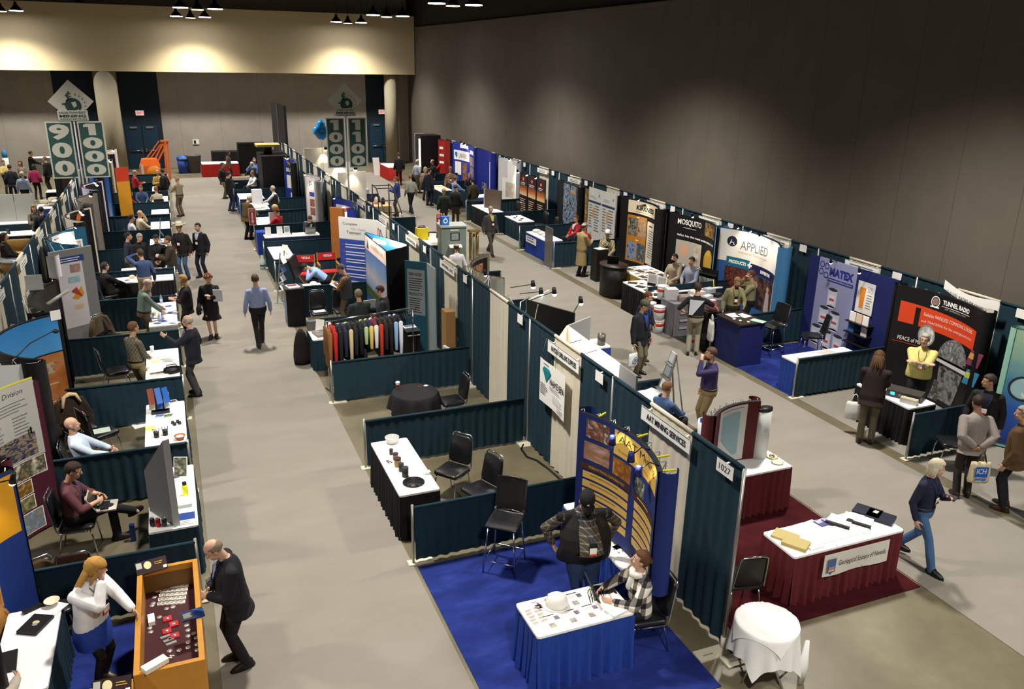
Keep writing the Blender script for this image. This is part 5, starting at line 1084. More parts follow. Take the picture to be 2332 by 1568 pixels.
# Hayden poster on its cream drape
t = thing('poster', 'white poster with a teal diamond pinned to the cream drape', 'poster', (-.13, B3+2.28, 1.98)); S = Flat((0, 0, 0), (0, -1, 0), (-1, 0, 0), V((0, -.0, 1)))
m = MB(); m.grid(lambda a, b: S.P(1.0*a, -.78*b+.02*math.sin(a*5)*b, .012*math.sin(a*7)), 10, 4, PAPER, True); m.grid(lambda a, b: S.P(1.0*(1-a), -.78*b+.02*math.sin((1-a)*5)*b, .012*math.sin((1-a)*7)-.003), 10, 4, PAPER, True); m.obj('sheet', t)
a = Art(Flat((-.013, 0, 0), (0, -1, 0), (-1, 0, 0))); TL = M('1b8f9c', .5); a.poly([(.14, -.16), (.2, -.10), (.40, -.10), (.46, -.16), (.3, -.36)], TL, 1); a.poly([(.14, -.16), (.46, -.16), (.30, -.36)], M('15808c', .5), 2)
a.lines(.18, -.04, .42, 1, .05, GINK, 1); a.text('HAYDEN', .44, -.34, .11, INK, 2, w=.52, bold=.02); a.lines(.44, -.38, .85, 2, .03, GINK, 2); a.lines(.06, -.42, .36, 6, .035, GINK, 2); a.lines(.55, -.5, .95, 4, .03, LGREY, 2); a.lines(.74, -.66, .95, 3, .03, GINK, 2); a.obj('print', t)
m = MB()
for yy in (-.08, -.6): m.tube([(0, yy, 0), (.02, yy*.9-.03, .2), (.06, yy*.9-.03, .36)], .004, GREY, 5)
m.obj('string', t)
m = MB(); p0 = at(1175, 1010); m.tube([at(1192, 1012, .012), at(1187, 1022, .012), at(1200, 1040, .012), at(1222, 1048, .012), at(1250, 1068, .012), at(1275, 1090, .012), at(1285, 1098, .012)], .02, BLK, 6); one(m, 'floor_cable', 'black cable along the floor at the foot of the cream drape with the poster', 'cable')
# third booth: round table
t = thing('round_table', 'round table under a black cloth in the empty third booth', 'table', (-1.78, 7.42, 0)); q_ = random.Random(3)
m = MB(); n = 64
def cl(k, j):
 th = 2*PI*k/n; w8 = abs(math.cos(2*th)); L = .30+.22*(1-w8)**1.3; rr = .44+(.015+.06*(j/6))*(1+.5*math.sin(th*9+1)) if j else .44
 return V((math.cos(th)*rr, math.sin(th)*rr, .74-L*(j/6)))
m.loft([[V((math.cos(2*PI*k/n)*.43, math.sin(2*PI*k/n)*.43, .752)) for k in range(n)]]+[[cl(k, j) for k in range(n)] for j in range(7)], BLACKC, caps=False); m.add([V((math.cos(2*PI*k/n)*.43, math.sin(2*PI*k/n)*.43, .752)) for k in range(n)], [tuple(range(n))], BLACKC); m.obj('tablecloth', t)
m = MB(); m.cyl((0, 0, .02), (0, 0, .72), .035, CHROME); m.lathe([(.01, .03), (.28, .0), (.28, .02), (.05, .05)], CHROME); m.obj('pedestal', t)
p = at(906, 884, .757); t = thing('coffee_cup', 'white takeaway coffee cup on the black round table', 'cup', (p.x, p.y, .757)); m = MB(); m.lathe([(.028, 0), (.042, .12), (.01, .12)], M('e8e2da', .5)); m.obj('cup_body', t); m = MB(); m.lathe([(.036, .045), (.0405, .1)], M('8a3a30', .6)); m.obj('sleeve', t); m = MB(); m.lathe([(.045, .12), (.045, .13), (.036, .14), (.005, .14)], PAPER); m.obj('lid', t)
p = at(970, 879, .757); m = MB(); m.ball((0, 0, .015), (.05, .035, .015), PAPER, 8, 5); one(m, 'napkin', 'crumpled white napkin on the black round table', 'napkin', None, (p.x, p.y, .754))
p = at(953, 881, .757); m = MB(); m.box((0, 0, .01), (.02, .02, .02), M('a03028')); m.box((.05, .0, .008), (.015, .02, .016), M('a03028')); one(m, 'sweet_wrapper', 'tiny red wrappers on the black round table', 'wrapper', None, (p.x, p.y, .754))
stack_chair_at('black chair with chrome frame beside the black round table', -1.05, 7.42, 92)
# fourth booth: apparel
t = thing('clothes_rack', 'chrome rolling clothes rack behind the low teal rail', 'clothes rack', (-2.02, 9.95, 0), R(12)); ln = 1.0
for s in (-1, 1):
 m = MB(); m.cyl((s*ln, 0, .02), (s*ln, 0, 1.58), .014, CHROME, 8); m.obj('upright', t)
 m = MB(); m.bar((s*ln, -.25, .016), (s*ln, .25, .016), .03, .03, CHROME); m.obj('foot', t)
m = MB(); m.cyl((-ln-.02, 0, 1.58), (ln+.02, 0, 1.58), .016, CHROME, 8); m.obj('hanging_rail', t); m = MB(); m.cyl((-ln, 0, .1), (ln, 0, .1), .012, CHROME, 8); m.obj('base_bar', t)
def garment(label, u, c, c2=None, L=.75, sl=.5, w=.42, name='hanging_jacket', tint=0):
 g = thing(name, label, 'garment', (-2.02+math.cos(R(12))*u, 9.95+math.sin(R(12))*u, 0), R(12+78)); CM = M(c, .85, var=.15, vs=9); m = MB(); q = random.Random(int(u*100)); sw = q.uniform(-.02, .02)
 m.loft([[V((math.cos(2*PI*k/18)*w/2*a, math.sin(2*PI*k/18)*.055*b+sw*(1.5-z), z)) for k in range(18)] for z, a, b in ((1.46, .25, .7), (1.43, .6, .9), (1.36, .95, 1.0), (1.2, 1.0, 1.1), (1.48-L, 1.06, 1.25))], CM); m.obj('garment_body', g)
 for s in (-1, 1): m = MB(); m.capsule((s*w*.45, 0, 1.37), (s*(w*.5+.03), .02, 1.37-sl), .048, .036, 10, M(c2 or c, .85)); m.obj('sleeve', g)
 m = MB(); m.tube([(0, 0, 1.47), (0, 0, 1.55), (0, .015, 1.6), (0, .03, 1.585)], .004, CHROME, 5); m.tube([(-w*.42, 0, 1.40), (0, 0, 1.48), (w*.42, 0, 1.40)], .006, M('2a2a2a'), 5); m.obj('hanger', g)
GR = [('tan canvas jacket, leftmost on the clothes rack', '8a5a2c', None, .85, .6), ('bright red jacket second on the clothes rack', 'b3211c', None, .85, .62), ('black jacket third on the clothes rack', '14151b', None, .9, .65), ('navy jacket fourth on the clothes rack', '1b2034', None, .7, .5), ('black and cream sleeved jacket on the clothes rack', '17181f', 'cdb98a', .8, .62), ('charcoal jacket right of the cream sleeve', '1a1b20', None, .8, .5), ('black fleece jacket at mid rack', '101014', None, .85, .5), ('pale green and grey shirt on the rack', '2a3038', 'a8c08a', .55, .3), ('navy and yellow shirt on the rack', '1c2440', 'd8c060', .55, .42), ('white sleeved maroon shirt on the rack', '7a2430', 'e4e4e4', .55, .42), ('red orange shirt low on the rack', '1c1c20', 'b8361c', .8, .66), ('dark brown jacket right of the red shirt', '2a1d18', None, .8, .5), ('black parka with brown cast on the rack', '1c1614', None, .85, .6), ('pale blue sleeved shirt near the right of the rack', '15151b', '8fb2dc', .75, .55), ('white sleeved black shirt near the right end of the rack', '121216', 'dcdfe6', .8, .68)]
for i, g in enumerate(GR): garment(g[0], -.98+i*.115, g[1], g[2], g[3], g[4], w=.62)
for i in range(4): 
 u = .78+i*.05; g = thing('clothes_hanger', 'empty black hanger at the right end of the clothes rack', 'hanger', (-2.02+math.cos(R(12))*u, 9.95+math.sin(R(12))*u, 0), R(90+i*9), 'empty hangers'); m = MB(); m.tube([(0, 0, 1.48), (0, 0, 1.55), (0, .015, 1.6), (0, .03, 1.585)], .004, CHROME, 5); m.obj('hook', g); m = MB(); m.tube([(-.22, 0, 1.40), (0, 0, 1.485), (.22, 0, 1.40)], .007, M('2a2a2a'), 5, True); m.obj('hanger_body', g)
table('teal skirted table with magazines and bottle left of the clothes rack', -3.10, 11.1, -2.45, 12.0, TEAL, 'snew')
table('teal skirted back table behind the clothes rack', -2.4, 12.05, -1.3, 12.18, TEAL, 'snew')
p = at(716, 742, .757); sheet('magazines', 'pile of magazines at the near end of the teal table by the rack', -2.86, 11.42, .757, .3, .36, 12, M('8a8078', .5), photo(['c8c0b0', '5a4a4a', '3a5a7a'], 12), .06)
easel_card('white notice card standing on the teal table by the rack', -2.86, 11.66, .757, -30, .2, .28, None)
m = MB(); m.box((0, 0, .11), (.3, .16, .22), M('5a5a58', .6, var=.5, vs=25)); one(m, 'product_box', 'wire basket of small goods at the far end of the teal table by the rack', 'basket', None, (-2.95, 11.86, .757))
p = at(752, 725, .757); t = thing('bottle', 'white plastic bottle on the teal table by the rack', 'bottle', (-2.6, 11.75, .757)); m = MB(); m.lathe([(.03, 0), (.038, .01), (.038, .14), (.015, .18)], PAPER); m.obj('bottle_body', t); m = MB(); m.lathe([(.016, .18), (.016, .22), (.004, .225)], M('2a4a98')); m.obj('cap', t)
sheet('paper', 'white sheet at the near right corner of the teal table by the rack', -2.6, 11.4, .757, .26, .3, 10, PAPER); sheet('paper', 'pale green sheet along the back table behind the rack', -1.95, 12.11, .757, .8, .1, 0, M('b8d8c4', .6))
m = MB(); m.loft([[V((math.cos(2*PI*k/16)*.18*a, math.sin(2*PI*k/16)*.14*a, z)) for k in range(16)] for z, a in ((0, 1), (.2, 1.1), (.5, .95), (.75, .6), (.85, .2))], M('1d1416', .9, var=.5, vs=6)); one(m, 'backpack', 'dark red and black backpack leaning at the end of the teal table', 'backpack', None, (-3.28, 11.7, 0))
sheet('paper', 'small stack of photo cards on the blue display shelf right of the rack', -.92, 10.9, .90, .28, .2, 0, PAPER, M('3a4a98'), .01); sheet('paper', 'second stack of photo cards on the blue display shelf right of the rack', -.92, 10.62, .80, .28, .2, 0, PAPER, M('3a4a98'), .01)
m = MB(); m.box((0, 0, .89), (.34, .5, .02), DNAVY); m.box((0, 0, .45), (.30, .45, .86), BLK); one(m, 'shelf_stand', 'black shelf stand holding photo cards right of the clothes rack', 'stand', None, (-.92, 10.78, 0)) 
t = thing('folding_display', 'teal folding display with SERVICES and PRODUCTS list right of the rack', 'display', (0, 0, 0)); TP = M('1d5468', .7); c0, c1, c2 = V((-.80, 11.62, 0)), V((-.38, 11.22, 0)), V((-.37, 10.62, 0))
m = MB(); m.bar(c0+V((0, 0, 1.18)), c1+V((0, 0, 1.18)), .03, 2.24, TP); m.obj('front_panel', t); m = MB(); m.bar(c1+V((0, 0, 1.18)), c2+V((0, 0, 1.18)), .03, 2.24, M('8d979a', .6)); m.obj('side_panel', t)
ux = (c1-c0).normalized(); a = Art(Flat(c0+V((0, 0, .06)), ux, V((-ux.y, ux.x, 0))*-1 if V((-ux.y, ux.x, 0)).y > 0 else V((-ux.y, ux.x, 0)))); a.S.o = a.S.o+a.S.n*.016; L_ = (c1-c0).length
a.rect(.06, .95, L_-.06, 2.05, M('8f989a', .6), 0); a.text('SERVICES', .1, 1.9, .07, INK, 1, bold=.02, w=.34); a.lines(.1, 1.84, .48, 6, .055, INK, 1); a.text('PRODUCTS', .1, 1.42, .07, INK, 1, bold=.02, w=.36); a.lines(.1, 1.36, .46, 7, .055, INK, 1); a.obj('print', t)
p = at(1018, 690, 1.2); box_obj('cardboard_box', 'tall narrow cardboard box standing against the cream drape', 'box', (-.22, 10.15, 0), (.22, .34, 1.45), M('9a7446', .8, var=.08), 0)
box_obj('foam_board', 'white foam boards leaning behind the low rail near the tall box', 'board', (-.35, 9.7, 0), (.06, .5, .7), M('cfd0cc', .6), 10)
t = thing('chrome_chair', 'black chair with chrome frame seen over the rail of the third booth', 'chair', (0, 0, 0)); bpy.data.objects.remove(t)
# fifth booth: landscape light box
t = thing('light_box', 'tall wedge display with cloud landscape lit by two lamps', 'display', (0, 0, 0)); a0, b0, c0 = V((-.98, 15.05, 0)), V((-.95, 12.75, 0)), V((-.33, 13.2, 0))
m = MB(); m.bar(a0+V((0, 0, 1.16)), b0+V((0, 0, 1.16)), .04, 2.24, BLK); m.obj('front_panel', t)
m = MB(); m.bar(b0+V((0, 0, 1.16)), c0+V((0, 0, 1.16)), .04, 2.24, BLK); m.obj('end_panel', t)
S = Flat(a0+V((-.022, 0, .05)), b0-a0, (-1, 0, 0)); a = Art(S); L_ = (b0-a0).length; LAND = vgrad([(0, '2a4a7a'), (.18, '4a6a9a'), (.30, '2c4a70'), (.36, '4a5a1e'), (.42, '3a4a1a'), (.47, '7a98c0'), (.62, 'b0a8b0'), (.75, '6a88b0'), (1, '2a5c9c')], .05, 2.0, noise=.16, ns=1.6)
a.rect(.06, .05, L_-.02, 1.86, LAND, 0); a.rect(.04, 1.86, L_-.02, 2.22, M('d8c4b8', .5), 0); a.poly([(.25, 1.90), (.38, 2.16), (.5, 1.90)], M('2c3e66'), 1); a.text('AATA INTERNATIONAL', .7, 1.98, .12, M('8a7a78'), 1, w=1.3); a.obj('graphic_panel', t)
S2 = Flat(a0+V((0, 0, .9)), c0-a0, (-1, -.2, 0)); L2 = (c0-a0).length; m = MB(); m.grid(lambda u, v: S2.P(L2*u, 1.42*v, 0), 1, 1, vgrad([(0, '2a6aa8'), (1, '3a88cc')], .9, 2.3)); m.grid(lambda u, v: S2.P(L2*(1-u), 1.42*v, -.03), 1, 1, BLK); m.obj('back_panel', t)
for k, (u, dd) in enumerate(((.55, .22), (.85, .10))):
 c = S2.P(L2*u, 1.36, dd); m = MB(); m.tube([S2.P(L2*u*.8, 1.42, 0), S2.P(L2*u*.8, 1.62, .05), c+V((0, 0, .1))], .008, BLK, 6); m.obj('lamp_arm', t)
 m = MB(); dv = (c0-a0).normalized(); m.capsule(c-dv*.22, c+dv*.22, .055, .055, 10, LAMPON); m.obj('lamp_tube', t)
for yy in (13.3, 14.3):
 ld = bpy.data.lights.new('display_spot', 'POINT'); ld.energy = 25; ld.color = (1, .88, .7); ld.shadow_soft_size = .1; lo = bpy.data.objects.new('display_spot', ld); col.objects.link(lo); lo.parent = t; lo.location = (-1.2, yy, 2.5)
t = thing('display_counter', 'black counter with a blue picture side at the aisle of the fifth booth', 'counter', (-2.98, 14.85, 0)); m = MB(); m.box((0, 0, .5), (.46, .5, 1.0), BLK); m.obj('counter_body', t); m = MB(); m.box((0, 0, 1.01), (.5, .54, .03), DKGREY); m.obj('countertop', t)
a = Art(Flat((-.232, .24, .02), (0, -1, 0), (-1, 0, 0))); a.rect(0, 0, .48, .96, vgrad([(0, '2a5a8a'), (.5, '4a88b8'), (1, '6a7a70')], .05, 1, noise=.3), 0); a.obj('graphic_panel', t)
sheet('papers', 'white brochures and a maroon booklet on the black counter', -3.0, 14.8, 1.026, .3, .36, 10, PAPER, M('6a2a2a'), .03)
for k, (xx, lab) in enumerate(((-2.45, 'left'), (-1.85, 'right'))): stack_chair_at('%s one of two black chairs behind the black counter' % lab, xx, 14.15, 180)
sheet('magazine', 'white magazine on the seat of the left black chair', -2.45, 14.15, .497, .3, .2, 5, PAPER)
p = at(785, 640, 1.0); person('man in grey vest and striped brown sleeves reading a white booklet', *XY(785, 598, 1.77), 62, H=1.77, topmat=plaid('2a1c14', '8a5a26', '5a3a1c', 22, .5), vest='3a3c42', bc='6e6048', hair='short', hc='3c3630', LA='read', RA='read', head=(0, 28), badge=1)
p = at(762, 650, 1.15); m = MB(); m.box((0, 0, 0), (.34, .24, .015), PAPER); m.box((.02, .01, .01), (.12, .14, .006), M('3a3a40')); o = one(m, 'booklet', 'white booklet held open by the man in the grey vest', 'booklet', None, XY(764, 648, 1.2)+(1.2,), R(60)); o.rotation_euler = (R(25), 0, R(62))
p = at(818, 700, 1.3); person('man in dark green jacket seen from behind above the clothes rack', *XY(817, 658, 1.74), 10, H=1.74, g=1.2, top='jacket', tc='24302a', bc='26282c', hair='short', hc='7a6a52', LA='hold', RA='hold')
person('young man with glasses in dark grey jacket behind the clothes rack', *XY(872, 648, 1.76), 68, H=1.76, g=1.15, top='jacket', tc='2a2b30', bc='2a2b30', hair='short', hc='3a2416', glasses=1, LA='holdlow', RA='hold', head=(0, 15), skin=SKIN2)
laptop('white laptop in front of the green jacketed man', -1.5, 12.75, .90, 190, M('b8b8bc', .4), '8a9098', .33, 110)
box_obj('laptop_stand', 'black pedestal under the white laptop behind the rack', 'pedestal', (-1.5, 12.75, 0), (.4, .34, .898), BLK)
# sixth booth: water treatment, red chairs
t = thing('folding_display', 'white and blue folding display with a red bulleted list', 'display', (0, 0, 0)); c0, c1, c2 = V((-1.27, 17.2, 0)), V((-.36, 16.35, 0)), V((-.33, 15.3, 0)); BP = vgrad([(0, '2a4296'), (.73, '2f489c'), (.74, 'd9d9d6'), (1, 'dededa')], 0, 2.38)
for nm, u, v in (('front_panel', c0, c1), ('side_panel', c1, c2)): m = MB(); m.bar(u+V((0, 0, 1.2)), v+V((0, 0, 1.2)), .04, 2.36, BP if nm == 'front_panel' else M('d6d6d2', .6)); m.obj(nm, t)
ux = (c1-c0).normalized(); nn = V((ux.y, -ux.x, 0)); a = Art(Flat(c0+nn*.022+V((0, 0, .03)), ux, nn)); L_ = (c1-c0).length
a.text('Complete', .14, 2.12, .09, M('4a4a4c'), 1, w=.48); a.text('Mine Water', .4, 2.0, .07, LGREY, 1, w=.5); a.text('Treatment', .26, 1.88, .09, M('4a4a4c'), 1, w=.48)
for k in range(6): a.disc(.14, 1.56-.22*k, .02, M('d03030'), 1, 8); a.lines(.2, 1.58-.22*k, 1.1, 2, .08, M('c8cce0'), 1, .4)
a.obj('print', t); a = Art(Flat(c1+V((-.024, 0, .03)), (0, -1, 0), (-1, 0, 0))); a.ringd(.35, 2.05, .10, .14, M('d04040'), 1); a.lines(.2, 1.88, .7, 2, .06, M('d06060'), 1); a.obj('print', t)
def director_chair(label, x, y, yaw):
 t = thing('director_chair', label, 'chair', (x, y, 0), R(yaw)); RC = M('b51f22', .7); WD = M('a8793a', .5)
 m = MB(); m.box((0, 0, .72), (.5, .4, .02), RC); m.obj('seat', t)
 m = MB(); m.box((0, -.24, 1.12), (.56, .015, .22), RC); m.obj('backrest', t)
 a = Art(Flat((-.28, -.25, 1.01), (1, 0, 0), (0, -1, 0))); a.text('VEOLIA', .18, .1, .07, PAPER, 1, w=.26, bold=.02); a.ringd(.12, .135, .025, .038, PAPER, 1, 12); a.lines(.2, .07, .44, 1, .03, M('d88080'), 1); a.obj('print', t)
 a = Art(Flat((.28, -.23, 1.01), (-1, 0, 0), (0, 1, 0))); a.text('VEOLIA', .18, .1, .07, PAPER, 1, w=.26, bold=.02); a.obj('print', t)
 for s in (-1, 1):
  m = MB(); m.bar((s*.28, -.24, .65), (s*.28, -.24, 1.24), .03, .03, WD); m.bar((s*.28, -.24, .95), (s*.28, .2, .95), .05, .03, WD); m.bar((s*.28, .2, .65), (s*.28, .2, .95), .03, .03, WD); m.obj('arm', t)
  m = MB(); m.bar((s*.28, -.2, 0), (-s*.28+s*.1, -.2, .7), .03, .03, WD); m.bar((s*.28, .2, 0), (-s*.28+s*.1, .2, .7), .03, .03, WD); m.obj('leg', t)
 m = MB(); m.bar((-.26, .22, .25), (.26, .22, .25), .04, .02, WD); m.obj('foot_rest', t)
director_chair('red director chair on the left in the water treatment booth', -2.3, 17.35, 170); director_chair('red director chair on the right in the water treatment booth', -1.6, 17.45, 180)
person('man in pale blue shirt seated in the red chairs booth, bending forward', -1.85, 16.55, 82, H=1.76, pose='sit', lean=48, seat=.62, tc='8fb0e0', bc='14161c', hair='short', hc='1c1612', LA=(-.06, .48, 1.0, .8, -.3, -1), RA=(.16, .5, .80, .8, -.4, -.6), head=(0, 20))
box_obj('stool_box', 'black stool under the bending man in pale blue', 'stool', (-1.82, 16.55, 0), (.4, .4, .61), BLK)
t = thing('monitor', 'black flat television tilted on a stand at the aisle side of the red chairs booth', 'television', (-2.72, 16.35, 0), R(70)); m = MB(); m.box((0, 0, 1.2), (.85, .07, .55), BLK, 0, -.3); m.obj('screen_case', t); m = MB(); m.cyl((0, .05, .03), (0, .03, 1.1), .03, BLK); m.box((0, .05, .015), (.5, .4, .03), BLK); m.obj('stand', t)
table('black topped table with papers and cap in front of the bending man', -2.75, 15.35, -2.1, 16.05, M('16223c', .8), 'snew')
sheet('leaflet', 'white leaflet with pale red figure on the dark table', -2.42, 15.6, .757, .36, .34, -8, PAPER, M('d8a8a0', .5)); m = MB(); m.ball((0, 0, .04), (.1, .09, .05), PAPER); one(m, 'paper_bag', 'crumpled white paper by the elbow of the bending man', 'paper', None, (-2.3, 15.9, .757))
def lit_stand(label, x, y, rz, n=4):
 t = thing('literature_stand', label, 'literature stand', (x, y, 0), R(rz))
 for s in (-1, 1): m = MB(); m.bar((s*.15, .15, 0), (s*.15, -.05, 1.5), .02, .03, ALU); m.obj('upright', t)
 m = MB(); m.box((0, .05, .01), (.36, .4, .02), ALU); m.obj('foot_plate', t)
 for k in range(n): m = MB(); m.box((0, .0-.03*k+.03, .5+.26*k), (.27, .015, .24), [PAPER, M('c8ccd8', .5), M('4a6a9a', .4), PAPER][k % 4], 0, -.5); m.obj('brochure', t)
 return t
lit_stand('zigzag metal literature stand at the aisle corner of the red chairs booth', -3.0, 17.0, 60, 4)
table('white topped teal table with a literature stand, seventh booth', -2.95, 19.4, -2.3, 21.2, TEAL, 'snew')
p = at(640, 575, .757); easel_card('white angled document holder on the seventh booth table', -2.6, 19.9, .757, -50, .22, .32, None)
t, S = popup('blue curved display with white prints, seventh booth', -.72, 19.85, -90, 2.3, 2.3, .4, M('1c2f8e', .7))
a = Art(S); a.rect(.1, 1.5, .9, 2.1, M('d8dce8', .5), 0); a.poly([(.1, 1.9), (.9, 2.1), (.9, 2.0)], M('c03040'), 1); a.rect(.12, .8, .55, 1.4, M('c8d4d8', .5), 0); a.rect(.56, .8, .9, 1.4, M('3a6ab8', .5), 0); a.rect(.15, 1.0, .45, 1.25, photo(['8ab090', 'c8d8d8'], 8), 1); a.obj('graphic_panel', t); booth_light(t, S.P(.5, 2.3, 0), S.P(.5, 2.42, .4), 25)
m = MB(); m.box((0, 0, 1.2), (.10, .5, 2.4), M('a8672c', .5, var=.25, vs=4)); one(m, 'wooden_pillar', 'orange wood clad display edge beside the white water treatment panel', 'display', None, (-1.05, 18.6, 0), R(40))
# eighth booth: man with laptop
table('long white topped table with small cards and a silver laptop', -2.85, 22.75, -.95, 23.35, M('1a2a50', .8), 'snew')
laptop('silver laptop seen from behind at the right end of the long white table', -1.25, 23.1, .757, 180, ALU, '3a3a3a', .36, 105)
person('man in dark suit with a hand on his face behind the silver laptop', -1.15, 23.75, 178, H=1.76, pose='sit', lean=18, top='jacket', tc='15161c', shirt='d8d8e0', hair='short', hc='4a3424', RA='face', LA='table', head=(0, 15), skin=SKIN2)
stack_chair_at('black chair under the dark suited man behind the silver laptop', -1.15, 23.75, 178)
for k, u in enumerate((-2.7, -2.3, -2.05)): easel_card('%s white standing card on the long white table' % ('left', 'middle', 'right')[k], u, 23.1, .757, -8, .2, .3, None if k < 2 else (lambda a, w, h: a.rect(.02, .08, w-.02, h-.03, photo(['8a98a8', 'c0c8d0'], 8), 0)), lean=.15)
m = MB(); m.box((0, 0, .06), (.04, .04, .12), BLK); one(m, 'small_bottle', 'tiny black bottle with red cap on the long white table', 'bottle', None, (-1.9, 23.1, .757))
for k in range(4): sheet('leaflet', 'leaflet laid along the long white table between cards and laptop', -1.75+.14*k, 23.0+.06*(k % 2), .757, .12, .2, 10*k, M('e0dcb8' if k % 2 else 'd8e0e0', .6), group='leaflets on the long white table')
t = thing('fire_sign', 'red and white arrow sign on the rail post of the red haired woman', 'sign', (-3.08, 24.36, .95), R(-5)); m = MB(); m.box((0, 0, .28), (.26, .02, .62), M('d8d4cc', .5)); m.obj('board', t); a = Art(Flat((-.13, -.011, -.03), (1, 0, 0), (0, -1, 0))); RD = M('b8342a', .5); a.rect(.02, .02, .24, .6, RD, 0); a.rect(.10, .14, .16, .46, M('e0d8d0'), 1); a.poly([(.06, .16), (.13, .05), (.20, .16)], M('e0d8d0'), 1); a.lines(.05, .57, .21, 2, .05, M('e0d8d0'), 1); a.obj('print', t)
box_obj('blue_crate', 'bright blue crate by the post under the red arrow sign', 'crate', (-2.9, 23.75, 0), (.3, .5, .8), M('1c3f9a', .5)); t = thing('water_bottle', 'large clear water bottle on the floor at the aisle edge', 'bottle', (at(597, 612).x+.03, at(597, 612).y, 0)); m = MB(); m.lathe([(.06, 0), (.09, .02), (.09, .3), (.03, .4), (.03, .46)], M('c8d4d8', .2)); m.obj('bottle_body', t); m = MB(); m.lathe([(.092, .1), (.092, .16)], M('2a5a4a')); m.obj('label_band', t)
# ninth booth: red haired woman
table('white topped blue table in front of the red haired woman', -2.85, 25.2, -2.1, 26.8, BLUEC, 'snew'); open_box('white_box', 'white display box on the table of the red haired woman', 'box', (-2.2, 25.4, .757), .36, .3, .4, M('d8d8dc', .5), 0)
person('woman with red hair in red sweater seated facing away, ninth booth', at(632, 480, 1.28).x, at(632, 480, 1.28).y, 50, pose='sit', top='sweater', tc='b01c20', bc='15151a', hair='curly', hc='7a3a1e', LA='table', RA='table')
person('old man in brown tweed jacket leaning on the ninth booth table', at(566, 545).x, at(566, 545).y, -50, H=1.74, top='jacket', tc='54401c', bc='1e1410', hair='short', hc='b8a890', lean=12, LA='table', RA='table', head=(0, 20), coatlen=.05)
t, S = popup('grey fabric display with photo prints beside the blue one, ninth booth', -.72, 26.0, -90, 2.3, 2.3, .4, M('a9a6a8', .7)); a = Art(S)
a.rect(.06, .5, .6, 2.2, M('cfc8c8', .5), 0); a.text('JS', .2, 1.85, .2, M('2a3a6a'), 1, bold=.03); a.rect(.2, 1.45, .5, 1.62, M('2a3a8a'), 1)
for v in (.7, 1.05): a.rect(.2, v, .5, v+.3, photo(['3a3a50', 'a86a5a', '2a2a3a'], 9), 1)
a.obj('graphic_panel', t); booth_light(t, S.P(.4, 2.3, 0), S.P(.4, 2.4, .35), 20)
m = MB(); m.ball((0, 0, .08), .13, M('a89a6a', .5, var=.3)); m.cyl((0, 0, -.1), (0, 0, .02), .02, BLK); one(m, 'globe', 'small golden globe on the white display box', 'globe', None, (-2.15, 25.4, 1.27))
# tenth booth and beyond
p = at(598, 500); table('black clothed table with a white paper heap before the man in the waistcoat', -2.95, 28.6, -2.0, 29.6, BLACKC, 'snew')
person('grey haired man in black waistcoat and white sleeves, tenth booth', at(612, 418, 1.74).x+.12, at(612, 418, 1.74).y-.55, 60, H=1.74, tc='d8d8dc', vest='141416', bc='121216', hair='short', hc='a8a090', LA='table', RA='down')
m = MB(); m.ball((0, 0, .03), (.4, .28, .05), M('d8d4c0', .7)); one(m, 'map_sheets', 'heap of white map sheets on the black clothed table', 'papers', None, (-2.5, 29.1, .757))
for k, (zz) in enumerate((.757, 1.06)): box_obj('carton', ('lower' if k == 0 else 'upper')+' white carton stacked on the tenth booth counter', 'carton', (-2.35, 30.1, zz), (.42, .36, .30), M('d4d4d8', .5))
table('white table with blue side and papers at the aisle, eleventh booth', -2.95, 30.95, -1.9, 33.2, M('2a55a8', .6), 'snew'); table('narrow table under the white cartons, tenth booth', -2.9, 29.8, -1.9, 30.4, BLACKC, 'snew')
person('man with white shirt seated behind the aisle table, eleventh booth', at(576, 392, 1.3).x, at(576, 392, 1.3).y, 120, pose='sit', tc='dcdce0', bc='1a1a20', hair='short', hc='8a8070', LA='table', RA='lap')
person('man in black jacket and jeans standing in the aisle, arms folded', at(527, 481).x, at(527, 481).y, -65, H=1.8, top='jacket', tc='121217', bc='1c2a48', hair='short', hc='2a2018', LA='fold', RA='fold', shoe='2a1c12')
person('man in dark coat with a shoulder bag behind the black jacketed man', at(512, 452).x, at(512, 452).y, -120, H=1.78, top='coat', tc='1a1c1e', bc='6a6450', hair='short', hc='2a2420', coatlen=.05)
person('man in bright blue shirt standing at the far centre booth', at(573, 410).x-.2, 38.2, -178, H=1.82, g=1.25, tc='5a7cb8', bc='15161c', hair='thin', hc='6a5a4a', LA='hip', RA='hip')
person('grey haired man in dark jacket below the bright blue shirt', at(574, 368, 1.7).x, at(574, 368, 1.7).y, 40, H=1.7, top='jacket', tc='23232a', bc='1a1a20', hair='short', hc='a8a098', LA='table', RA='table')
person('seated person in beige top at the dark display, far centre booth', at(597, 376, 1.3).x, at(597, 376, 1.3).y, 60, pose='sit', tc='b8aa98', bc='1a1a20', hair='short', hc='1a1412')
person('woman in brown cardigan at the far end of the main aisle', at(512, 390).x, 43.2, -100, H=1.68, top='sweater', tc='6a5a50', bc='2a2420', hair='long', hc='3a2a20')
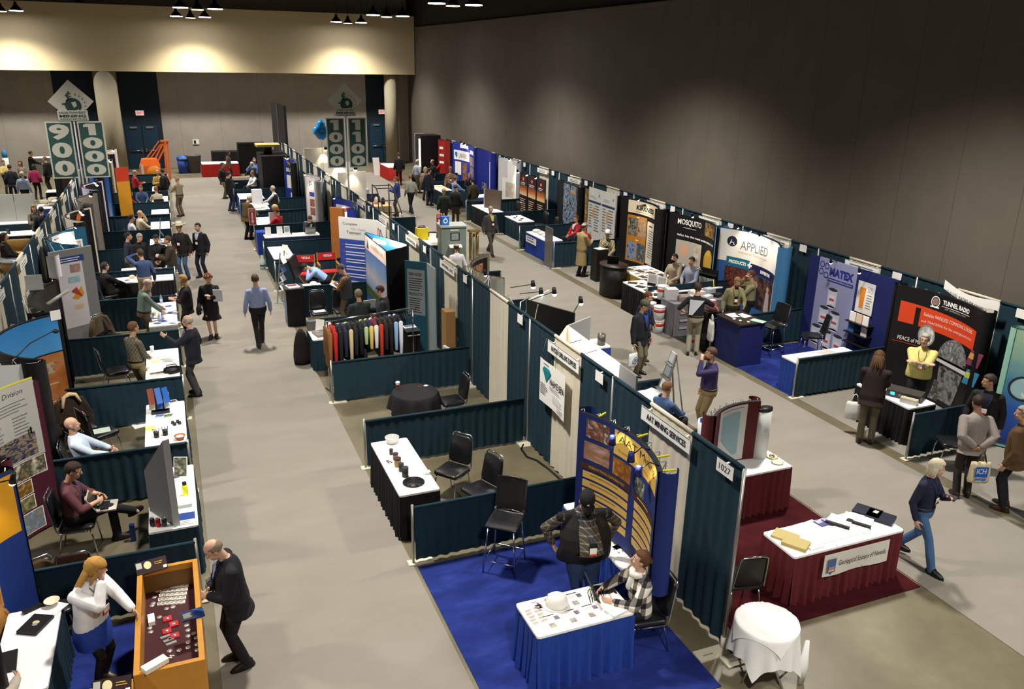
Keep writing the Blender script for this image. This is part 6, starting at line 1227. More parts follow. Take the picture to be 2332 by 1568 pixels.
# ---------------------------------------------------------------- right side of the centre row
def sh(label, px, py, w, d, rz=0, mat=PAPER, ink=None, th=.004, z=.757, name='leaflet', group=None): x, y = XY(px, py, z); return sheet(name, label, x, y, z, w, d, rz, mat, ink, th, group)
table('maroon skirted table with papers and a white lettered banner', 1.28, .36, 3.16, 1.00, MAROON, 'snew', amp=.028, pitch=.13)
t = thing('banner', 'white cloth banner with dark lettering on the maroon skirt', 'banner', (1.76, .322, .36)); S = Flat((0, 0, 0), (1, 0, 0), (0, -1, 0)); W_ = 1.12
m = MB(); m.grid(lambda a, b: S.P(W_*a, .33*b, .014*math.sin(a*9)*(1-b)), 16, 2, M('d6d4cc', .7)); m.grid(lambda a, b: S.P(W_*(1-a), .33*b, .014*math.sin((1-a)*9)*(1-b)-.006), 16, 2, M('d6d4cc', .7)); m.obj('cloth', t)
a = Art(Flat((0, -.016, 0), (1, 0, 0), (0, -1, 0))); a.rect(.05, .06, .19, .27, M('5a6488', .6), 1); a.disc(.12, .17, .065, M('3a6aa8', .6), 2); a.rect(.07, .10, .17, .15, M('c87a7a', .6), 3); a.rect(.07, .08, .17, .10, M('d8c8c8', .6), 3); a.poly([(.10, .06), (.14, .06), (.12, .02)], M('5a6488', .6), 1)
a.text('Geological Society of Nevada', .24, .12, .10, M('3a3a3e'), 1, w=.82, slant=.05); a.obj('print', t)
for k, (px, py, c) in enumerate(((1788, 1222, 2), (1812, 1240, 1))):
 x, y = XY(px, py, .757); box_obj('envelope_stack', ('far' if k == 0 else 'near')+' stack of buff envelopes at the left end of the bannered maroon table', 'envelopes', (x, y, .757), (.24, .32, .03 if k == 0 else .05), M('b3a368', .7), 32)
for k, (px, py, r_) in enumerate(((1830, 1205, 4), (1855, 1198, 8), (1872, 1222, 2), (1900, 1214, -3), (1928, 1207, 2), (1955, 1200, 30), (1945, 1180, 32), (1845, 1236, 0))): sh('white printed page in the spread covering the bannered maroon table', px, py, .22, .28, r_, PAPER, True, .004+.002*k, name='page', group='pages on the bannered maroon table')
for k, (px, py) in enumerate(((1868, 1192), (1886, 1188))): sh('blue purple booklet, %s of a pair on the bannered maroon table' % ('left', 'right')[k], px, py, .12, .15, 10, M('4a4a8a', .5), M('b8b0d0'), .02, name='booklet')
for k, (px, py) in enumerate(((1912, 1188), (1960, 1186))):
 x, y = XY(px, py, .757); t = thing('ring_binder', 'open white binder with black spine, %s of two on the bannered maroon table' % ('left', 'right')[k], 'binder', (x, y, .757), R(33)); m = MB(); m.box((0, 0, .015), (.26, .3, .03), PAPER); m.obj('pages', t); m = MB(); m.box((-.14, 0, .02), (.05, .32, .045), BLK); m.obj('spine', t)
for k, (px, py) in enumerate(((1975, 1168), (2005, 1180))): x, y = XY(px, py, .757); box_obj('map_book', ('left' if k == 0 else 'right')+' large navy bound book at the right end of the bannered maroon table', 'book', (x, y, .757), (.27, .36, .045), M('151c2e', .4), 30)
sh('small cream card lying on the right navy book', 1995, 1165, .08, .06, 20, M('e8e0b8', .6), None, .002, .803, 'note_card')
table('maroon skirted table with the map display and paper plates', .75, 2.42, 2.98, 3.02, MAROON, 'snew', amp=.028, pitch=.13)
t, S = popup('maroon tabletop display with a pale blue state map', 2.06, 2.72, 14, 1.05, 1.0, .14, M('571a20', .8), z0=.76, capmat=M('571a20', .8), capr=.10)
a = Art(S); a.rect(.22, .02, .84, .97, M('d4d6d2', .6), 0); a.lines(.3, .93, .78, 1, .03, GINK, 1, rag=.05); a.poly([(.30, .86), (.72, .86), (.72, .14), (.64, .12), (.30, .48)], M('92b4bf', .6), 1)
q2 = random.Random(5)
for k in range(60):
 u, v = q2.uniform(.31, .71), q2.uniform(.2, .85)
 if v > .5-(u-.3): a.rect(u, v, u+.012, v+.006, GINK, 2)
a.obj('map_sheet', t)
t = thing('poster_tube', 'white rolled panel with black rim behind the map display', 'panel', (2.68, 2.86, .76)); m = MB(); m.loft([[V((.13*math.cos(k*PI/10), .08*math.sin(k*PI/10), z)) for k in range(20)] for z in (0, .84)], M('cfd2d0', .6)); m.obj('panel_body', t); m = MB(); m.loft([[V((.135*math.cos(k*PI/10), .085*math.sin(k*PI/10), z)) for k in range(20)] for z in (.82, .87)], BLK); m.obj('rim', t)
for k, (px, py) in enumerate(((1758, 1040), (1770, 1053))):
 x, y = XY(px, py, .76); t = thing('paper_plate', ('far' if k == 0 else 'near')+' cream paper plate on the maroon table with the map display', 'plate', (x, y, .757)); m = MB(); m.lathe([(.01, .003), (.06, .003), (.095, .018), (.06, .008), (.01, .008)], M('ded6bc', .6), n=22); m.obj('plate_body', t)
 if k == 0: m = MB(); [m.ball((.03*math.cos(j*1.7), .03*math.sin(j*1.7), .018), .018, M(['8a3a2a', '4a6a4a', 'd8d0b0', 'a86a3a'][j % 4]), 7, 5) for j in range(7)]; m.obj('food', t)
x, y = XY(1712, 1372); stack_chair_at('black chair with chrome frame half hidden behind the end drape', .62, .58, -12)
stack_chair_at('black chair whose top shows beside the map display', 1.35, 3.5, 0)
m = MB(); m.capsule((0, 0, .66), (0, 0, .95), .1, .08, 10, M('b8441c', .8)); m.cyl((0, 0, 0), (0, 0, .6), .04, BLK); one(m, 'orange_coat', 'orange garment showing past the edge of the end drape', 'garment', None, (.42, 1.85, 0))
# round table with folded white cloth
t = thing('cocktail_table', 'small round table under a folded white cloth at lower right', 'table', (.12, -.55, 0), R(8)); n = 72; WC = M('e9eaea', .7)
def ct(k, j):
 th = 2*PI*k/n; c4 = abs(math.cos(2*th+.5)); L = .34+.26*(1-c4)**1.6+.05*math.sin(3*th); rr = .36+.02*j/8+.05*(j/8)*(math.sin(th*11)*.4+1-c4)
 return V((math.cos(th)*rr, math.sin(th)*rr, .745-L*(j/8)))
m = MB(); m.loft([[ct(k, j) for k in range(n)] for j in range(9)], WC, caps=False); m.add([ct(k, 0) for k in range(n)], [tuple(range(n))], WC)
m.loft([[V((.30+.06*math.cos(2*PI*k/10)*w, -.34+.04*math.sin(2*PI*k/10)*w, z)) for k in range(10)] for z, w in ((.02, .8), (.25, 1.1), (.6, .5))], WC); m.obj('tablecloth', t)
def tc_(a, b):
 x_, y_ = (a-.5)*.80, (b-.5)*.74; x_, y_ = x_*.9-y_*.42, x_*.42+y_*.9; r_ = math.hypot(x_, y_); k_ = max(0, r_-.36); f_ = (.36+.25*k_)/r_ if r_ > .36 else 1
 return V((x_*f_, y_*f_, .757-k_*1.1+.004*math.sin(a*17)*math.sin(b*13)))
m = MB(); m.grid(tc_, 30, 30, WC); m.grid(lambda a, b: tc_(1-a, b)-V((0, 0, .006)), 30, 30, WC); m.obj('top_cloth', t)
for dx, dy in ((-.3, .0), (.32, -.12), (-.05, .3), (.05, -.3)): m = MB(); m.cyl((-dx*.5, -dy*.5, .72), (dx, dy, .0), .012, CHROME, 8); m.obj('leg', t)
# booths behind: book rack, back lit panel, trusses
x, y = XY(1490, 898, .757); table('white topped teal table with papers below the wire book rack', 1.75, 4.9, 2.5, 6.0, TEAL, 'snew'); sh('loose white papers on the table by the wire book rack', 1485, 895, .34, .3, 20, name='papers', th=.03)
person('man with short brown hair in blue shirt seated behind the end drape', *XY(1516, 882, 1.28), -70, H=1.76, pose='sit', tc='3a527c', bc='22242c', hair='short', hc='6a4a30', LA='lap', RA='table')
x, y = XY(1516, 882, 1.28); stack_chair_at('black chair with chrome frame under the man in blue shirt', x, y, -70)
t = thing('book_rack', 'leaning silver wire rack holding books in the right aisle booth', 'rack', (2.75, 5.75, 0), R(80))
for s in (-1, 1): m = MB(); m.bar((s*.24, .3, 0), (s*.12, -.1, 1.55), .025, .025, ALU); m.bar((s*.24, -.35, 0), (s*.12, -.1, 1.5), .025, .025, ALU); m.obj('upright', t)
for k in range(5): m = MB(); m.bar((-.22+.02*k, .25-.07*k, .3+.26*k), (.22-.02*k, .25-.07*k, .3+.26*k), .1, .015, ALU); m.obj('shelf', t); m = MB(); m.box((-.05+.02*k, .20-.07*k, .42+.26*k), (.3-.03*k, .03, .2), [M('c8ccd0', .5), M('8a949c', .5)][k % 2], 0, .3); m.obj('book', t)
x, y = XY(1540, 945, .8); t = thing('waste_bin', 'white paper lined round bin by the wire rack', 'bin', (2.75, 4.35, 0)); m = MB(); m.lathe([(.15, 0), (.19, .75), (.175, .75), (.14, .02), (.01, .02)], M('c9ccd2', .5), n=24); m.obj('bin_body', t); m = MB(); m.box((-.08, .1, .72), (.05, .02, .12), M('2a4a98')); m.obj('leaflet', t)
person('bearded man in purple shirt and khaki trousers standing in the right aisle', *XY(1605, 990), 70, H=1.8, g=1.2, topmat=M('2d2450', .8, var=.2), bc='8a7a54', hair='short', hc='4e3424', beard='4e3424', LA='face', RA='down', belt='2a1c12')
LIT = M('f2efe6', .5); t = thing('backlit_display', 'tall display panel with brightly lit white inner side behind the poster drape', 'display', (0, 0, 0)); c0, c1, c2, c3 = V((.10, 5.1, 0)), V((.52, 5.65, 0)), V((.44, 3.62, 0)), V((.43, 3.10, 0))
for nm, u, v, mt in (('end_panel', c0, c1, M('d8c4b4', .6)), ('main_panel', c1, c2, LIT), ('side_panel', c2, c3, GREY), ('return_panel', c1, V((1.15, 6.0, 0)), M('a5a6a8', .6))): m = MB(); m.bar(u+V((0, 0, 1.2)), v+V((0, 0, 1.2)), .03, 2.34, mt); m.obj(nm, t)
for k, yy in enumerate((4.9, 4.35)):
 m = MB(); m.cyl((.2, yy, 2.05), (.27, yy, 2.0), .05, BLK, 10, .07); m.tube([(.2, yy, 2.05), (.1, yy, 2.3), (.42, yy, 2.36)], .008, BLK, 5); m.obj('lamp_arm', t); m = MB(); m.ball((.27, yy, 2.0), .05, LAMPON, 8, 6); m.obj('lamp_bulb', t)
 ld = bpy.data.lights.new('display_spot', 'POINT'); ld.energy = 16; ld.color = (1, .86, .74); ld.shadow_soft_size = .06; lo = bpy.data.objects.new('display_spot', ld); col.objects.link(lo); lo.parent = t; lo.location = (.2, yy, 2.12)
t = thing('flat_display', 'flat black display wall beside the silver truss, third booth of the right aisle', 'display', (0, 0, 0)); c0, c1 = V((.50, 7.4, 0)), V((.98, 6.3, 0))
m = MB(); m.bar(c0+V((0, 0, 1.2)), c1+V((0, 0, 1.2)), .04, 2.34, BLK); m.obj('panel', t); m = MB(); m.bar(c0+V((0, 0, 1.2)), c0+V((.75, .6, 1.2)), .04, 2.3, M('c6c8c4', .6)); m.obj('side_panel', t)
m = MB()
for a_, b_ in (((.4, 7.5, 2.3), (.4, 7.5, 1.2)), ((.3, 7.9, 2.35), (.5, 7.3, 1.4)), ((.4, 7.5, 2.3), (.85, 8.1, 2.2)), ((.85, 8.1, 2.2), (.4, 7.5, 1.5)), ((.3, 7.9, 2.35), (.85, 8.1, 1.5)), ((.6, 7.1, 2.35), (.3, 6.9, 1.3))): m.cyl(a_, b_, .012, ALU, 6)
m.obj('truss', t)
for k, (p_, q_) in enumerate((((.55, 8.4, 2.35), (.95, 8.15, 2.45)), ((.55, 7.9, 2.35), (.95, 7.75, 2.4)), ((.52, 7.3, 2.38), (1.05, 7.35, 2.5)), ((.98, 6.35, 2.36), (1.25, 6.6, 2.5)))): booth_light(t, p_, q_, 12, LAMPON, aim=(q_[0]+.1, q_[1]-.1, 1.2), r=.05, lit=k in (0, 3))
table('blue skirted white table with a steel cylinder, third booth of the right aisle', 2.45, 8.5, 3.05, 9.1, BLUEC, 'snew'); x, y = XY(1376, 790, .757); m = MB(); m.lathe([(.01, 0), (.09, 0), (.09, .25), (.085, .25), (.085, .02), (.01, .02)], M('6a6460', .4, .6), n=22); one(m, 'steel_cylinder', 'grey metal cylinder standing on the blue skirted white table', 'cylinder', None, (2.9, 8.68, .757))
table('black clothed table with white paper by the truss display', 1.7, 7.9, 2.3, 8.9, BLACKC, 'snew'); sheet('paper', 'white paper on the black clothed table by the truss display', 2.1, 8.3, .757, .3, .4, 20)
t, S = popup('curved truss display seen from behind with copper picture band', 1.0, 10.35, 78, 2.2, 2.3, .55, M('9f9678', .7), capmat=M('8f9088', .6)); a = Art(S)
a.rect(.05, .1, 2.15, 2.25, M('0f0d10', .5), 0); a.rect(.9, 1.75, 2.0, 2.15, photo(['3a1c10', 'a8643a', 'e0a878', '7a4426'], 8), 1); a.text('RESTORE', 1.0, 1.8, .22, M('e0b090'), 2, w=.9); a.rect(.2, 1.6, .26, 2.2, M('c8a888'), 1); a.obj('graphic_panel', t)
booth_light(t, S.P(.25, 2.3, -.05), S.P(.3, 2.38, -.2), 5, M('e0c8ff', .5, emit=20), lit=False)
m = MB()
for u in (.3, .9, 1.5, 2.0): m.cyl(S.P(u, 2.3, -.05), S.P(u, .2, -.45), .012, ALU, 6); m.cyl(S.P(u, 2.3, -.05), S.P(min(2.15, u+.5), 1.2, -.4), .010, ALU, 6)
m.obj('truss', t)
m = MB(); m.box(S.P(1.55, 1.35, -.42), (.1, .1, .08), M('d8941c')); m.obj('clip', t)
# equipment booth
t = thing('control_cabinet', 'grey steel control cabinet with a screen in the centre row booth', 'cabinet', (2.88, 19.35, 0), R(-6)); GC = M('7f8a84', .5, .2); m = MB(); m.box((0, 0, .75), (.84, .7, 1.5), GC); m.obj('cabinet_body', t); m = MB(); m.box((0, 0, 1.52), (.9, .76, .05), M('a8b4ac', .5, .2)); m.obj('top_plate', t)
a = Art(Flat((-.42, -.352, 0), (1, 0, 0), (0, -1, 0))); a.rect(.3, 1.05, .62, 1.32, DKGREY, 0); a.rect(.34, 1.08, .58, 1.29, M('8a9696', .3), 1); a.lines(.3, 1.42, .62, 1, .08, PAPER, 1); a.obj('screen_panel', t); m = MB(); m.box((.04, -.45, .88), (.42, .2, .03), PAPER, 0, .3); m.obj('document_tray', t)
x, y = XY(1021, 512, 1.55); t = thing('display_cube', 'blue plastic case with white emblem on top of the grey cabinet', 'case', (2.62, 19.3, 1.546)); m = MB(); m.box((0, 0, .14), (.26, .2, .28), M('1c6ac8', .4)); m.obj('case_body', t); a = Art(Flat((-.13, -.101, 0), (1, 0, 0), (0, -1, 0))); a.ringd(.13, .14, .05, .08, PAPER, 0); a.rect(.1, .21, .16, .25, PAPER, 0); a.obj('print', t)
t = thing('arrow_sign', 'red and white arrow sign on the tall post beside the grey cabinet', 'sign', (3.05, 21.31, .92)); m = MB(); m.box((0, 0, .3), (.24, .02, .66), M('d8d4cc', .5)); m.obj('board', t); a = Art(Flat((-.12, -.011, -.03), (1, 0, 0), (0, -1, 0))); a.rect(.02, .02, .22, .64, M('a8242a', .5), 0); a.rect(.09, .14, .15, .46, M('e0d8d0'), 1); a.poly([(.05, .16), (.12, .05), (.19, .16)], M('e0d8d0'), 1); a.lines(.04, .6, .2, 2, .05, M('e0d8d0'), 1); a.obj('print', t)
t = thing('brass_stand', 'stand of polished brass tubes between the grey cabinet and the man in grey jacket', 'stand', (3.62, 19.2, 0)); t.scale = (.75, .75, 1); BRS = M('c8b06a', .25, 1)
for dx, dy in ((-.16, -.1), (.16, -.1), (-.16, .1), (.16, .1)): m = MB(); m.cyl((dx, dy, 0), (dx, dy, 1.3), .04, BRS, 12); m.obj('leg', t)
m = MB(); m.box((0, 0, 1.3), (.5, .36, .06), BRS); m.obj('top_plate', t); m = MB(); m.cyl((0, 0, .05), (0, 0, 1.2), .06, ALU); m.obj('cylinder', t)
x, y = XY(1040, 565, 1.25); person('balding man seated behind the drape near the grey cabinet', x, y, 0, pose='sit', tc='c8c8cc', bc='1a1a20', hair='fringe', hc='2a2018', skin=SKIN3)
table('white topped teal table with the yellow case, centre row', 2.25, 19.9, 2.85, 21.2, TEAL, 'snew'); t = thing('tool_case', 'bright yellow case with black handle on the white topped table', 'case', (2.3, 20.95, .757)); m = MB(); m.box((0, 0, .2), (.4, .3, .4), M('e0c81c', .5)); m.obj('case_body', t); m = MB(); m.box((0, 0, .41), (.3, .1, .03), BLK); m.tube([(-.12, 0, .41), (-.1, 0, .46), (.1, 0, .46), (.12, 0, .41)], .015, BLK); m.obj('handle', t)
easel_card('white folded card beside the yellow case', 2.55, 20.5, .757, -30, .25, .28, None); sheet('leaflet', 'orange and white leaflets on the table by the yellow case', 2.55, 20.1, .757, .4, .3, 10, PAPER, M('e0a040'))
table('tan topped table with drills and bottles, seventh aisle booth', 2.2, 28.0, 3.0, 29.4, M('8a7a5a', .7), 'snew', top=M('c0a478', .6)); t = thing('exercise_frame', 'black steel arched frame with white panels in the centre row', 'frame', (2.45, 26.6, 0))
for s in (-1, 1): m = MB(); m.tube([(s*.35, -1.1, 0), (s*.35, -1.0, .9), (s*.35, .3, 1.7), (s*.35, 1.0, 1.75)], .025, BLK, 8); m.tube([(s*.35, 1, 0), (s*.35, 1, 1.75)], .025, BLK, 8); m.tube([(s*.35, 0, 0), (s*.35, 0, 1.5)], .02, BLK, 8); m.obj('side_frame', t)
m = MB(); [m.cyl((-.35, yy, zz), (.35, yy, zz), .02, BLK, 8) for yy, zz in ((-1.0, .9), (-.4, 1.28), (.3, 1.68), (1, 1.7))]; m.obj('crossbar', t); m = MB(); m.box((.36, -.9, .42), (.04, .5, .8), PAPER); m.obj('white_panel', t)
for k, (dx, dy, c) in enumerate(((2.4, 29.2, '1c2240'), (2.7, 29.1, '141416'), (2.5, 28.7, 'd8b8b0'), (2.75, 28.5, '1a1a1e'))): m = MB(); m.lathe([(.05, 0), (.09, .02), (.08, .22), (.03, .3), (.01, .3)], M(c)); one(m, 'tool', ['navy', 'black domed', 'pale pink', 'small black'][k]+' tool standing on the tan topped table', 'tool', None, (dx, dy, .757))
m = MB(); m.box((0, 0, .5), (.75, 1.5, 1.0), M('b8bac0', .5)); one(m, 'grey_counter', 'pale grey counter unit with rounded front in the far centre row', 'counter', None, (2.4, 32.0, 0)); m = MB(); m.ball((0, 0, .14), (.3, .22, .16), BLK); m.cyl((-.3, 0, .14), (-.6, 0, .1), .05, BLK); one(m, 'black_machine', 'black rounded machine on the pale grey counter', 'machine', None, (2.45, 32.2, 1.0))
table('far white table with black trays behind the tall number sign', 1.9, 34.6, 2.9, 36.2, BLACKC, 'snew'); table('far red skirted table behind the tall number sign', 1.6, 38.6, 2.9, 39.3, REDC, 'snew')
m = MB(); m.box((0, 0, .1), (.5, .8, .2), BLK); one(m, 'black_case', 'black equipment case on the far white table', 'case', None, (2.4, 35.4, .757))
# people in the right aisle
P_ = person
P_('man in grey jacket and khaki trousers walking by the grey cabinet', *XY(1116, 580), -172, H=1.8, g=1.1, top='jacket', tc='3a3a3c', bc='4c4636', shirt='c8bc6a', hair='short', hc='a8a49c', badge=1, pose='walk', head=(-30, 0))
P_('man in blue sweater and brown trousers at the black arched frame', *XY(906, 492), 75, H=1.8, top='sweater', tc='1f2f6a', bc='4a3c2a', hair='short', hc='5a3c28', LA='hold', RA='hold')
P_('man in pale grey shirt and black trousers walking away in the right aisle', *XY(937, 487), 8, H=1.82, tc='8a8c80', bc='121216', hair='thin', hc='7a5a40', pose='walk')
r1 = P_('man in grey cap and black jacket walking with a bag down the right aisle', 3.75, 8.45, -160, H=1.8, g=1.1, top='jacket', tc='14161f', shirt='2a3f8a', bc='6a6450', hair='short', hc='3a3026', cap=('4c5040', 'plain'), LA='down', RA='bag', head=(25, 10))
P_('man in navy jacket over a blue shirt walking behind the man in cap', 4.25, 9.15, -150, H=1.78, top='jacket', tc='14182c', bc='2a2c34', shirt='2c3fa0', hair='short', hc='5a3c24', LA='holdlow', RA='down', head=(10, 15))
bag('white plastic bag with a blue ring logo carried by the man in cap', *hw(r1, 1), 20, 'd6d8d6', .3, .32, lambda a, w, h: (a.ringd(w/2, h*.5, .06, .08, M('2a4a98'), 0), a.disc(w/2, h*.5, .03, M('2a4a98'), 0)))
r1 = P_('blonde grey haired woman in navy top and jeans walking in the right aisle', *XY(2078, 1280), -165, H=1.68, tc='141a34', bc='41628c', hair='bob', hc='c8c0a4', pose='walk', LA='read', RA='down', belt='1a1410', badge=1, head=(38, 10), skin=SKIN2, shoe='0f0f12')
box_obj('phone', 'dark folded leaflet in the hand of the woman in jeans', 'leaflet', hw(r1, -1), (.14, .1, .02), DKGREY, 20)
P_('man with dreadlocks in dark brown coat leaning on the radio equipment table', *XY(1968, 1008), -48, H=1.84, g=1.15, top='coat', tc='1e100c', bc='5a5440', hair='dread', hc='4a3018', lean=14, LA='table', RA='table', shoe='1a120c', head=(0, 15))
bag('thin white plastic bag behind the legs of the man with dreadlocks', *XY(1935, 985), .82, -40, 'd9dbd8', .3, .36)
P_('heavy grey haired man in yellow shirt with arms folded before the miner portrait', 7.90, 4.52, 130, H=1.8, g=1.36, tc='d6cb7c', bc='1a1a1e', hair='short', hc='a8a49a', sleeve=.45, LA='fold', RA='fold', badge=1, lan='22242a', glasses=1, head=(-10, -4), skin=SKIN2, hem=.08)
r1 = P_('man in grey fleece holding a cream bag behind his back', *XY(2188, 1130), -28, H=1.8, g=1.12, top='sweater', tc='8a817c', bc='2a2424', hair='short', hc='2a1c14', LA='back', RA='back', hem=.06, shoe='241810', lean=6, skin=SKIN3)
bag('cream cotton bag with a blue square print held by the man in grey fleece', *(hw(r1, -1)+V((-.06, -.16, .02))), -25, 'd2c6a2', .34, .36, lambda a, w, h: (a.rect(.07, .12, .27, .30, M('2458b0', .6), 0), a.text('ICH', .09, .18, .09, M('c8d4e0'), 1, w=.15, bold=.02), a.rect(.08, .06, .26, .10, M('4a78c0'), 0)), strap='1a1a20')
P_('man in black leather jacket and khaki trousers near the underwater banner', *XY(2262, 852, 1.80), 120, H=1.82, top='jacket', tc='141416', shirt='1c2238', bc='6e6244', hair='short', hc='3a2c22', badge=1, LA='down', RA='down', head=(-60, 5))
P_('man in brown jacket at the right edge of the picture', *XY(2285, 1158), 18, H=1.82, g=1.1, top='jacket', tc='503a20', bc='121216', hair='short', hc='8a8478', LA='down', RA='down', shoe='3a2212', head=(30, 0))
# ---------------------------------------------------------------- booths along the right wall
t, S = popup('tall underwater banner in green and blue at the right edge', 8.45, 1.86, -78, 2.2, 2.3, .25, M('7ab0a0', .6), capmat=M('8ab8a8')); a = Art(S); a.rect(.01, .05, 2.19, 2.28, vgrad([(0, '12307a'), (.3, '2a58b0'), (.55, '4a90b8'), (.8, '9ac8b4'), (1, 'bcd8b8')], .1, 2.3, noise=.15, ns=5), 0)
a.disc(.3, 2.08, .07, M('6aa04a'), 1); a.disc(.42, 1.92, .05, M('8ab86a'), 1); a.disc(.3, 1.2, .2, M('a8d0d8', .2), 1); a.ringd(.3, 1.2, .2, .24, M('26303a'), 2); a.disc(.36, 1.1, .08, M('dce8ea'), 2); a.obj('graphic_panel', t)
table('blue skirted table at the far right edge of the picture', 6.3, -1.2, 7.0, .55, BLUEC, 'snew')
stack_chair_at('black chair with chrome frame by the low rail at right', 6.75, 2.62, 60)
t, S = popup('black curved display with an orange band and miner portrait', 8.62, 5.0, -90, 2.1, 2.3, .26, BLK, capr=.16); S.w = 2.6; a = Art(S); OR = M('d8441c', .5)
for (u0, v0, u1, v1, u2, v2, u3, v3, c, l) in ((.15, 1.52, 2.5, 1.46, 2.5, 1.86, .15, 1.98, OR, 1),): 
 n_ = 16
 for i in range(n_): p0, p1 = i/n_, (i+1)/n_; a.poly([(u0+(u1-u0)*p0, v0+(v1-v0)*p0), (u0+(u1-u0)*p1, v0+(v1-v0)*p1), (u3+(u2-u3)*p1, v3+(v2-v3)*p1), (u3+(u2-u3)*p0, v3+(v2-v3)*p0)], c, l)
a.rect(.55, 1.5, .68, 1.9, BLK, 3); a.text('TUNNEL RADIO', 1.22, 2.10, .10, PAPER, 2, w=.85, bold=.04); a.text('OF AMERICA, INC.', 1.3, 2.0, .04, LGREY, 2, w=.7); a.rect(1.2, 2.06, 2.1, 2.07, PAPER, 2); a.ringd(1.02, 2.12, .10, .12, PAPER, 2); a.disc(1.02, 2.12, .08, M('8a8480'), 2); a.disc(1.02, 2.12, .03, OR, 3); a.rect(.9, 1.99, 1.14, 2.02, PAPER, 2)
a.text('Reliable WIRELESS COMMUNICATIONS', .78, 1.76, .075, M('f0d8cc'), 3, w=1.55); a.text('and TRACKING for the underground mine', .74, 1.60, .075, M('f0d8cc'), 3, w=1.62); a.text('PEACE of MINE', .22, 1.12, .09, PAPER, 2, w=.72); a.rect(.1, 1.07, 1.0, 1.08, OR, 2)
FG = photo(['0c0c0d', '3a3a3c', 'a8a8a8', '5a5a5c', '141415'], 5); a.disc(.95, 1.36, .20, photo(['d8d8d6', 'a8a8a6', 'e8e8e6'], 8), 2); a.ringd(.95, 1.36, .20, .235, M('8a8a88'), 3); a.disc(1.85, 1.02, .50, photo(['2a2a2c', '8a8a8a', '4a4a4c', 'b0b0b0'], 7), 1, 24, .46, 0, 180); a.poly([(1.3, .98), (2.42, .98), (2.48, .9), (1.25, .92)], M('b8b8b6'), 2)
a.poly([(1.45, .9), (2.3, .9), (2.22, .5), (2.1, .12), (1.6, .12), (1.48, .5)], photo(['101011', '3c3c3e', '8a8a8a', '1c1c1e'], 6), 2); a.poly([(1.78, .8), (1.92, .8), (2.0, .45), (1.72, .45)], M('8e8e8e'), 3); a.rect(1.5, .72, 1.75, .8, BLK, 3); a.rect(1.96, .72, 2.22, .8, BLK, 3); a.poly([(1.4, .5), (1.62, .5), (1.6, .06), (1.3, .06)], photo(['5a5a5a', '2a2a2a', 'a0a0a0'], 14), 3); a.obj('graphic_panel', t)
t = thing('drooping_sign', 'white lettered sign drooping from the wall drape', 'sign', (8.97, 5.2, 2.62)); SS = Flat((0, 0, 0), (0, -1, -.10), (-1, 0, 0)); m = MB(); cv = lambda a_, b_: SS.P(1.3*a_, -.18*b_-.14*math.sin(PI*min(1, a_*1.1))*.6, .05*math.sin(PI*a_)); m.grid(cv, 12, 1, PAPER); m.grid(lambda a_, b_: cv(1-a_, b_)+V((.004, 0, 0)), 12, 1, PAPER); m.obj('card', t)
a = Art(Flat((-.055, 0, -.06), (0, -1, -.16), (-1, 0, 0))); a.text('TUNNEL RADIO OF AMERICA', .12, -.16, .07, INK, 1, w=1.0, slant=.1); a.obj('lettering', t)
table('black skirted table with radio equipment before the miner portrait', 6.62, 3.52, 7.3, 4.85, BLACKC, 'snew', amp=.02)
t = thing('radio_set', 'flat dark radio unit with a lit blue display on the radio equipment table', 'radio', (7.0, 3.98, .757), R(-62)); m = MB(); m.box((0, 0, .07), (.62, .34, .13), M('3a3a36', .5)); m.obj('case', t); a = Art(Flat((-.31, -.172, 0), (1, 0, 0), (0, -1, 0))); a.rect(.08, .05, .16, .11, M('4ac8e8', .4, emit=1), 0); a.disc(.25, .07, .025, GREY, 0); a.disc(.35, .07, .025, GREY, 0); a.rect(.45, .04, .58, .1, DKGREY, 0); a.obj('control_panel', t)
x, y = 6.82, 3.72; m = MB(); m.box((0, 0, .05), (.3, .12, .1), M('b8b4a8', .4)); m.box((0, 0, .102), (.3, .02, .004), M('d8c84a')); one(m, 'battery_pack', 'pale battery pack with yellow stripe before the radio unit', 'battery', None, (x, y, .757), R(-62))
box_obj('handheld', 'small black handset on the radio equipment table', 'handset', (6.78, 4.25, .757), (.08, .2, .04), BLK, 40); sheet('paper_stack', 'stack of white paper at the far end of the radio equipment table', 7.0, 4.62, .757, .3, .34, 20, PAPER, None, .05)
for k, (yy, zz) in enumerate(((3.5, 1.35), (3.5, .95))): t = thing('brochure', ('upper' if k == 0 else 'lower')+' coloured brochure held by the dark end of the miner portrait display', 'brochure', (8.62, yy+.42, zz)); m = MB(); m.box((0, 0, 0), (.02, .24, .3), M('8a3a5a', .4) if k == 0 else M('3a8ab8', .4), .3, .2); m.obj('cover', t); m = MB(); m.box((-.012, .03, .05), (.02, .15, .12), M('d8a050') if k == 0 else M('c8d040'), .3, .2); m.obj('print', t)
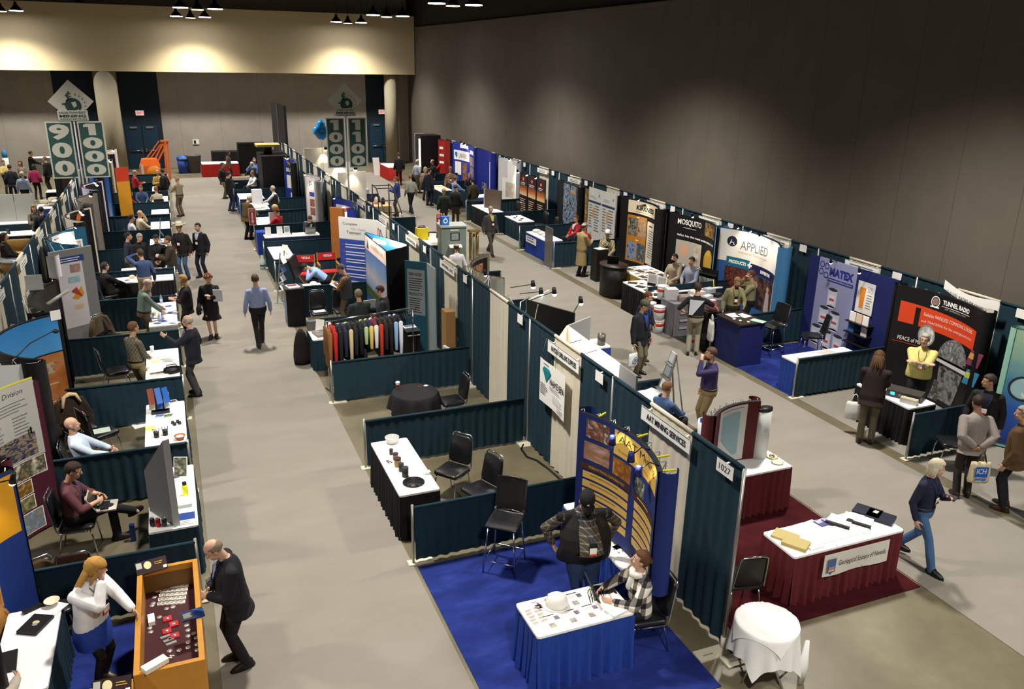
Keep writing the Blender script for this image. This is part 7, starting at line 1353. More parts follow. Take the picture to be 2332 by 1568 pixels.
# Matex
t = thing('banner_display', 'tall blue wall with grey barrel picture, beer poster and brochure shelf', 'display', (0, 0, 0)); NB = M('141f5c', .7)
for nm, y0, y1, c in (('side_panel', 9.1, 8.75, NB), ('barrel_panel', 8.75, 7.5, M('8d90b6', .6)), ('shelf_panel', 7.5, 6.3, NB)): m = MB(); m.box((8.95, (y0+y1)/2, 1.17), (.05, abs(y1-y0), 2.32), c); m.obj(nm, t)
a = Art(Flat((8.922, 8.75, .02), (0, -1, 0), (-1, 0, 0))); MXB = M('2a3088', .5)
for du, dv in ((.11, 2.16), (.27, 2.14), (.10, 1.98), (.27, 1.92)): a.ringd(du, dv, .062, .085, MXB, 1, 6)
a.text('MATEX', .38, 1.94, .2, MXB, 1, w=.78, bold=.06); a.rect(.33, 1.80, 1.18, 1.88, MXB, 1); a.text('Environmentally Safe Drilling Fluid Solutions', .36, 1.82, .035, PAPER, 2, w=.78)
for bu, bv in ((.58, 1.18), (.38, .68), (.76, .64), (.2, .16), (.58, .12), (.95, .10)):
 a.rect(bu-.15, bv, bu+.15, bv+.44, M('c4c4d2', .5), 1); a.disc(bu, bv+.44, .15, M('2a2c34'), 2, rv=.04); a.disc(bu, bv, .15, M('c4c4d2'), 1, rv=.04); a.rect(bu-.1, bv+.08, bu+.1, bv+.3, M('d8d4e0'), 2); a.rect(bu-.08, bv+.16, bu+.08, bv+.22, M('b84a4a'), 3)
a.obj('graphic_panel', t)
a = Art(Flat((8.90, 7.40, .02), (0, -1, 0), (-1, 0, 0))); a.rect(.0, 1.32, .52, 2.06, M('d4d4d2', .5), 0); a.poly([(.08, 1.92), (.26, 1.92), (.23, 1.44), (.11, 1.44)], M('c87a28', .4), 1); a.rect(.10, 1.40, .24, 1.45, M('b8b8a8'), 1)
for du, dv in ((.34, 1.94), (.42, 1.94), (.34, 1.86), (.42, 1.86)): a.ringd(du, dv, .025, .035, M('5a6aa8'), 1, 6)
a.lines(.3, 1.78, .48, 6, .06, GINK, 1); a.obj('beer_poster', t)
m = MB()
for k, zz in enumerate((1.12, .86, .62)): m.box((8.80, 7.1, zz), (.22, .68, .02), BLK)
m.obj('shelf', t)
for k, (yy, zz) in enumerate(((7.3, 1.14), (7.1, 1.14), (6.9, 1.14), (7.3, .88), (6.9, .88))): m = MB(); m.box((8.78, yy, zz+.09), (.02, .17, .24), [PAPER, M('e8c8b0'), PAPER, M('3a6aa0', .4), M('d8d0d8')][k], 0, 0); m.obj('brochure', t)
booth_light(t, (8.93, 7.1, 2.34), (8.55, 7.1, 2.4), 12, aim=(8.85, 7.1, 1.0)); booth_light(t, (8.93, 8.2, 2.34), (8.55, 8.0, 2.42), 5, aim=(8.9, 8.2, 1.4), lit=False)
t = thing('display_counter', 'tall navy counter with brown top and papers at the aisle', 'counter', (6.55, 8.52, 0)); m = MB(); m.box((0, 0, .52), (.7, .9, 1.04), M('131c58', .7)); m.obj('counter_body', t); m = MB(); m.box((0, 0, 1.05), (.76, .96, .03), M('2c2018', .5)); m.obj('countertop', t)
for k, (x, y, w, d, c) in enumerate(((6.5, 8.75, .28, .3, None), (6.72, 8.65, .26, .3, None), (6.78, 8.18, .2, .34, 'b8dcc4'), (6.34, 8.5, .09, .06, None), (6.4, 8.35, .09, .06, None), (6.52, 8.2, .09, .06, None))): sheet('leaflet' if k < 3 else 'business_card', ['white form at the far side of the navy counter', 'second white form on the navy counter', 'pale green paper at the near corner of the navy counter', 'first small card on the navy counter edge', 'second small card on the navy counter edge', 'third small card on the navy counter edge'][k], x, y, 1.066, w, d, 12*k, M(c, .6) if c else PAPER)
stool('black stool nearer the low rail beside the navy counter', 7.62, 8.62, 100); stool('black stool in front of the barrel banner', 7.95, 7.62, 60)
table('long white topped blue table behind the low rail, barrel banner booth', 6.30, 6.18, 8.05, 6.72, BLUEC, 'snew', amp=.02)
sheet('newspaper', 'folded newsletter at the far end of the long white table', 7.4, 6.5, .757, .4, .3, 10, M('c8c4bc', .6), True, .01); sheet('leaflet', 'grey leaflet at the near end of the long white table', 6.75, 6.4, .757, .24, .16, 5, M('c0bcb4', .6)); 
bag('white carrier bag with red lettering hanging by the navy counter', 6.08, 9.0, 1.06, 75, 'd6d6d2', .32, .5, lambda a, w, h: (a.lines(.05, h*.62, .27, 1, .1, M('c03030'), 0),))
# Applied
t, S = popup('curved display, white top with blue bands and workshop photo', 8.62, 11.2, -92, 2.75, 2.35, .45, M('2a5a98', .6), capmat=M('4a86b8', .5), capr=.2); a = Art(S); WH = M('f0eee8', .5)
a.rect(.05, 1.42, 2.7, 2.33, WH, 0); a.rect(.05, .05, 2.7, 1.42, M('2c5c9c', .6), 0); a.disc(.42, 2.0, .15, M('1a2040'), 1); a.text('A', .34, 1.90, .2, PAPER, 2, w=.16); a.text('APPLIED', .68, 1.82, .24, M('5a6070'), 1, w=1.05); a.text('Industrial Technologies', .64, 1.68, .09, M('c89a88'), 1, w=1.1)
a.rect(.3, 1.30, 1.05, 1.56, M('1a6a88', .5), 1); a.text('PRODUCTS', .38, 1.38, .1, PAPER, 2, w=.55, bold=.05); a.rect(1.05, 1.24, 2.45, 1.50, M('161c4c', .5), 1); a.rect(.98, 1.40, 1.14, 1.46, PAPER, 3); a.rect(1.03, 1.35, 1.09, 1.51, PAPER, 3); a.text('EXPERTISE', 1.5, 1.32, .09, PAPER, 2, w=.5, bold=.05)
a.rect(.28, .3, 1.1, 1.28, photo(['3a1c14', '7a3a28', '1a1420', '8a5a4a'], 10), 1); a.rect(1.1, .3, 2.35, 1.22, photo(['12121c', '2a2030', '6a4a3a', '1a1a28'], 4), 1); a.disc(1.35, .95, .1, M('b88a78'), 2); a.poly([(1.2, .82), (1.5, .82), (1.6, .4), (1.15, .4)], M('14162a'), 2); a.poly([(1.9, .9), (2.1, .9), (2.2, .35), (1.85, .35)], M('b8a8a8'), 2); a.disc(1.98, .98, .08, M('c09a88'), 2); a.rect(2.35, .3, 2.5, 1.4, M('d8c8b0'), 1); a.obj('graphic_panel', t)
for u in (.9, 1.5, 2.3): booth_light(t, S.P(u, 2.35, -.02), S.P(u, 2.55, .5), 15, aim=S.P(u, 1.9), size=100)
GCL = M('6d6c72', .85, var=.08)
table('grey clothed counter with catalogues and small brand marks at the front', 6.0, 10.5, 7.75, 11.15, GCL, 'snew', h=.9, top=M('74737a', .8), amp=.008, pitch=.3)
t = thing('counter_print', 'rows of small pale brand marks printed on the grey cloth front', 'print', (6.0, 10.482, 0)); t.name = 'cloth_print'; a = Art(Flat((0, -.012, 0), (1, 0, 0), (0, -1, 0)))
for r_ in range(3):
 for c_ in range(2): a.rect(.18+.42*c_, .62-.2*r_, .40+.46*c_, .68-.2*r_, M('b4b4bc', .6), 1); a.lines(.2+.42*c_, .67-.2*r_, .38+.46*c_, 1, .04, M('707078'), 2)
a.obj('print', t)
table('black skirted white table with magazines at the aisle, beside the gold table', 6.05, 11.5, 6.75, 13.3, BLACKC, 'snew', h=.8)
table('teal back counter behind the grey clothed counter', 6.8, 12.0, 8.6, 12.1, TEAL, 'snew', legs=False)
for k, (x, y, w, d, h_, c) in enumerate(((6.2, 11.0, .3, .3, .28, 'c8c6c8'), (6.45, 10.78, .36, .3, .12, '8a7a74'), (6.75, 10.9, .3, .26, .05, 'd0ccd0'), (7.0, 11.0, .36, .3, .14, 'cfc8c0'), (7.35, 10.95, .26, .22, .2, 'b4b8c4'), (6.75, 10.62, .3, .24, .01, 'e8e8e8'), (7.15, 10.72, .3, .16, .08, 'd8d8dc'), (7.5, 10.8, .26, .2, .08, '1c1c1e'))): box_obj('catalogue_stack', ['tall white stack of boxes at the left end', 'stack of tan catalogues at the left front', 'low stack of pale catalogues at the middle', 'white carton at the middle', 'clear plastic jars block', 'single white sheet at the front edge', 'white roll pack', 'small black case'][k]+' of the grey clothed counter', 'catalogues', (x, y, .902), (w, d, h_), M(c, .6, var=.15, vs=20), 6*k-15)
for k in range(7): sheet('magazine', 'magazine in the spread on the black skirted white table', 6.25+.22*(k % 2), 11.75+.22*k, .802, .2, .27, 14*k-30, PAPER if k % 2 else M('3a2c26', .5), M('6a5a50') if k % 2 else None, .012, 'magazines by the gold table')
for k in range(2): easel_card('%s white standing photo card at the inner side of the black skirted table' % ('left', 'right')[k], 6.55+.1*k, 12.55-.35*k, .802, -60, .3, .36, lambda a, w, h: (a.rect(.02, .02, w-.02, h*.3, BLK, 0), a.rect(.03, h*.35, w-.03, h-.03, LGREY, 0)), lean=.12)
def pail(label, x, y, z, s=1.0): t = thing('pail', label, 'pail', (x, y, z), 0, 'white pails'); m = MB(); m.lathe([(.01, 0), (.135*s, 0), (.15*s, .34), (.01, .34)], M('d0d2d4', .4), n=22); m.obj('pail_body', t); m = MB(); m.lathe([(.155*s, .33), (.155*s, .365), (.01, .37)], M('dfe0e2', .4), n=22); m.obj('lid', t); m = MB(); m.lathe([(.147*s, .21), (.151*s, .29)], M('c0402a', .5), n=22); m.obj('label_band', t)
for x, y, z, l in ((5.86, 10.98, 0, 'bottom near pail'), (5.86, 10.98, .372, 'top near pail'), (5.82, 11.36, 0, 'bottom far pail'), (5.82, 11.36, .372, 'second far pail'), (6.16, 11.35, .81, 'on the table edge')): pail('white pail with red band, %s, left of the grey counter' % l, x, y, z)
for x, y, z, l in ((5.98, 9.55, 0, 'bottom'), (5.98, 9.55, .372, 'middle'), (6.0, 9.58, .744, 'top')): pail('white pail with red band, %s of the stack by the navy counter' % l, x, y, z, .95)
box_obj('black_stand', 'tall black stand behind the white pails by the navy counter', 'stand', (6.35, 9.42, 0), (.4, .3, 1.0), BLK); m = MB(); m.ball((0, 0, .14), (.16, .14, .14), M('a05a5a', .2, alpha=.7)); m.box((0, 0, .28), (.12, .1, .03), PAPER); one(m, 'glass_jar', 'round glass jar of red sweets on the black stand', 'jar', None, (6.35, 9.42, 1.0))
P_('man in white and black polo shirt seen from behind, one hand on the counter', *XY(1575, 808), -38, H=1.83, g=1.08, tc='15161a', bc='94907c', hair='short', hc='3a2418', sleeve=.5, RA=(.52, .42, 1.08, .6, -.4, .4), LA='hip', belt='17130f', shoe='241a12')
m = MB(); x, y = XY(1575, 808); m.grid(lambda a_, b_: V((-.17+.34*a_*(.25+.75*b_)+.02, -.158+.09*(2*abs(-.17+.34*a_*(.25+.75*b_)+.02))**2, 1.06+.38*b_)), 8, 8, M('c8ccd6', .8)); o = m.obj('back_yoke', [o_ for o_ in bpy.data.objects if o_.get('label', '').startswith('man in white and black polo')][0])
P_('bearded man in olive shirt behind the grey counter, badge on chest', 7.25, 9.75, 160, H=1.76, tc='857e5a', bc='2a2018', hair='thin', hc='8a6a44', beard='7a5a3a', badge=1, LA='table', RA='down', lan='22242a', head=(10, 20))
P_('man in olive shirt with a hand on his chin before the workshop photo', 7.95, 10.0, 60, H=1.78, tc='8a8262', bc='17171c', hair='short', hc='5a3a22', LA='fold', RA='face')
t = thing('hose_rack', 'black rack of hoses and fittings with a yellow cord', 'rack', (8.35, 12.45, 0), R(-75)); t.scale = (.7, .7, .8); m = MB(); m.box((0, .1, .75), (.9, .04, 1.5), BLK); [m.box((0, 0, zz), (.9, .2, .03), BLK) for zz in (.5, .9, 1.3)]; m.obj('rack_body', t)
for k in range(4): m = MB(); m.box((-.2+.4*(k % 2), -.02, .62+.42*(k//2)), (.34, .1, .28), M('a0a898', .5, var=.3, vs=12)); m.obj('sample_board', t)
m = MB(); m.tube([(.4, -.1, 1.2), (.55, -.15, .8), (.3, -.2, .45), (-.1, -.18, .4)], .02, M('c8b01c'), 6); m.obj('yellow_hose', t)
# Mosquito
t, S = popup('black display with gold coin pictures', 8.7, 13.95, -90, 2.5, 2.3, .35, BLK, capr=.22); a = Art(S)
a.text('MOSQUITO', .3, 1.98, .2, PAPER, 1, w=.95, bold=.02); a.lines(.5, 1.93, 1.1, 1, .06, LGREY, 1); a.rect(1.45, 1.85, 2.4, 2.25, photo(['4a3418', 'a07a44', '1a120a', 'c8a060'], 5), 0); a.text('Who has the most undervalued gold?', .3, 1.62, .09, PAPER, 1, w=1.9, bold=.02)
a.rect(.3, .6, 1.35, 1.52, M('b8b0a4', .5), 0); a.disc(.6, 1.2, .16, M('d8a888'), 1, rv=.2); a.rect(1.0, .7, 1.3, 1.4, photo(['d8d0c0', '8a7a60'], 6), 1); GO = M('d8b040', .35, .3)
for v in (1.08, .34): a.disc(1.85, v, .33, GO, 1, 26, .40); a.ringd(1.85, v, .28, .3, M('a8822a', .4, .3), 2, 26)
a.obj('graphic_panel', t); booth_light(t, S.P(1.3, 2.3, 0), S.P(1.3, 2.45, .4), 16, aim=S.P(1.6, 1.2))
table('gold skirted table covered with brochures in front of two seated men', 6.85, 13.55, 7.9, 15.0, GOLDC, 'snew', amp=.018)
for k in range(14): sheet('brochure', 'brochure in the spread covering the gold skirted table', 7.0+.22*(k % 4)+.02*(k//4), 13.75+.32*(k//4), .757, .2, .28, 4, PAPER if k % 3 else M('4a4038', .5), M('8a7a6a') if k % 3 else None, .006+.001*k, 'brochures on the gold table')
t = thing('display_pod', 'round fronted black counter left of the gold skirted table', 'counter', (6.5, 14.65, 0)); m = MB(); m.loft([[V((.36*math.cos(2*PI*k/28), .5*math.sin(2*PI*k/28), z)) for k in range(28)] for z in (0, .95)], BLK); m.obj('counter_body', t); m = MB(); m.loft([[V((.4*math.cos(2*PI*k/28), .54*math.sin(2*PI*k/28), z)) for k in range(28)] for z in (.95, .98)], M('2a1f18', .5)); m.obj('countertop', t)
x, y = 6.6, 14.95; laptop('black laptop with a bright screen on the round black counter', 6.55, 14.8, .982, 150, BLK, '7ab0d8', .34, 110, M('6aa0d0', .3, emit=.8))
for i, (xx, yy, tc, hr, bd, lab) in enumerate(((7.75, 13.25, '9a8a74', '1c1410', '1a120e', 'left seated man with dark beard in tan sweater before the coin display'), (8.0, 12.75, '8a90a4', '2a1c14', None, 'right seated man in grey blue shirt before the coin display'))): P_(lab, xx, yy, 115, H=1.78, pose='sit', tc=tc, bc='8a7a54' if i == 0 else '14141a', hair='short', hc=hr, beard=bd, LA='lap', RA='lap', skin=SKIN2, seat=.62, head=(-10, 0)); stack_chair_at(('left' if i == 0 else 'right')+' high black chair under a seated man before the coin display', xx, yy, 115, z=.16)
for o in [o_ for o_ in bpy.data.objects if 'high black chair under a seated man' in o_.get('label', '')]:
 m = MB(); [m.cyl((sx*.2, sy*.25, -.16), (sx*.2, sy*.25, .01), .012, CHROME, 8) for sx in (-1, 1) for sy in (-1, 1)]; m.obj('leg_extension', o)
# Kirkness
t, S = popup('curved black display with orange framed photos', 8.66, 17.0, -90, 2.4, 2.35, .32, M('0e0c0c', .6), capr=.26); a = Art(S); a.rect(.3, 1.88, 2.2, 2.3, M('e0d0b4', .5), 0); a.text('KIRKNESS', .65, 2.0, .17, INK, 1, w=1.05, bold=.05, slant=.15); a.lines(.65, 1.95, 1.6, 1, .06, M('8a6a30'), 1); a.poly([(.8, 2.18), (1.1, 2.26), (1.2, 2.18)], INK, 1)
a.rect(.3, .2, 1.25, 1.8, M('b87a2a', .5), 0)
for k, (u, v, pal) in enumerate(((.34, 1.1, ['3a5a9a', '8a8a7a', '1a2a3a', 'b09a6a']), (.8, 1.1, ['8a6a4a', 'b89a7a', '4a3a2a']), (.34, .28, ['2a4a8a', '8a98b0', '3a2a1a']), (.8, .28, ['5a8ab0', '3a3a3a', 'a8a8a0']))): a.rect(u, v, u+.42, v+.6, photo(pal, 7), 1)
a.lines(.7, 1.76, .86, 1, .08, PAPER, 1); a.lines(.7, .98, .86, 1, .08, PAPER, 1); a.rect(1.3, .3, 2.05, 1.72, M('d8d0c0', .5), 0); a.lines(1.42, 1.6, 1.8, 1, .12, INK, 1); a.lines(1.42, 1.44, 1.9, 12, .08, GINK, 1); a.obj('graphic_panel', t); booth_light(t, S.P(1.35, 2.35, 0), S.P(1.35, 2.5, .45), 24, aim=S.P(1.2, 1.8))
P_('man in white cap and plaid shirt seated on a stool in the orange photo booth', *XY(1384, 530, 1.42), 150, H=1.8, pose='sit', seat=.62, topmat=plaid('7a7050', 'a89c74', '4a4630', 9), bc='4a4030', hair='short', hc='4a3a2a', cap=('d8d8d8', 'plain'), LA='lap', RA='lap', badge=1); x, y = XY(1384, 530, 1.42); box_obj('stool_box', 'dark stool under the man in white cap', 'stool', (x, y, 0), (.36, .36, .6), BLK)
P_('balding man in tan overcoat holding papers at the orange photo booth', *XY(1322, 630), -78, H=1.8, g=1.12, top='coat', coatlen=.35, tc='96845c', bc='17171c', hair='fringe', hc='3a2a1c', LA='hold', RA='hold'); box_obj('pedestal', 'black pedestal with papers before the man in tan overcoat', 'pedestal', (6.95, 16.4, 0), (.4, .4, 1.05), BLK); sheet('papers', 'white papers on the black pedestal before the tan overcoat', 6.95, 16.4, 1.052, .3, .3, 10, PAPER, True, .01)
# white panels booth
t = thing('flat_display', 'pair of tall white printed boards with blue bands, right wall', 'display', (0, 0, 0))
for k in range(2):
 y0 = 20.85-1.05*k; m = MB(); m.box((8.8, y0-.5, 1.2), (.04, 1.0, 2.3), M('cfd0cc', .5)); m.obj('panel', t); a = Art(Flat((8.777, y0-.02, .06), (0, -1, 0), (-1, 0, 0))); a.rect(.0, 1.75, .96, 1.83, M('1c3a5a'), 0); a.text('A', .78, 2.02, .12, INK, 1, w=.1); a.lines(.1, 2.02, .7, 2, .06, LGREY, 1); a.lines(.08, 1.68, .36, 9, .1, GINK, 1); a.lines(.5, 1.68, .9, 10, .1, GINK, 1); a.rect(.38, 1.2, .48, 1.6, M('c89a3a'), 1); a.poly([(.1, .4), (.3, .7), (.4, .35)], M('a8a8b8'), 1); a.obj('print', t)
m = MB(); m.box((8.78, 20.98, 1.15), (.04, .24, 2.2), photo(['c87a2a', '3a4a2a', 'e0a040'], 5)); m.obj('edge_strip', t)
table('blue skirted table with white banner and plates at the right aisle', 6.35, 19.25, 7.0, 21.1, BLUEC, 'snew', amp=.02); t = thing('banner', 'small white banner on the blue skirted table with plates', 'banner', (6.32, 21.0, .42)); a = Art(Flat((0, 0, 0), (0, -1, 0), (-1, 0, 0))); a.rect(0, 0, .95, .24, PAPER, 0); a.lines(.1, .2, .85, 2, .1, M('3a4a8a'), 1); a.obj('cloth', t)
for k, (yy, c) in enumerate(((20.9, 'd8d8d8'), (20.4, 'c8c8cc'), (20.0, 'e0e0e0'))): m = MB(); m.ball((0, 0, .05), (.16, .16, .06), M(c, .5)); one(m, 'bowl', ['far', 'middle', 'near'][k]+' white dish on the blue skirted table with the banner', 'dish', None, (6.7, yy, .757))
t = thing('acrylic_panel', 'narrow grey translucent panel at the aisle end of the blue table', 'panel', (6.12, 18.55, 0)); m = MB(); m.box((0, 0, .7), (.05, .55, 1.4), M('6e6a66', .3, alpha=.85)); m.obj('panel', t); m = MB(); m.box((0, 0, .01), (.3, .5, .02), GREY); m.obj('foot_plate', t)
P_('laughing man in red sweater leaning on a chair, white panels booth', *XY(1314, 490, 1.45), 100, H=1.78, pose='sit', seat=.55, top='sweater', tc='a81c22', bc='17171c', shirt='d8d8d8', hair='short', hc='5a3020', glasses=1, badge=1, LA='table', RA='lap'); x, y = XY(1314, 490, 1.45); box_obj('stool_box', 'black seat under the laughing man in red', 'stool', (x, y, 0), (.36, .36, .53), BLK)
P_('man in grey cap and red sweater seated with his back to the aisle', *XY(1331, 513, 1.32), -60, H=1.78, pose='sit', top='sweater', tc='a81a20', bc='17171c', hair='short', hc='2a2018', cap=('8a8c90', 'plain'), LA='lap', RA='lap'); x, y = XY(1331, 513, 1.32); stack_chair_at('black chair under the man in grey cap and red sweater', x, y, -60)
coat_on('black coat heaped on a chair beside the laughing man in red', 7.15, 19.15, 80, '0f0f11', None, 1.0); stack_chair_at('black chair carrying the black coat beside the laughing man', 7.15, 19.15, 80)
# ---------------------------------------------------------------- far left row, far centre, back of the hall
def lp(label, x, y, yaw, w, h, sag, c, fn, lights=(), cap=None, name='popup_display', wt=22):
 t, S = popup(label, x, y, yaw, w, h, sag, M(c, .6) if isinstance(c, str) else c, capmat=M(cap, .6) if cap else BLK, back=y < 24); a = Art(S); fn(a); a.obj('graphic_panel', t)
 for k, u in enumerate(lights): booth_light(t, S.P(u, h, -.02), S.P(u, h+.12, .4), wt, aim=S.P(u, h-.6), r=.05, lit=k == 0)
 return t
lp('black display with a glowing white and orange curved top, left row', -8.0, 19.9, 90, 2.4, 2.3, .55, 'efe6d8', lambda a: (a.rect(.05, .1, 1.5, 2.25, M('efe6d8', .5), 0), a.rect(1.5, .1, 2.35, 2.25, BLK, 0), a.poly([(1.5, 1.6), (1.9, 2.2), (2.1, 2.2), (1.7, 1.6)], M('d86a1c'), 1)), (.7, 1.2), wt=160)
lp('grey rounded column display with a blue flame poster, left row', -8.0, 22.9, 90, 2.2, 2.3, .5, '8d8478', lambda a: (a.rect(1.5, .9, 2.0, 1.6, PAPER, 0), a.disc(1.75, 1.2, .14, M('1c4a98'), 1, rv=.26), a.rect(.4, .1, 1.2, 2.2, M('6a6a70', .4), 0)), (1.2,), '55565c')
lp('dark display with purple white curved top, left row', -8.0, 25.9, 90, 2.3, 2.3, .55, 'c8bcd8', lambda a: (a.rect(1.4, .1, 2.25, 2.25, BLK, 0),), (.6, 1.3), wt=110)
lp('blue gradient display with white lettering on its curved top, left row', -8.0, 29.2, 90, 2.4, 2.4, .55, '1c5aa8', lambda a: (a.rect(.9, .1, 2.35, 2.3, vgrad([(0, '9ab0c8'), (.5, '2a6ab0'), (1, '0e3a80')], .1, 2.3), 0), a.lines(1.2, 2.1, 1.9, 2, .16, PAPER, 1)), (.6, 1.2), wt=130)
lp('white lit display with dark picture end, far left row', -8.0, 33.2, 90, 2.4, 2.3, .5, 'e4dccb', lambda a: (a.rect(1.5, .2, 2.3, 2.2, photo(['3a3a30', '8a8a6a', '1a1a18'], 6), 0),), (.5, 1.4), wt=110)
lp('pale lit display near the number sign, far left row', -8.0, 37.5, 90, 2.4, 2.3, .5, 'dcd2c0', lambda a: (a.rect(1.6, .3, 2.3, 2.1, M('b8a8b8'), 0),), (.8, 1.6), wt=110)
t = thing('banner_stand', 'tall yellow banner with red top beside the orange machine', 'banner', (at(290, 440, 1.0).x, 30.6, 0), R(20)); m = MB(); m.box((0, 0, 1.2), (.5, .05, 2.3), M('d8941c', .6)); m.box((0, -.003, 2.1), (.5, .05, .55), M('c83a1c', .6)); m.obj('banner_panel', t); m = MB(); m.box((0, 0, .03), (.6, .3, .05), BLK); m.obj('base', t)
for i, (yy, lab) in enumerate(((19.4, 'under a printed orange chart'), (22.9, 'with a zigzag stand before two seated men'), (26.2, 'seen past the red sweater'), (29.0, 'with a pale blue front by the khaki man'), (32.5, 'with white papers by the red shirt'), (35.7, 'before the orange machine'))):
 table('white topped dark table %s, left row' % lab, -6.55 if i else -7.3, yy-.75 if i else 18.85, -5.9, yy+.75 if i else 19.5, [BLACKC, TEAL, BLACKC, M('3a6a98'), BLACKC, BLACKC][i], 'snew')
sheet('chart', 'orange printed chart on the white table behind the men in black', -6.6, 19.15, .757, .5, .3, 10, PAPER, M('b8602c')); lit_stand('small grey zigzag stand before two seated men, left row', -6.2, 23.3, 90, 3)
sheet('newspaper', 'large printed sheet on the table before two seated men', -6.2, 22.7, .757, .5, .7, 0, PAPER, M('6a6a70'), .004); m = MB(); m.box((0, 0, .01), (.06, .6, .02), INK); one(m, 'strap', 'black strap lying on the table before two seated men', 'strap', None, (-6.05, 22.6, .762), .5)
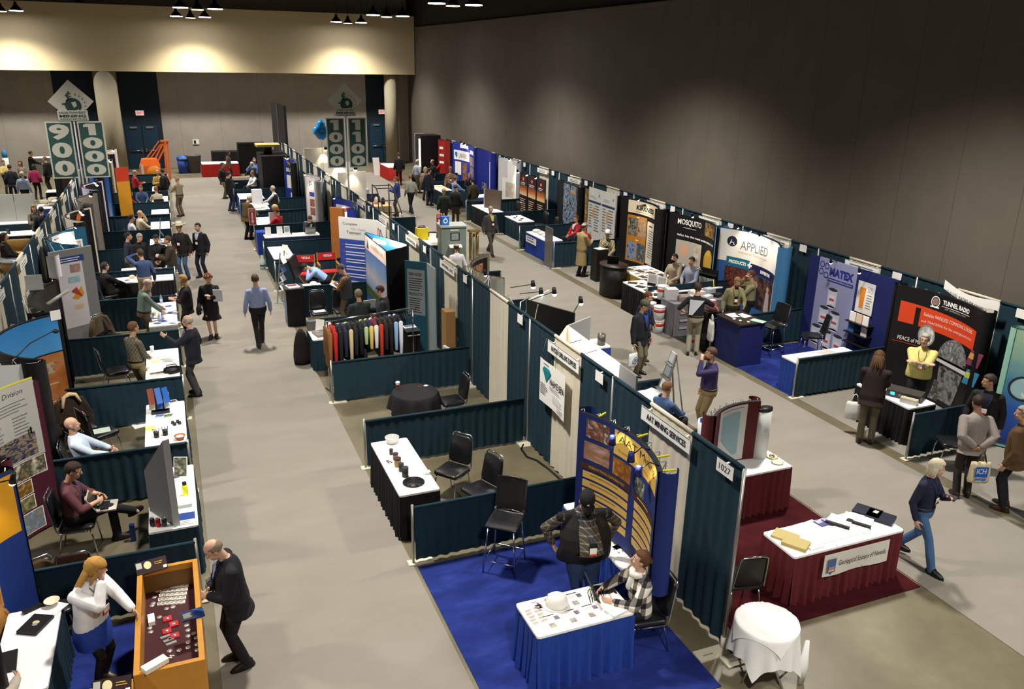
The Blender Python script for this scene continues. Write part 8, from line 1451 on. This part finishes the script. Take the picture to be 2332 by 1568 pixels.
FP = [  # far people: label, head-top pixel, standing height, yaw, options
 ('man in dark blue shirt at the left of the group in black', (287, 528), 1.74, -90, dict(tc='1c2238', bc='7a6c50', hair='short', hc='1c1612')),
 ('grey haired man in black shirt in the group behind the low rail', (313, 528), 1.76, -150, dict(tc='121215', bc='15151a', hair='short', hc='9a9488', head=(0, 20))),
 ('dark haired man in black shirt with a white badge in the group', (354, 531), 1.76, 175, dict(tc='101013', bc='1a1512', hair='short', hc='1a1410', badge=1, LA='holdlow', RA='holdlow', head=(0, 20))),
 ('man in olive brown jacket facing the group in black', (384, 536), 1.74, 85, dict(top='jacket', tc='342c1e', bc='3a4a68', hair='short', hc='4a3424', LA='hold', RA='hold')),
 ('man in white cowboy hat, dark jacket and jeans in the main aisle', (407, 499), 1.92, 150, dict(top='jacket', tc='1c1812', bc='3c5a80', cap=('d8d0b4', 'cowboy'), hair='short', LA='down', RA='holdlow', badge=1, H=1.82)),
 ('man in black leather jacket beside the cowboy hat', (451, 506), 1.78, 140, dict(top='jacket', tc='111218', bc='14162a', shirt='c8c8d0', hair='short', hc='2a2018', LA='down', RA='down', badge=1)),
 ('dark haired man in white shirt seated with his back to the display', (297, 497), 1.26, -80, dict(pose='sit', tc='c8c4c4', bc='1a1a1e', hair='short', hc='1a1412', LA='lap', RA='lap')),
 ('bald man in cream sweater seated with hands at his mouth', (316, 484), 1.3, -70, dict(pose='sit', top='sweater', tc='c0b294', bc='2a2622', hair='none', LA='face', RA='table')),
 ('bald man in beige shirt seated far left of the round meeting', (287, 436), 1.3, -80, dict(pose='sit', tc='b8a478', bc='2a2622', hair='none', LA='table', RA='table')),
 ('dark haired woman in red sweater seated with her back to us', (294, 441), 1.26, -60, dict(pose='sit', top='sweater', tc='98201c', bc='15151a', hair='bob', hc='1c120e', LA='table', RA='table')),
 ('man in steel blue shirt seated facing us in the meeting', (320, 425), 1.3, -175, dict(pose='sit', tc='34486c', bc='1a1a22', hair='short', hc='6a5a48', LA='table', RA='table', head=(0, 15))),
 ('man in cream shirt seated with his back to us in the meeting', (355, 428), 1.32, 15, dict(pose='sit', tc='d0c6aa', bc='121216', hair='thin', hc='8a5a3a', LA='table', RA='table')),
 ('man in red shirt holding papers beside the orange machine', (304, 386), 1.78, -75, dict(tc='a01c20', bc='15151a', hair='fringe', hc='8a8074', LA='hold', RA='hold')),
 ('man in yellow shirt holding a white sheet by the orange machine', (358, 385), 1.74, 170, dict(tc='c8a858', bc='1a1a1e', hair='fringe', hc='a89c8c', LA='hold', RA='hold')),
 ('large man in black jacket by the orange machine', (370, 384), 1.8, 60, dict(top='jacket', tc='0e0e11', bc='121215', hair='short', hc='2a2420', g=1.2)),
 ('man in beige shirt and khaki trousers seen from behind at the aisle table', (404, 402), 1.74, 40, dict(tc='8e8466', bc='6a5e48', hair='thin', hc='9a7a5a', LA='table', RA='table', belt='1a1612')),
 ('woman in yellow top at the far left edge', (6, 364), 1.66, -150, dict(tc='d0c070', bc='3a3428', hair='short', hc='4a3424', LA='read', RA='read')),
 ('man in navy jacket seen from behind at the far left', (20, 374), 1.78, 10, dict(top='jacket', tc='12131f', bc='1a1c2e', hair='short', hc='2a221c')),
 ('grey haired man in pale blue shirt seen from behind at the far left', (48, 390), 1.76, -15, dict(tc='9aa6c4', bc='121217', hair='short', hc='b8b0a4', g=1.1)),
 ('woman in magenta top seen from behind at the far left', (75, 374), 1.66, -10, dict(top='sweater', tc='8a1a48', bc='141418', hair='bob', hc='2a1a14')),
 ('woman with brown hair and a bag strap at the far left', (46, 365), 1.66, 150, dict(tc='8a7a68', bc='2a2420', hair='long', hc='5a4030')),
 ('man in black suit writing at the grey table by the back wall', (67, 343), 1.78, -70, dict(top='jacket', tc='0c0c10', bc='101014', hair='short', hc='3a2c24', LA='table', RA='table')),
 ('man in black jacket half hidden by the left number sign', (103, 356), 1.78, 60, dict(top='jacket', tc='0e0e12', bc='15151a', hair='short', hc='6a5240')),
 ('woman in brown vest holding a cup by the grey screens at left', (75, 465), 1.68, -170, dict(tc='6a6250', vest='241a12', extra='openvest', bc='17171a', hair='long', hc='7a6a50', LA='hold', RA='hold', badge=1)),
 ('person in dark blue seen from behind next to the woman in brown vest', (92, 470), 1.74, 0, dict(top='jacket', tc='12182c', bc='14161f', hair='short', hc='1a1512')),
 ('dark clothed person seated at the left edge by the tan sofa', (6, 538), 1.28, -90, dict(pose='sit', top='jacket', tc='14100f', bc='17151a', hair='bob', hc='2a1c16', LA='lap', RA='lap')),
 ('man in black suit with his back to us at the far right aisle', (908, 347), 1.82, 0, dict(top='jacket', tc='0e0e12', bc='101015', hair='short', hc='3a3028')),
 ('grey haired man in white shirt at the far wall booths', (950, 362), 1.78, -60, dict(tc='a8b0c0', bc='6a624c', hair='short', hc='b4aca0')),
 ('man in black suit facing the university booth', (986, 362), 1.8, 100, dict(top='jacket', tc='16161a', bc='17171c', hair='fringe', hc='6a5040')),
 ('man in dark blue coat seen from behind at the university table', (976, 382), 1.82, -60, dict(top='coat', tc='18202e', bc='15161c', hair='short', hc='3a2c20', coatlen=.05)),
 ('woman with pale hair beside the dark blue coat', (968, 380), 1.66, -40, dict(tc='b09080', bc='1c2238', hair='bob', hc='c0b088')),
 ('person in red sweater seated by the red and black far display', (1003, 362), 1.3, 70, dict(pose='sit', top='sweater', tc='b01a20', bc='15151a', hair='short', hc='2a1c14', LA='table', RA='table')),
 ('man in cap and plaid shirt standing before the university display', (1026, 379), 1.8, 165, dict(topmat=plaid('7a5a40', 'a8886a', '4a382c', 10), bc='2a2c3a', hair='short', hc='8a7a6a', cap=('8a7a5a', 'plain'), badge=1)),
 ('man in green cap and pale blue shirt at the university table', (1036, 400), 1.74, -70, dict(tc='7c9cc8', bc='1a1c28', hair='short', hc='4a3a2a', cap=('6a6440', 'plain'), LA='table', RA='table')),
 ('man in black jacket seen from behind in the right aisle', (1037, 419), 1.8, -20, dict(top='jacket', tc='0f0f13', bc='403626', hair='short', hc='4a3626')),
 ('person in dark green jacket seen from behind in the right aisle', (1011, 428), 1.72, -10, dict(top='jacket', tc='1a2418', bc='332c20', hair='short', hc='a08a6a')),
 ('man with ponytail in dark green shirt before the university display', (1077, 404), 1.78, 20, dict(top='jacket', tc='2e2a18', bc='17171c', hair='bun', hc='2a1c14')),
 ('bald man with grey beard seated before the university display', (1069, 397), 1.3, 170, dict(pose='sit', tc='22242c', bc='17171c', hair='none', beard='a8a098', LA='lap', RA='lap')),
]
for lab, (px, py), hz_, yw, kw in FP:
 kw = dict(kw); sit = kw.get('pose') == 'sit'; H_ = kw.pop('H', None) or (1.76 if sit else hz_); x, y = XY(px, py, hz_); P_(lab, x, y, yw, H=H_, **kw)
 if sit:
  m = MB(); m.box((0, 0, .43), (.42, .42, .05), VINYL); tt = thing('folding_chair', 'black chair under the '+' '.join(lab.split()[:8]), 'chair', (x, y, 0), R(yw)); m.obj('seat', tt)
  for sx in (-1, 1):
   for sy in (-1, 1): m = MB(); m.cyl((sx*.18, sy*.18, .42), (sx*.2, sy*.2, 0), .012, CHROME, 6); m.obj('leg', tt)
  m = MB(); m.box((0, -.24, .68), (.4, .03, .4), VINYL); m.obj('backrest', tt)
# orange drilling machine
ox, oy = XY(348, 432); t = thing('mining_machine', 'bright orange mining machine with raised lattice arm at the far left', 'machine', (ox, oy, 0)); OM = M('d8600f', .5); t.scale = (.8, .8, .8)
m = MB(); m.loft([[V((.62*sx_*s_, .5*sy_*s_, z)) for sx_, sy_ in ((-1, -1), (1, -1), (1, 1), (-1, 1))] for z, s_ in ((.3, .7), (.6, 1), (1.6, 1), (2.0, .75), (2.05, .4))], OM, smooth=False); m.obj('engine_body', t)
m = MB(); m.lathe([(.01, -.06), (.45, -.06), (.48, 0), (.45, .06), (.01, .06)], M('c87a14', .5)); o = m.obj('round_guard', t); o.rotation_euler = (R(90), 0, 0); o.location = (.25, -.55, 1.15)
m = MB(); m.box((-.45, -.52, 1.4), (.16, .04, .6), LGREY); m.obj('grille', t)
m = MB(); 
for s in (-.12, .12): m.bar((.2+s, 0, 1.5), (1.15+s, .2, 3.1), .09, .09, OM); m.bar((-.2+s, .2, 1.8), (.85+s, .2, 3.1), .07, .07, OM)
m.bar((.8, .2, 3.1), (1.3, .2, 3.1), .3, .1, OM); m.bar((1.2, .2, 3.1), (1.15, .0, .6), .1, .1, OM); m.bar((1.0, .2, 3.0), (.95, .0, .6), .08, .08, OM); m.bar((.95, .1, 2.2), (1.18, .1, 1.6), .05, .05, OM); m.obj('lattice_arm', t)
m = MB(); m.box((0, 0, .15), (1.5, .9, .3), OM); m.box((-.6, -.3, .35), (.2, .5, .5), OM); m.obj('skid_base', t)
# number signs
def tower(label, x, y, zt, w, h, dd, nums, logo=True):
 t = thing('aisle_sign', label, 'sign', (x, y, 0)); GN = M('2c4f4c', .6); LB = M('c4c4b8', .6); SGn = M('26443f', .6)
 m = MB(); m.cyl((0, .03, 0), (0, .03, zt), .03, LGREY, 10); m.obj('pole', t)
 for s, num in ((-1, nums[0]), (1, nums[1])):
  c = s*(w/2+w*.1); m = MB(); m.box((c, 0, zt-h/2), (w, .03, h), LB); m.obj('number_board', t); a = Art(Flat((c-w/2, -.016, zt-h), (1, 0, 0), (0, -1, 0)))
  b_ = w*.06; a.rect(b_, b_, w-b_, h-b_, GN, 0); n_ = len(num); ch = (h-2*b_)/n_
  for k, d in enumerate(num):
   v = h-b_-ch*(k+.93); g = ch*.86
   if d == '1': a.rect(w*.4, v, w*.68, v+g, LB, 1); a.poly([(w*.22, v+g*.72), (w*.4, v+g*.72), (w*.4, v+g), (w*.34, v+g), (w*.22, v+g*.9)], LB, 1)
   else: a.text(d, w/2, v, g, LB, 1, w=w*.76, al='c', bold=.05)
  a.obj('numerals', t)
 m = MB(); m.box((0, 0, zt+.10+w*.12), (w*1.15, .03, w*.42), LB); m.obj('name_plate', t); zc = zt+.12+w*.3+dd*.42
 a = Art(Flat((-w*.575, -.016, zt+.10-w*.09), (1, 0, 0), (0, -1, 0))); a.text('NORTHWEST', w*.575, w*.28, w*.085, SGn, 0, w=w*1.0, al='c', bold=.02); a.text('MINING', w*.575, w*.125, w*.12, SGn, 0, w=w*1.0, al='c', bold=.04); a.text('ASSOCIATION', w*.575, w*.025, w*.07, SGn, 0, w=w*1.0, al='c', bold=.02); a.obj('lettering', t)
 m = MB(); m.add([(q_*dd*math.cos(k*PI/2), yy, zc+dd*math.sin(k*PI/2)) for yy, q_ in ((0, 1), (.03, 1)) for k in range(4)], [(3, 2, 1, 0), (4, 5, 6, 7), (0, 1, 5, 4), (1, 2, 6, 5), (2, 3, 7, 6), (3, 0, 4, 7)], LB); m.obj('diamond_board', t)
 a = Art(Flat((0, -.003, zc), (1, 0, 0), (0, -1, 0))); r = dd*.36; a.disc(dd*.08, -dd*.2, r, SGn, 0); a.poly([(dd*.0, -dd*.05), (dd*.2, dd*.0), (dd*.24, -dd*.2), (dd*.1, -dd*.3)], LB, 1); a.poly([(dd*.15, -dd*.42), (dd*.32, -dd*.36), (dd*.24, -dd*.5)], LB, 1)
 for k in range(6): t_ = R(-25+20*k); u, v = dd*.08+dd*.52*math.cos(t_), -dd*.2+dd*.52*math.sin(t_); a.poly([(u-.03*dd, v-.02*dd), (u+.04*dd, v), (u+.02*dd, v+.07*dd)], SGn, 0)
 for p_, q_, ww in (((-.2, .3), (-.08, .16), .07), ((-.08, .16), (-.2, .0), .06), ((-.08, .16), (.02, .08), .05), ((-.18, .34), (.04, .36), .05), ((-.14, .3), (.04, .2), .05), ((-.4, -.12), (-.24, -.12), .08)): a.line((p_[0]*dd, p_[1]*dd), (q_[0]*dd, q_[1]*dd), ww*dd, SGn, 0)
 a.disc(-.06*dd, .42*dd, .05*dd, SGn, 0, 10); a.obj('emblem', t); return t
tower('tall 900 and 1000 aisle sign with diamond emblem above the left row', -8.70, 27.68, 4.40, .86, 2.02, .74, ('900', '1000'))
tower('tall 1000 and 1100 aisle sign with diamond emblem above the centre row', -.12, 21.3, 4.88, .60, 1.62, .56, ('1000', '1100'))
# balloons
bx, by = .0, 24.6; t = thing('balloon_cluster', 'cluster of bright blue balloons floating above the centre row', 'balloons', (0, 0, 0)); BL = M('1c8ad8', .2)
for k, (px, py) in enumerate(((731, 284), (722, 298), (738, 297), (731, 295), (728, 305), (735, 306), (730, 288))): p = atY(px, py, by); m = MB(); m.ball(p, (.15, .15, .18), BL, 14, 9); m.cyl(p-V((0, 0, .2)), p-V((0, 0, .15)), .03, BL, 8, .01); m.obj('balloon', t)
p = atY(731, 310, by); m = MB(); [m.tube([p, (p.x+.02, by, 2.9), (p.x+.05, by, 2.45)], .006, BLK, 4)]; m.obj('string', t)
# far centre displays
m = MB(); m.box((.1, 41.0, 2.2), (.12, 5.6, 4.3), M('0f0e0e', .7)); m.box((.02, 41.0, 2.2), (.03, .06, 4.3), GREY); one(m, 'black_partition', 'tall black partition rising above the far end of the centre row', 'partition')
lp('blue and orange display with lettered header, far centre row', -.75, 32.2, -90, 2.3, 2.3, .4, '9a9aa0', lambda a: (a.rect(.0, .05, 1.0, 2.25, M('1f3a9a', .6), 0), a.poly([(.1, 2.2), (.6, 2.0), (.6, 1.85)], M('d8941c'), 1), a.rect(.1, 1.6, .95, 1.9, INK, 1), a.text('BLUSA', .15, 1.66, .18, PAPER, 2, w=.7, bold=.04), a.rect(.15, .9, .9, 1.5, PAPER, 1), a.rect(.35, .1, .9, .7, PAPER, 1), a.rect(.42, .2, .8, .5, photo(['8ab090', 'd8d8d0', '3a4a7a'], 9), 2)), (.9, 1.4), wt=20)
m = MB(); m.box((0, 0, 1.15), (1.3, 2.2, 2.3), BLK); one(m, 'black_booth', 'large black display block in the far centre row', 'display', None, (-1.0, 35.2, 0)); m = MB(); m.box((0, 0, 0), (1.1, 1.1, .10), M('b8a060', .6)); m.cyl((0, 0, -.4), (0, 0, 0), .2, BLK); one(m, 'square_canopy', 'tan square canopy over the black display block', 'canopy', None, (-1.2, 35.4, 2.7))
m = MB(); m.box((0, 0, .9), (1.6, .8, 1.8), BLK); one(m, 'black_crate', 'black stacked cases against the back wall left of the partition', 'cases', None, (-1.0, 46.5, 0))
for i, (yy, w1, c, lab) in enumerate(((26.8, 1.2, 'd8d4cc', 'white lit panel with silver emblem, back side of the centre row'), (30.2, 1.6, 'e6e0d4', 'white curved lit panel in a silver truss, back side of the centre row'), (34.6, 1.9, 'e8e0cc', 'bright white panel on a tall stand, back side of the centre row'))):
 t = thing('lit_panel', lab, 'display', (1.1+.1*i, yy, 0), R(12)); m = MB(); m.box((0, 0, 1.75+.2*(i == 2)), (w1, .06, 1.3), M(c, .5)); m.obj('panel', t); m = MB()
 for sx in (-1, 1): m.cyl((sx*w1*.45, .1, 0), (sx*w1*.45, .05, 2.3), .02, ALU, 6); m.cyl((sx*w1*.45, .1, 2.2), (-sx*w1*.3, .4, .2), .015, ALU, 6)
 m.obj('truss', t); booth_light(t, (0, 0, 2.45), (.0, -.4, 2.6), 30, aim=(0, 0, 1.8), r=.09)
# back of the hall
t = thing('trash_can', 'blue recycling bin by the back wall', 'bin', (*XY(420, 394)[:2], 0)); m = MB(); m.lathe([(.01, 0), (.3, 0), (.34, .8), (.01, .8)], M('1c3a8a', .5)); m.obj('bin_body', t); m = MB(); m.lathe([(.36, .8), (.36, .98), (.01, 1.05)], M('2458c0', .5)); m.box((0, -.34, .9), (.4, .06, .06), LGREY); m.obj('lid', t)
m = MB(); m.lathe([(.01, 0), (.36, 0), (.46, 1.0), (.48, 1.05), (.4, 1.05), (.38, .1), (.01, .1)], M('55504a', .6)); one(m, 'trash_can', 'tall grey round bin beside the blue recycling bin', 'bin', None, (at(443, 393).x, at(443, 393).y, 0))
table('red skirted table by the back wall near the grey bin', -3.95, 45.0, -1.9, 46.2, REDC, 'snew'); table('red skirted table at the far right aisle', 6.1, 41.0, 6.9, 43.0, REDC, 'snew'); table('black counter against the back wall', -3.2, 48.2, 1.5, 49.2, BLACKC, 'snew', h=1.1, top=BLK)
easel_card('white folded sign at the end of the far red table', 6.0, 43.3, .0, 0, .4, 1.1, None)
t = thing('wall_plate', 'small white framed notice on the back wall', 'notice', (atY(446, 323, 49.95).x, 49.97, atY(446, 323, 49.95).z)); m = MB(); m.box((0, 0, 0), (.36, .05, .3), PAPER); m.obj('plate', t); m = MB(); m.box((-.05, -.03, 0), (.12, .02, .2), INK); m.obj('pictogram', t)
m = MB(); m.cyl((0, 0, 0), (0, 0, .9), .16, PAPER); m.lathe([(.14, .9), (.15, 1.25), (.05, 1.35), (.01, 1.35)], M('4a90b8', .2)); one(m, 'water_cooler', 'water cooler with blue bottle by the back wall at far left', 'cooler', None, (*XY(18, 395), 0))
table('grey topped writing table by the back wall at far left', *XY(75, 400), XY(75, 400)[0]+1.5, XY(75, 400)[1]+.7, M('6a655c', .7), 'snew', h=1.0)
# behind the left row
t = thing('sofa', 'tan two seat sofa behind the left row', 'sofa', (-10.15, 23.8, 0)); SF = M('7a5c26', .85, var=.15, vs=8); m = MB(); m.prism(rrect(-.95, -.45, .95, .45, .08), .08, .42, SF, True); m.obj('base', t)
for s in (-1, 1): m = MB(); cushion(m, (s*.45, .18, .40), (1, 0, 0), (0, .15, 1), (0, 1, .0), .88, .5, .22, SF, 1, .1); m.obj('back_cushion', t); m = MB(); m.prism(rrect(s*.95-.1, -.45, s*.95+.1, .45, .06), .08, .62, SF, True); m.obj('armrest', t); m = MB(); m.prism(rrect(s*.45-.43, -.43, s*.45+.43, .15, .06), .42, .54, M('b8924a', .85), True); m.obj('seat_cushion', t)
t = thing('wicker_table', 'brown wicker stand with a glass rim before the tan sofa', 'table', (*XY(45, 612, .3), 0)); m = MB(); m.lathe([(.01, 0), (.42, 0), (.55, .6), (.01, .6)], M('6a4a22', .8, var=.5, vs=30)); m.obj('basket', t); m = MB(); m.lathe([(.57, .6), (.57, .64), (.01, .64)], M('a8b4b8', .1, alpha=.5)); m.obj('glass_top', t)
table('white topped black table with a black phone behind the left row', -11.5, 25.6, -10.3, 26.5, BLACKC, 'snew'); m = MB(); m.box((0, 0, .08), (.06, .2, .16), BLK); one(m, 'phone', 'black desk phone standing on the white topped table behind the left row', 'phone', None, (-11.1, 26.0, .757), .5)
table('teal skirted table under the grey folding screens', -11.75, 28.0, -10.6, 28.8, TEAL, 'snew'); t = thing('tabletop_screen', 'pair of pale grey folding screens on the teal table', 'screen', (-11.15, 28.5, .757))
for s in (-1, 1): m = MB(); m.box((s*.33, 0, .5), (.64, .05, 1.0), M('a8a8a4', .6)); m.obj('screen_leaf', t)
table('white table heaped with brochures behind the left row', -10.9, 31.2, -9.7, 32.4, BLUEC, 'snew'); m = MB(); [m.box((rnd.uniform(-.4, .4), rnd.uniform(-.4, .4), .05+.03*k), (.24, .3, .05), [PAPER, M('d8d0a8'), M('c8b8b0')][k % 3], rnd.uniform(0, 3)) for k in range(9)]; one(m, 'brochure_heap', 'heap of brochures on the white table behind the left row', 'brochures', None, (-10.3, 31.8, .757))['kind'] = 'stuff'
table('small white topped black table near the magenta top', -11.0, 35.8, -10.0, 36.6, BLACKC, 'snew')
lp('tall black and orange display facing the left hall, below the 900 board', -9.75, 30.0, -90, 2.3, 2.6, .4, '2a120c', lambda a: (a.rect(.1, 1.9, 2.2, 2.55, photo(['2a0e08', 'a84a1c', '5a1c0e'], 5), 0), a.lines(1.0, 1.7, 1.9, 6, .25, LGREY, 1)), (.8,), wt=15)
lp('blue topped display facing the left hall behind the 900 board', -9.75, 33.8, -90, 2.3, 2.6, .4, '1c2c6a', lambda a: (a.rect(.1, 2.2, 2.2, 2.4, M('c8d0e0'), 0),), (.8,), wt=10)
# right wall, far booths
lp('dark photo banner of a mine site, right wall', 8.75, 22.6, -92, 1.9, 2.2, .12, '14181e', lambda a: (a.rect(.4, .1, 1.85, 2.15, photo(['10141a', '3a4a5a', '8aa0b8', '1c2830', 'b8a890'], 4), 0), a.lines(1.0, 1.97, 1.5, 1, .3, M('d8882a'), 1), a.poly([(.3, .2), (1.8, .75), (1.8, .9), (.3, .4)], BLK, 1)))
for k in range(3):
 t = thing('roll_up_banner', 'dark roll up banner with glowing sunset, %s of three along the right wall' % ('left', 'middle', 'right')[k], 'banner', (8.7, 26.9-.95*k, 0)); m = MB(); m.box((0, 0, 1.05), (.03, .86, 2.1), M('1a1416', .5)); m.obj('banner_sheet', t); m = MB(); m.box((0, 0, .04), (.2, .9, .08), ALU); m.obj('base', t); a = Art(Flat((-.017, .43, 0), (0, -1, 0), (-1, 0, 0))); a.rect(.02, 1.15, .84, 2.05, vgrad([(0, 'e0c090'), (.25, 'a8602c'), (.5, '2a1818'), (1, '1a1014')], 1.15, 2.05), 0); a.disc(.43, 1.85, .07, M('b8382a'), 1); a.lines(.15, 1.7, .7, 2, .07, LGREY, 1); a.lines(.1, 1.0, .75, 7, .09, M('c8a888'), 1); a.rect(.4, .08, .78, .35, photo(['8a98b0', '3a3a4a', 'c8c0b0'], 9), 1); a.obj('print', t); booth_light(t, (-.02, 0, 2.1), (-.3, 0, 2.2), 8, aim=(-.02, 0, 1.6), r=.05)
lp('white lit display with a grey map, right wall', 8.75, 29.0, -90, 2.2, 2.4, .4, 'd6d6da', lambda a: (a.rect(.5, 1.5, 1.5, 2.3, PAPER, 0), a.rect(.2, .4, 1.3, 1.5, PAPER, 0), a.rect(.4, .6, 1.1, 1.3, photo(['d8d8d8', 'c8b8a0', 'b0b8b8'], 4), 1)), (1.4, 1.9), '9a9ca6', wt=130)
lp('large blue university display with a white header band', 8.75, 35.3, -90, 3.4, 2.5, .3, '1c2f9a', lambda a: (a.rect(.1, 1.6, 1.9, 2.1, PAPER, 0), a.poly([(.2, 2.0), (.42, 2.0), (.42, 1.8), (.32, 1.68), (.2, 1.85)], M('1c6ab0'), 1), a.text('UNIVERSITY', .55, 1.72, .24, M('2a3a5a'), 1, w=1.3), a.rect(.7, 2.25, 1.7, 2.42, PAPER, 0), [a.rect(2.0+.62*i, .9+.55*j, 2.55+.62*i, 1.38+.55*j, photo(['c8b0a8', '7a5a50', 'd8d0c8'], 9), 0) for i in range(2) for j in range(2)], a.rect(.2, .8, .8, 1.5, PAPER, 0), a.rect(.95, .4, 1.5, 1.5, photo(['d8c8a0', '2a2a3a', 'c8682a', '1a1a22'], 6), 0), a.rect(2.0, 2.05, 2.9, 2.25, PAPER, 0)), (1.7, 2.4), '1c2f9a', wt=30)
lp('second blue university panel nearer the white lit display', 8.75, 32.1, -90, 2.0, 2.5, .2, '1c2f9a', lambda a: (a.rect(1.3, .3, 1.45, 2.0, PAPER, 0), a.rect(.4, .2, .9, .9, photo(['a86a5a', '3a3a5a', 'd8c8b8'], 8), 0)), (), '1c2f9a')
lp('red and black display at the far end of the right wall', 8.75, 38.6, -90, 2.2, 2.4, .3, '8a1c1a', lambda a: (a.rect(.05, .1, .6, 2.3, M('a8201c'), 0), a.lines(.1, 2.0, .5, 3, .4, PAPER, 1)))
t = thing('roll_up_banner', 'tall white banner with red lettering at the far wall end', 'banner', (8.2, 41.6, 0)); m = MB(); m.box((0, 0, 1.35), (.6, .05, 2.5), M('e4e0d8', .5)); m.obj('banner_sheet', t); m = MB(); m.box((0, 0, .05), (.7, .3, .1), ALU); m.obj('base', t); a = Art(Flat((-.3, -.027, .1), (1, 0, 0), (0, -1, 0))); a.lines(.1, 2.3, .5, 4, .16, M('c83a2a'), 0, th=.6); a.rect(.15, .1, .45, .7, photo(['e0dcd4', '3a3a3a', 'd0ccc4'], 6), 0); a.obj('print', t)
m = MB(); m.box((0, 0, 1.3), (1.2, 1.2, 2.6), BLK); m.box((-.62, -.4, 1.5), (.05, .1, 1.8), LAMPON); one(m, 'black_booth', 'black display block with a lit vertical tube at the far wall end', 'display', None, (8.45, 40.75, 0))
for lab, x0, y0, x1, y1, c in (('white table with a grey upright screen and papers, right wall', 6.4, 25.0, 7.1, 27.3, BLACKC), ('white topped teal table with flat samples, right aisle front', 6.8, 22.9, 7.5, 24.9, TEAL), ('white and yellow papered table of the university booth', 6.25, 31.1, 6.95, 33.4, TEAL), ('small round white table behind the dark green jackets', 7.3, 29.2, 8.0, 30.0, BLUEC)): table(lab, x0, y0, x1, y1, c, 'snew')
t = thing('tabletop_screen', 'grey and brown upright screen on the white table along the right wall', 'screen', (6.95, 26.1, .757), R(-60)); m = MB(); m.box((0, 0, .4), (.9, .06, .8), M('5a4a40', .6)); m.box((-.46, 0, .4), (.04, .08, .8), LGREY); m.obj('panel', t)
for k, (x, y, c) in enumerate(((6.6, 31.6, 'e8e0a0'), (6.5, 32.3, 'f0f0e8'), (6.7, 32.9, 'd8c84a'))): sheet('poster', ['pale yellow', 'white', 'bright yellow'][k]+' printed sheet on the university table', x, y, .757, .4, .5, 12*k, M(c, .6), True)
for k in range(6): box_obj('sample', 'flat dark sample lying on the white topped teal table', 'sample', (7.0+.2*(k % 2), 23.2+.28*k, .757), (.12, .06, .03), BLK, 20*k, 'flat samples')
for k, (x, y, a_) in enumerate(((8.0, 23.6, 90), (7.9, 22.4, 80), (7.9, 26.2, 100))): stack_chair_at(['black chair behind the flat samples table', 'second black chair behind the flat samples table', 'black chair by the upright screen on the right wall'][k], x, y, a_)
bpy.data.objects.remove(TMP)
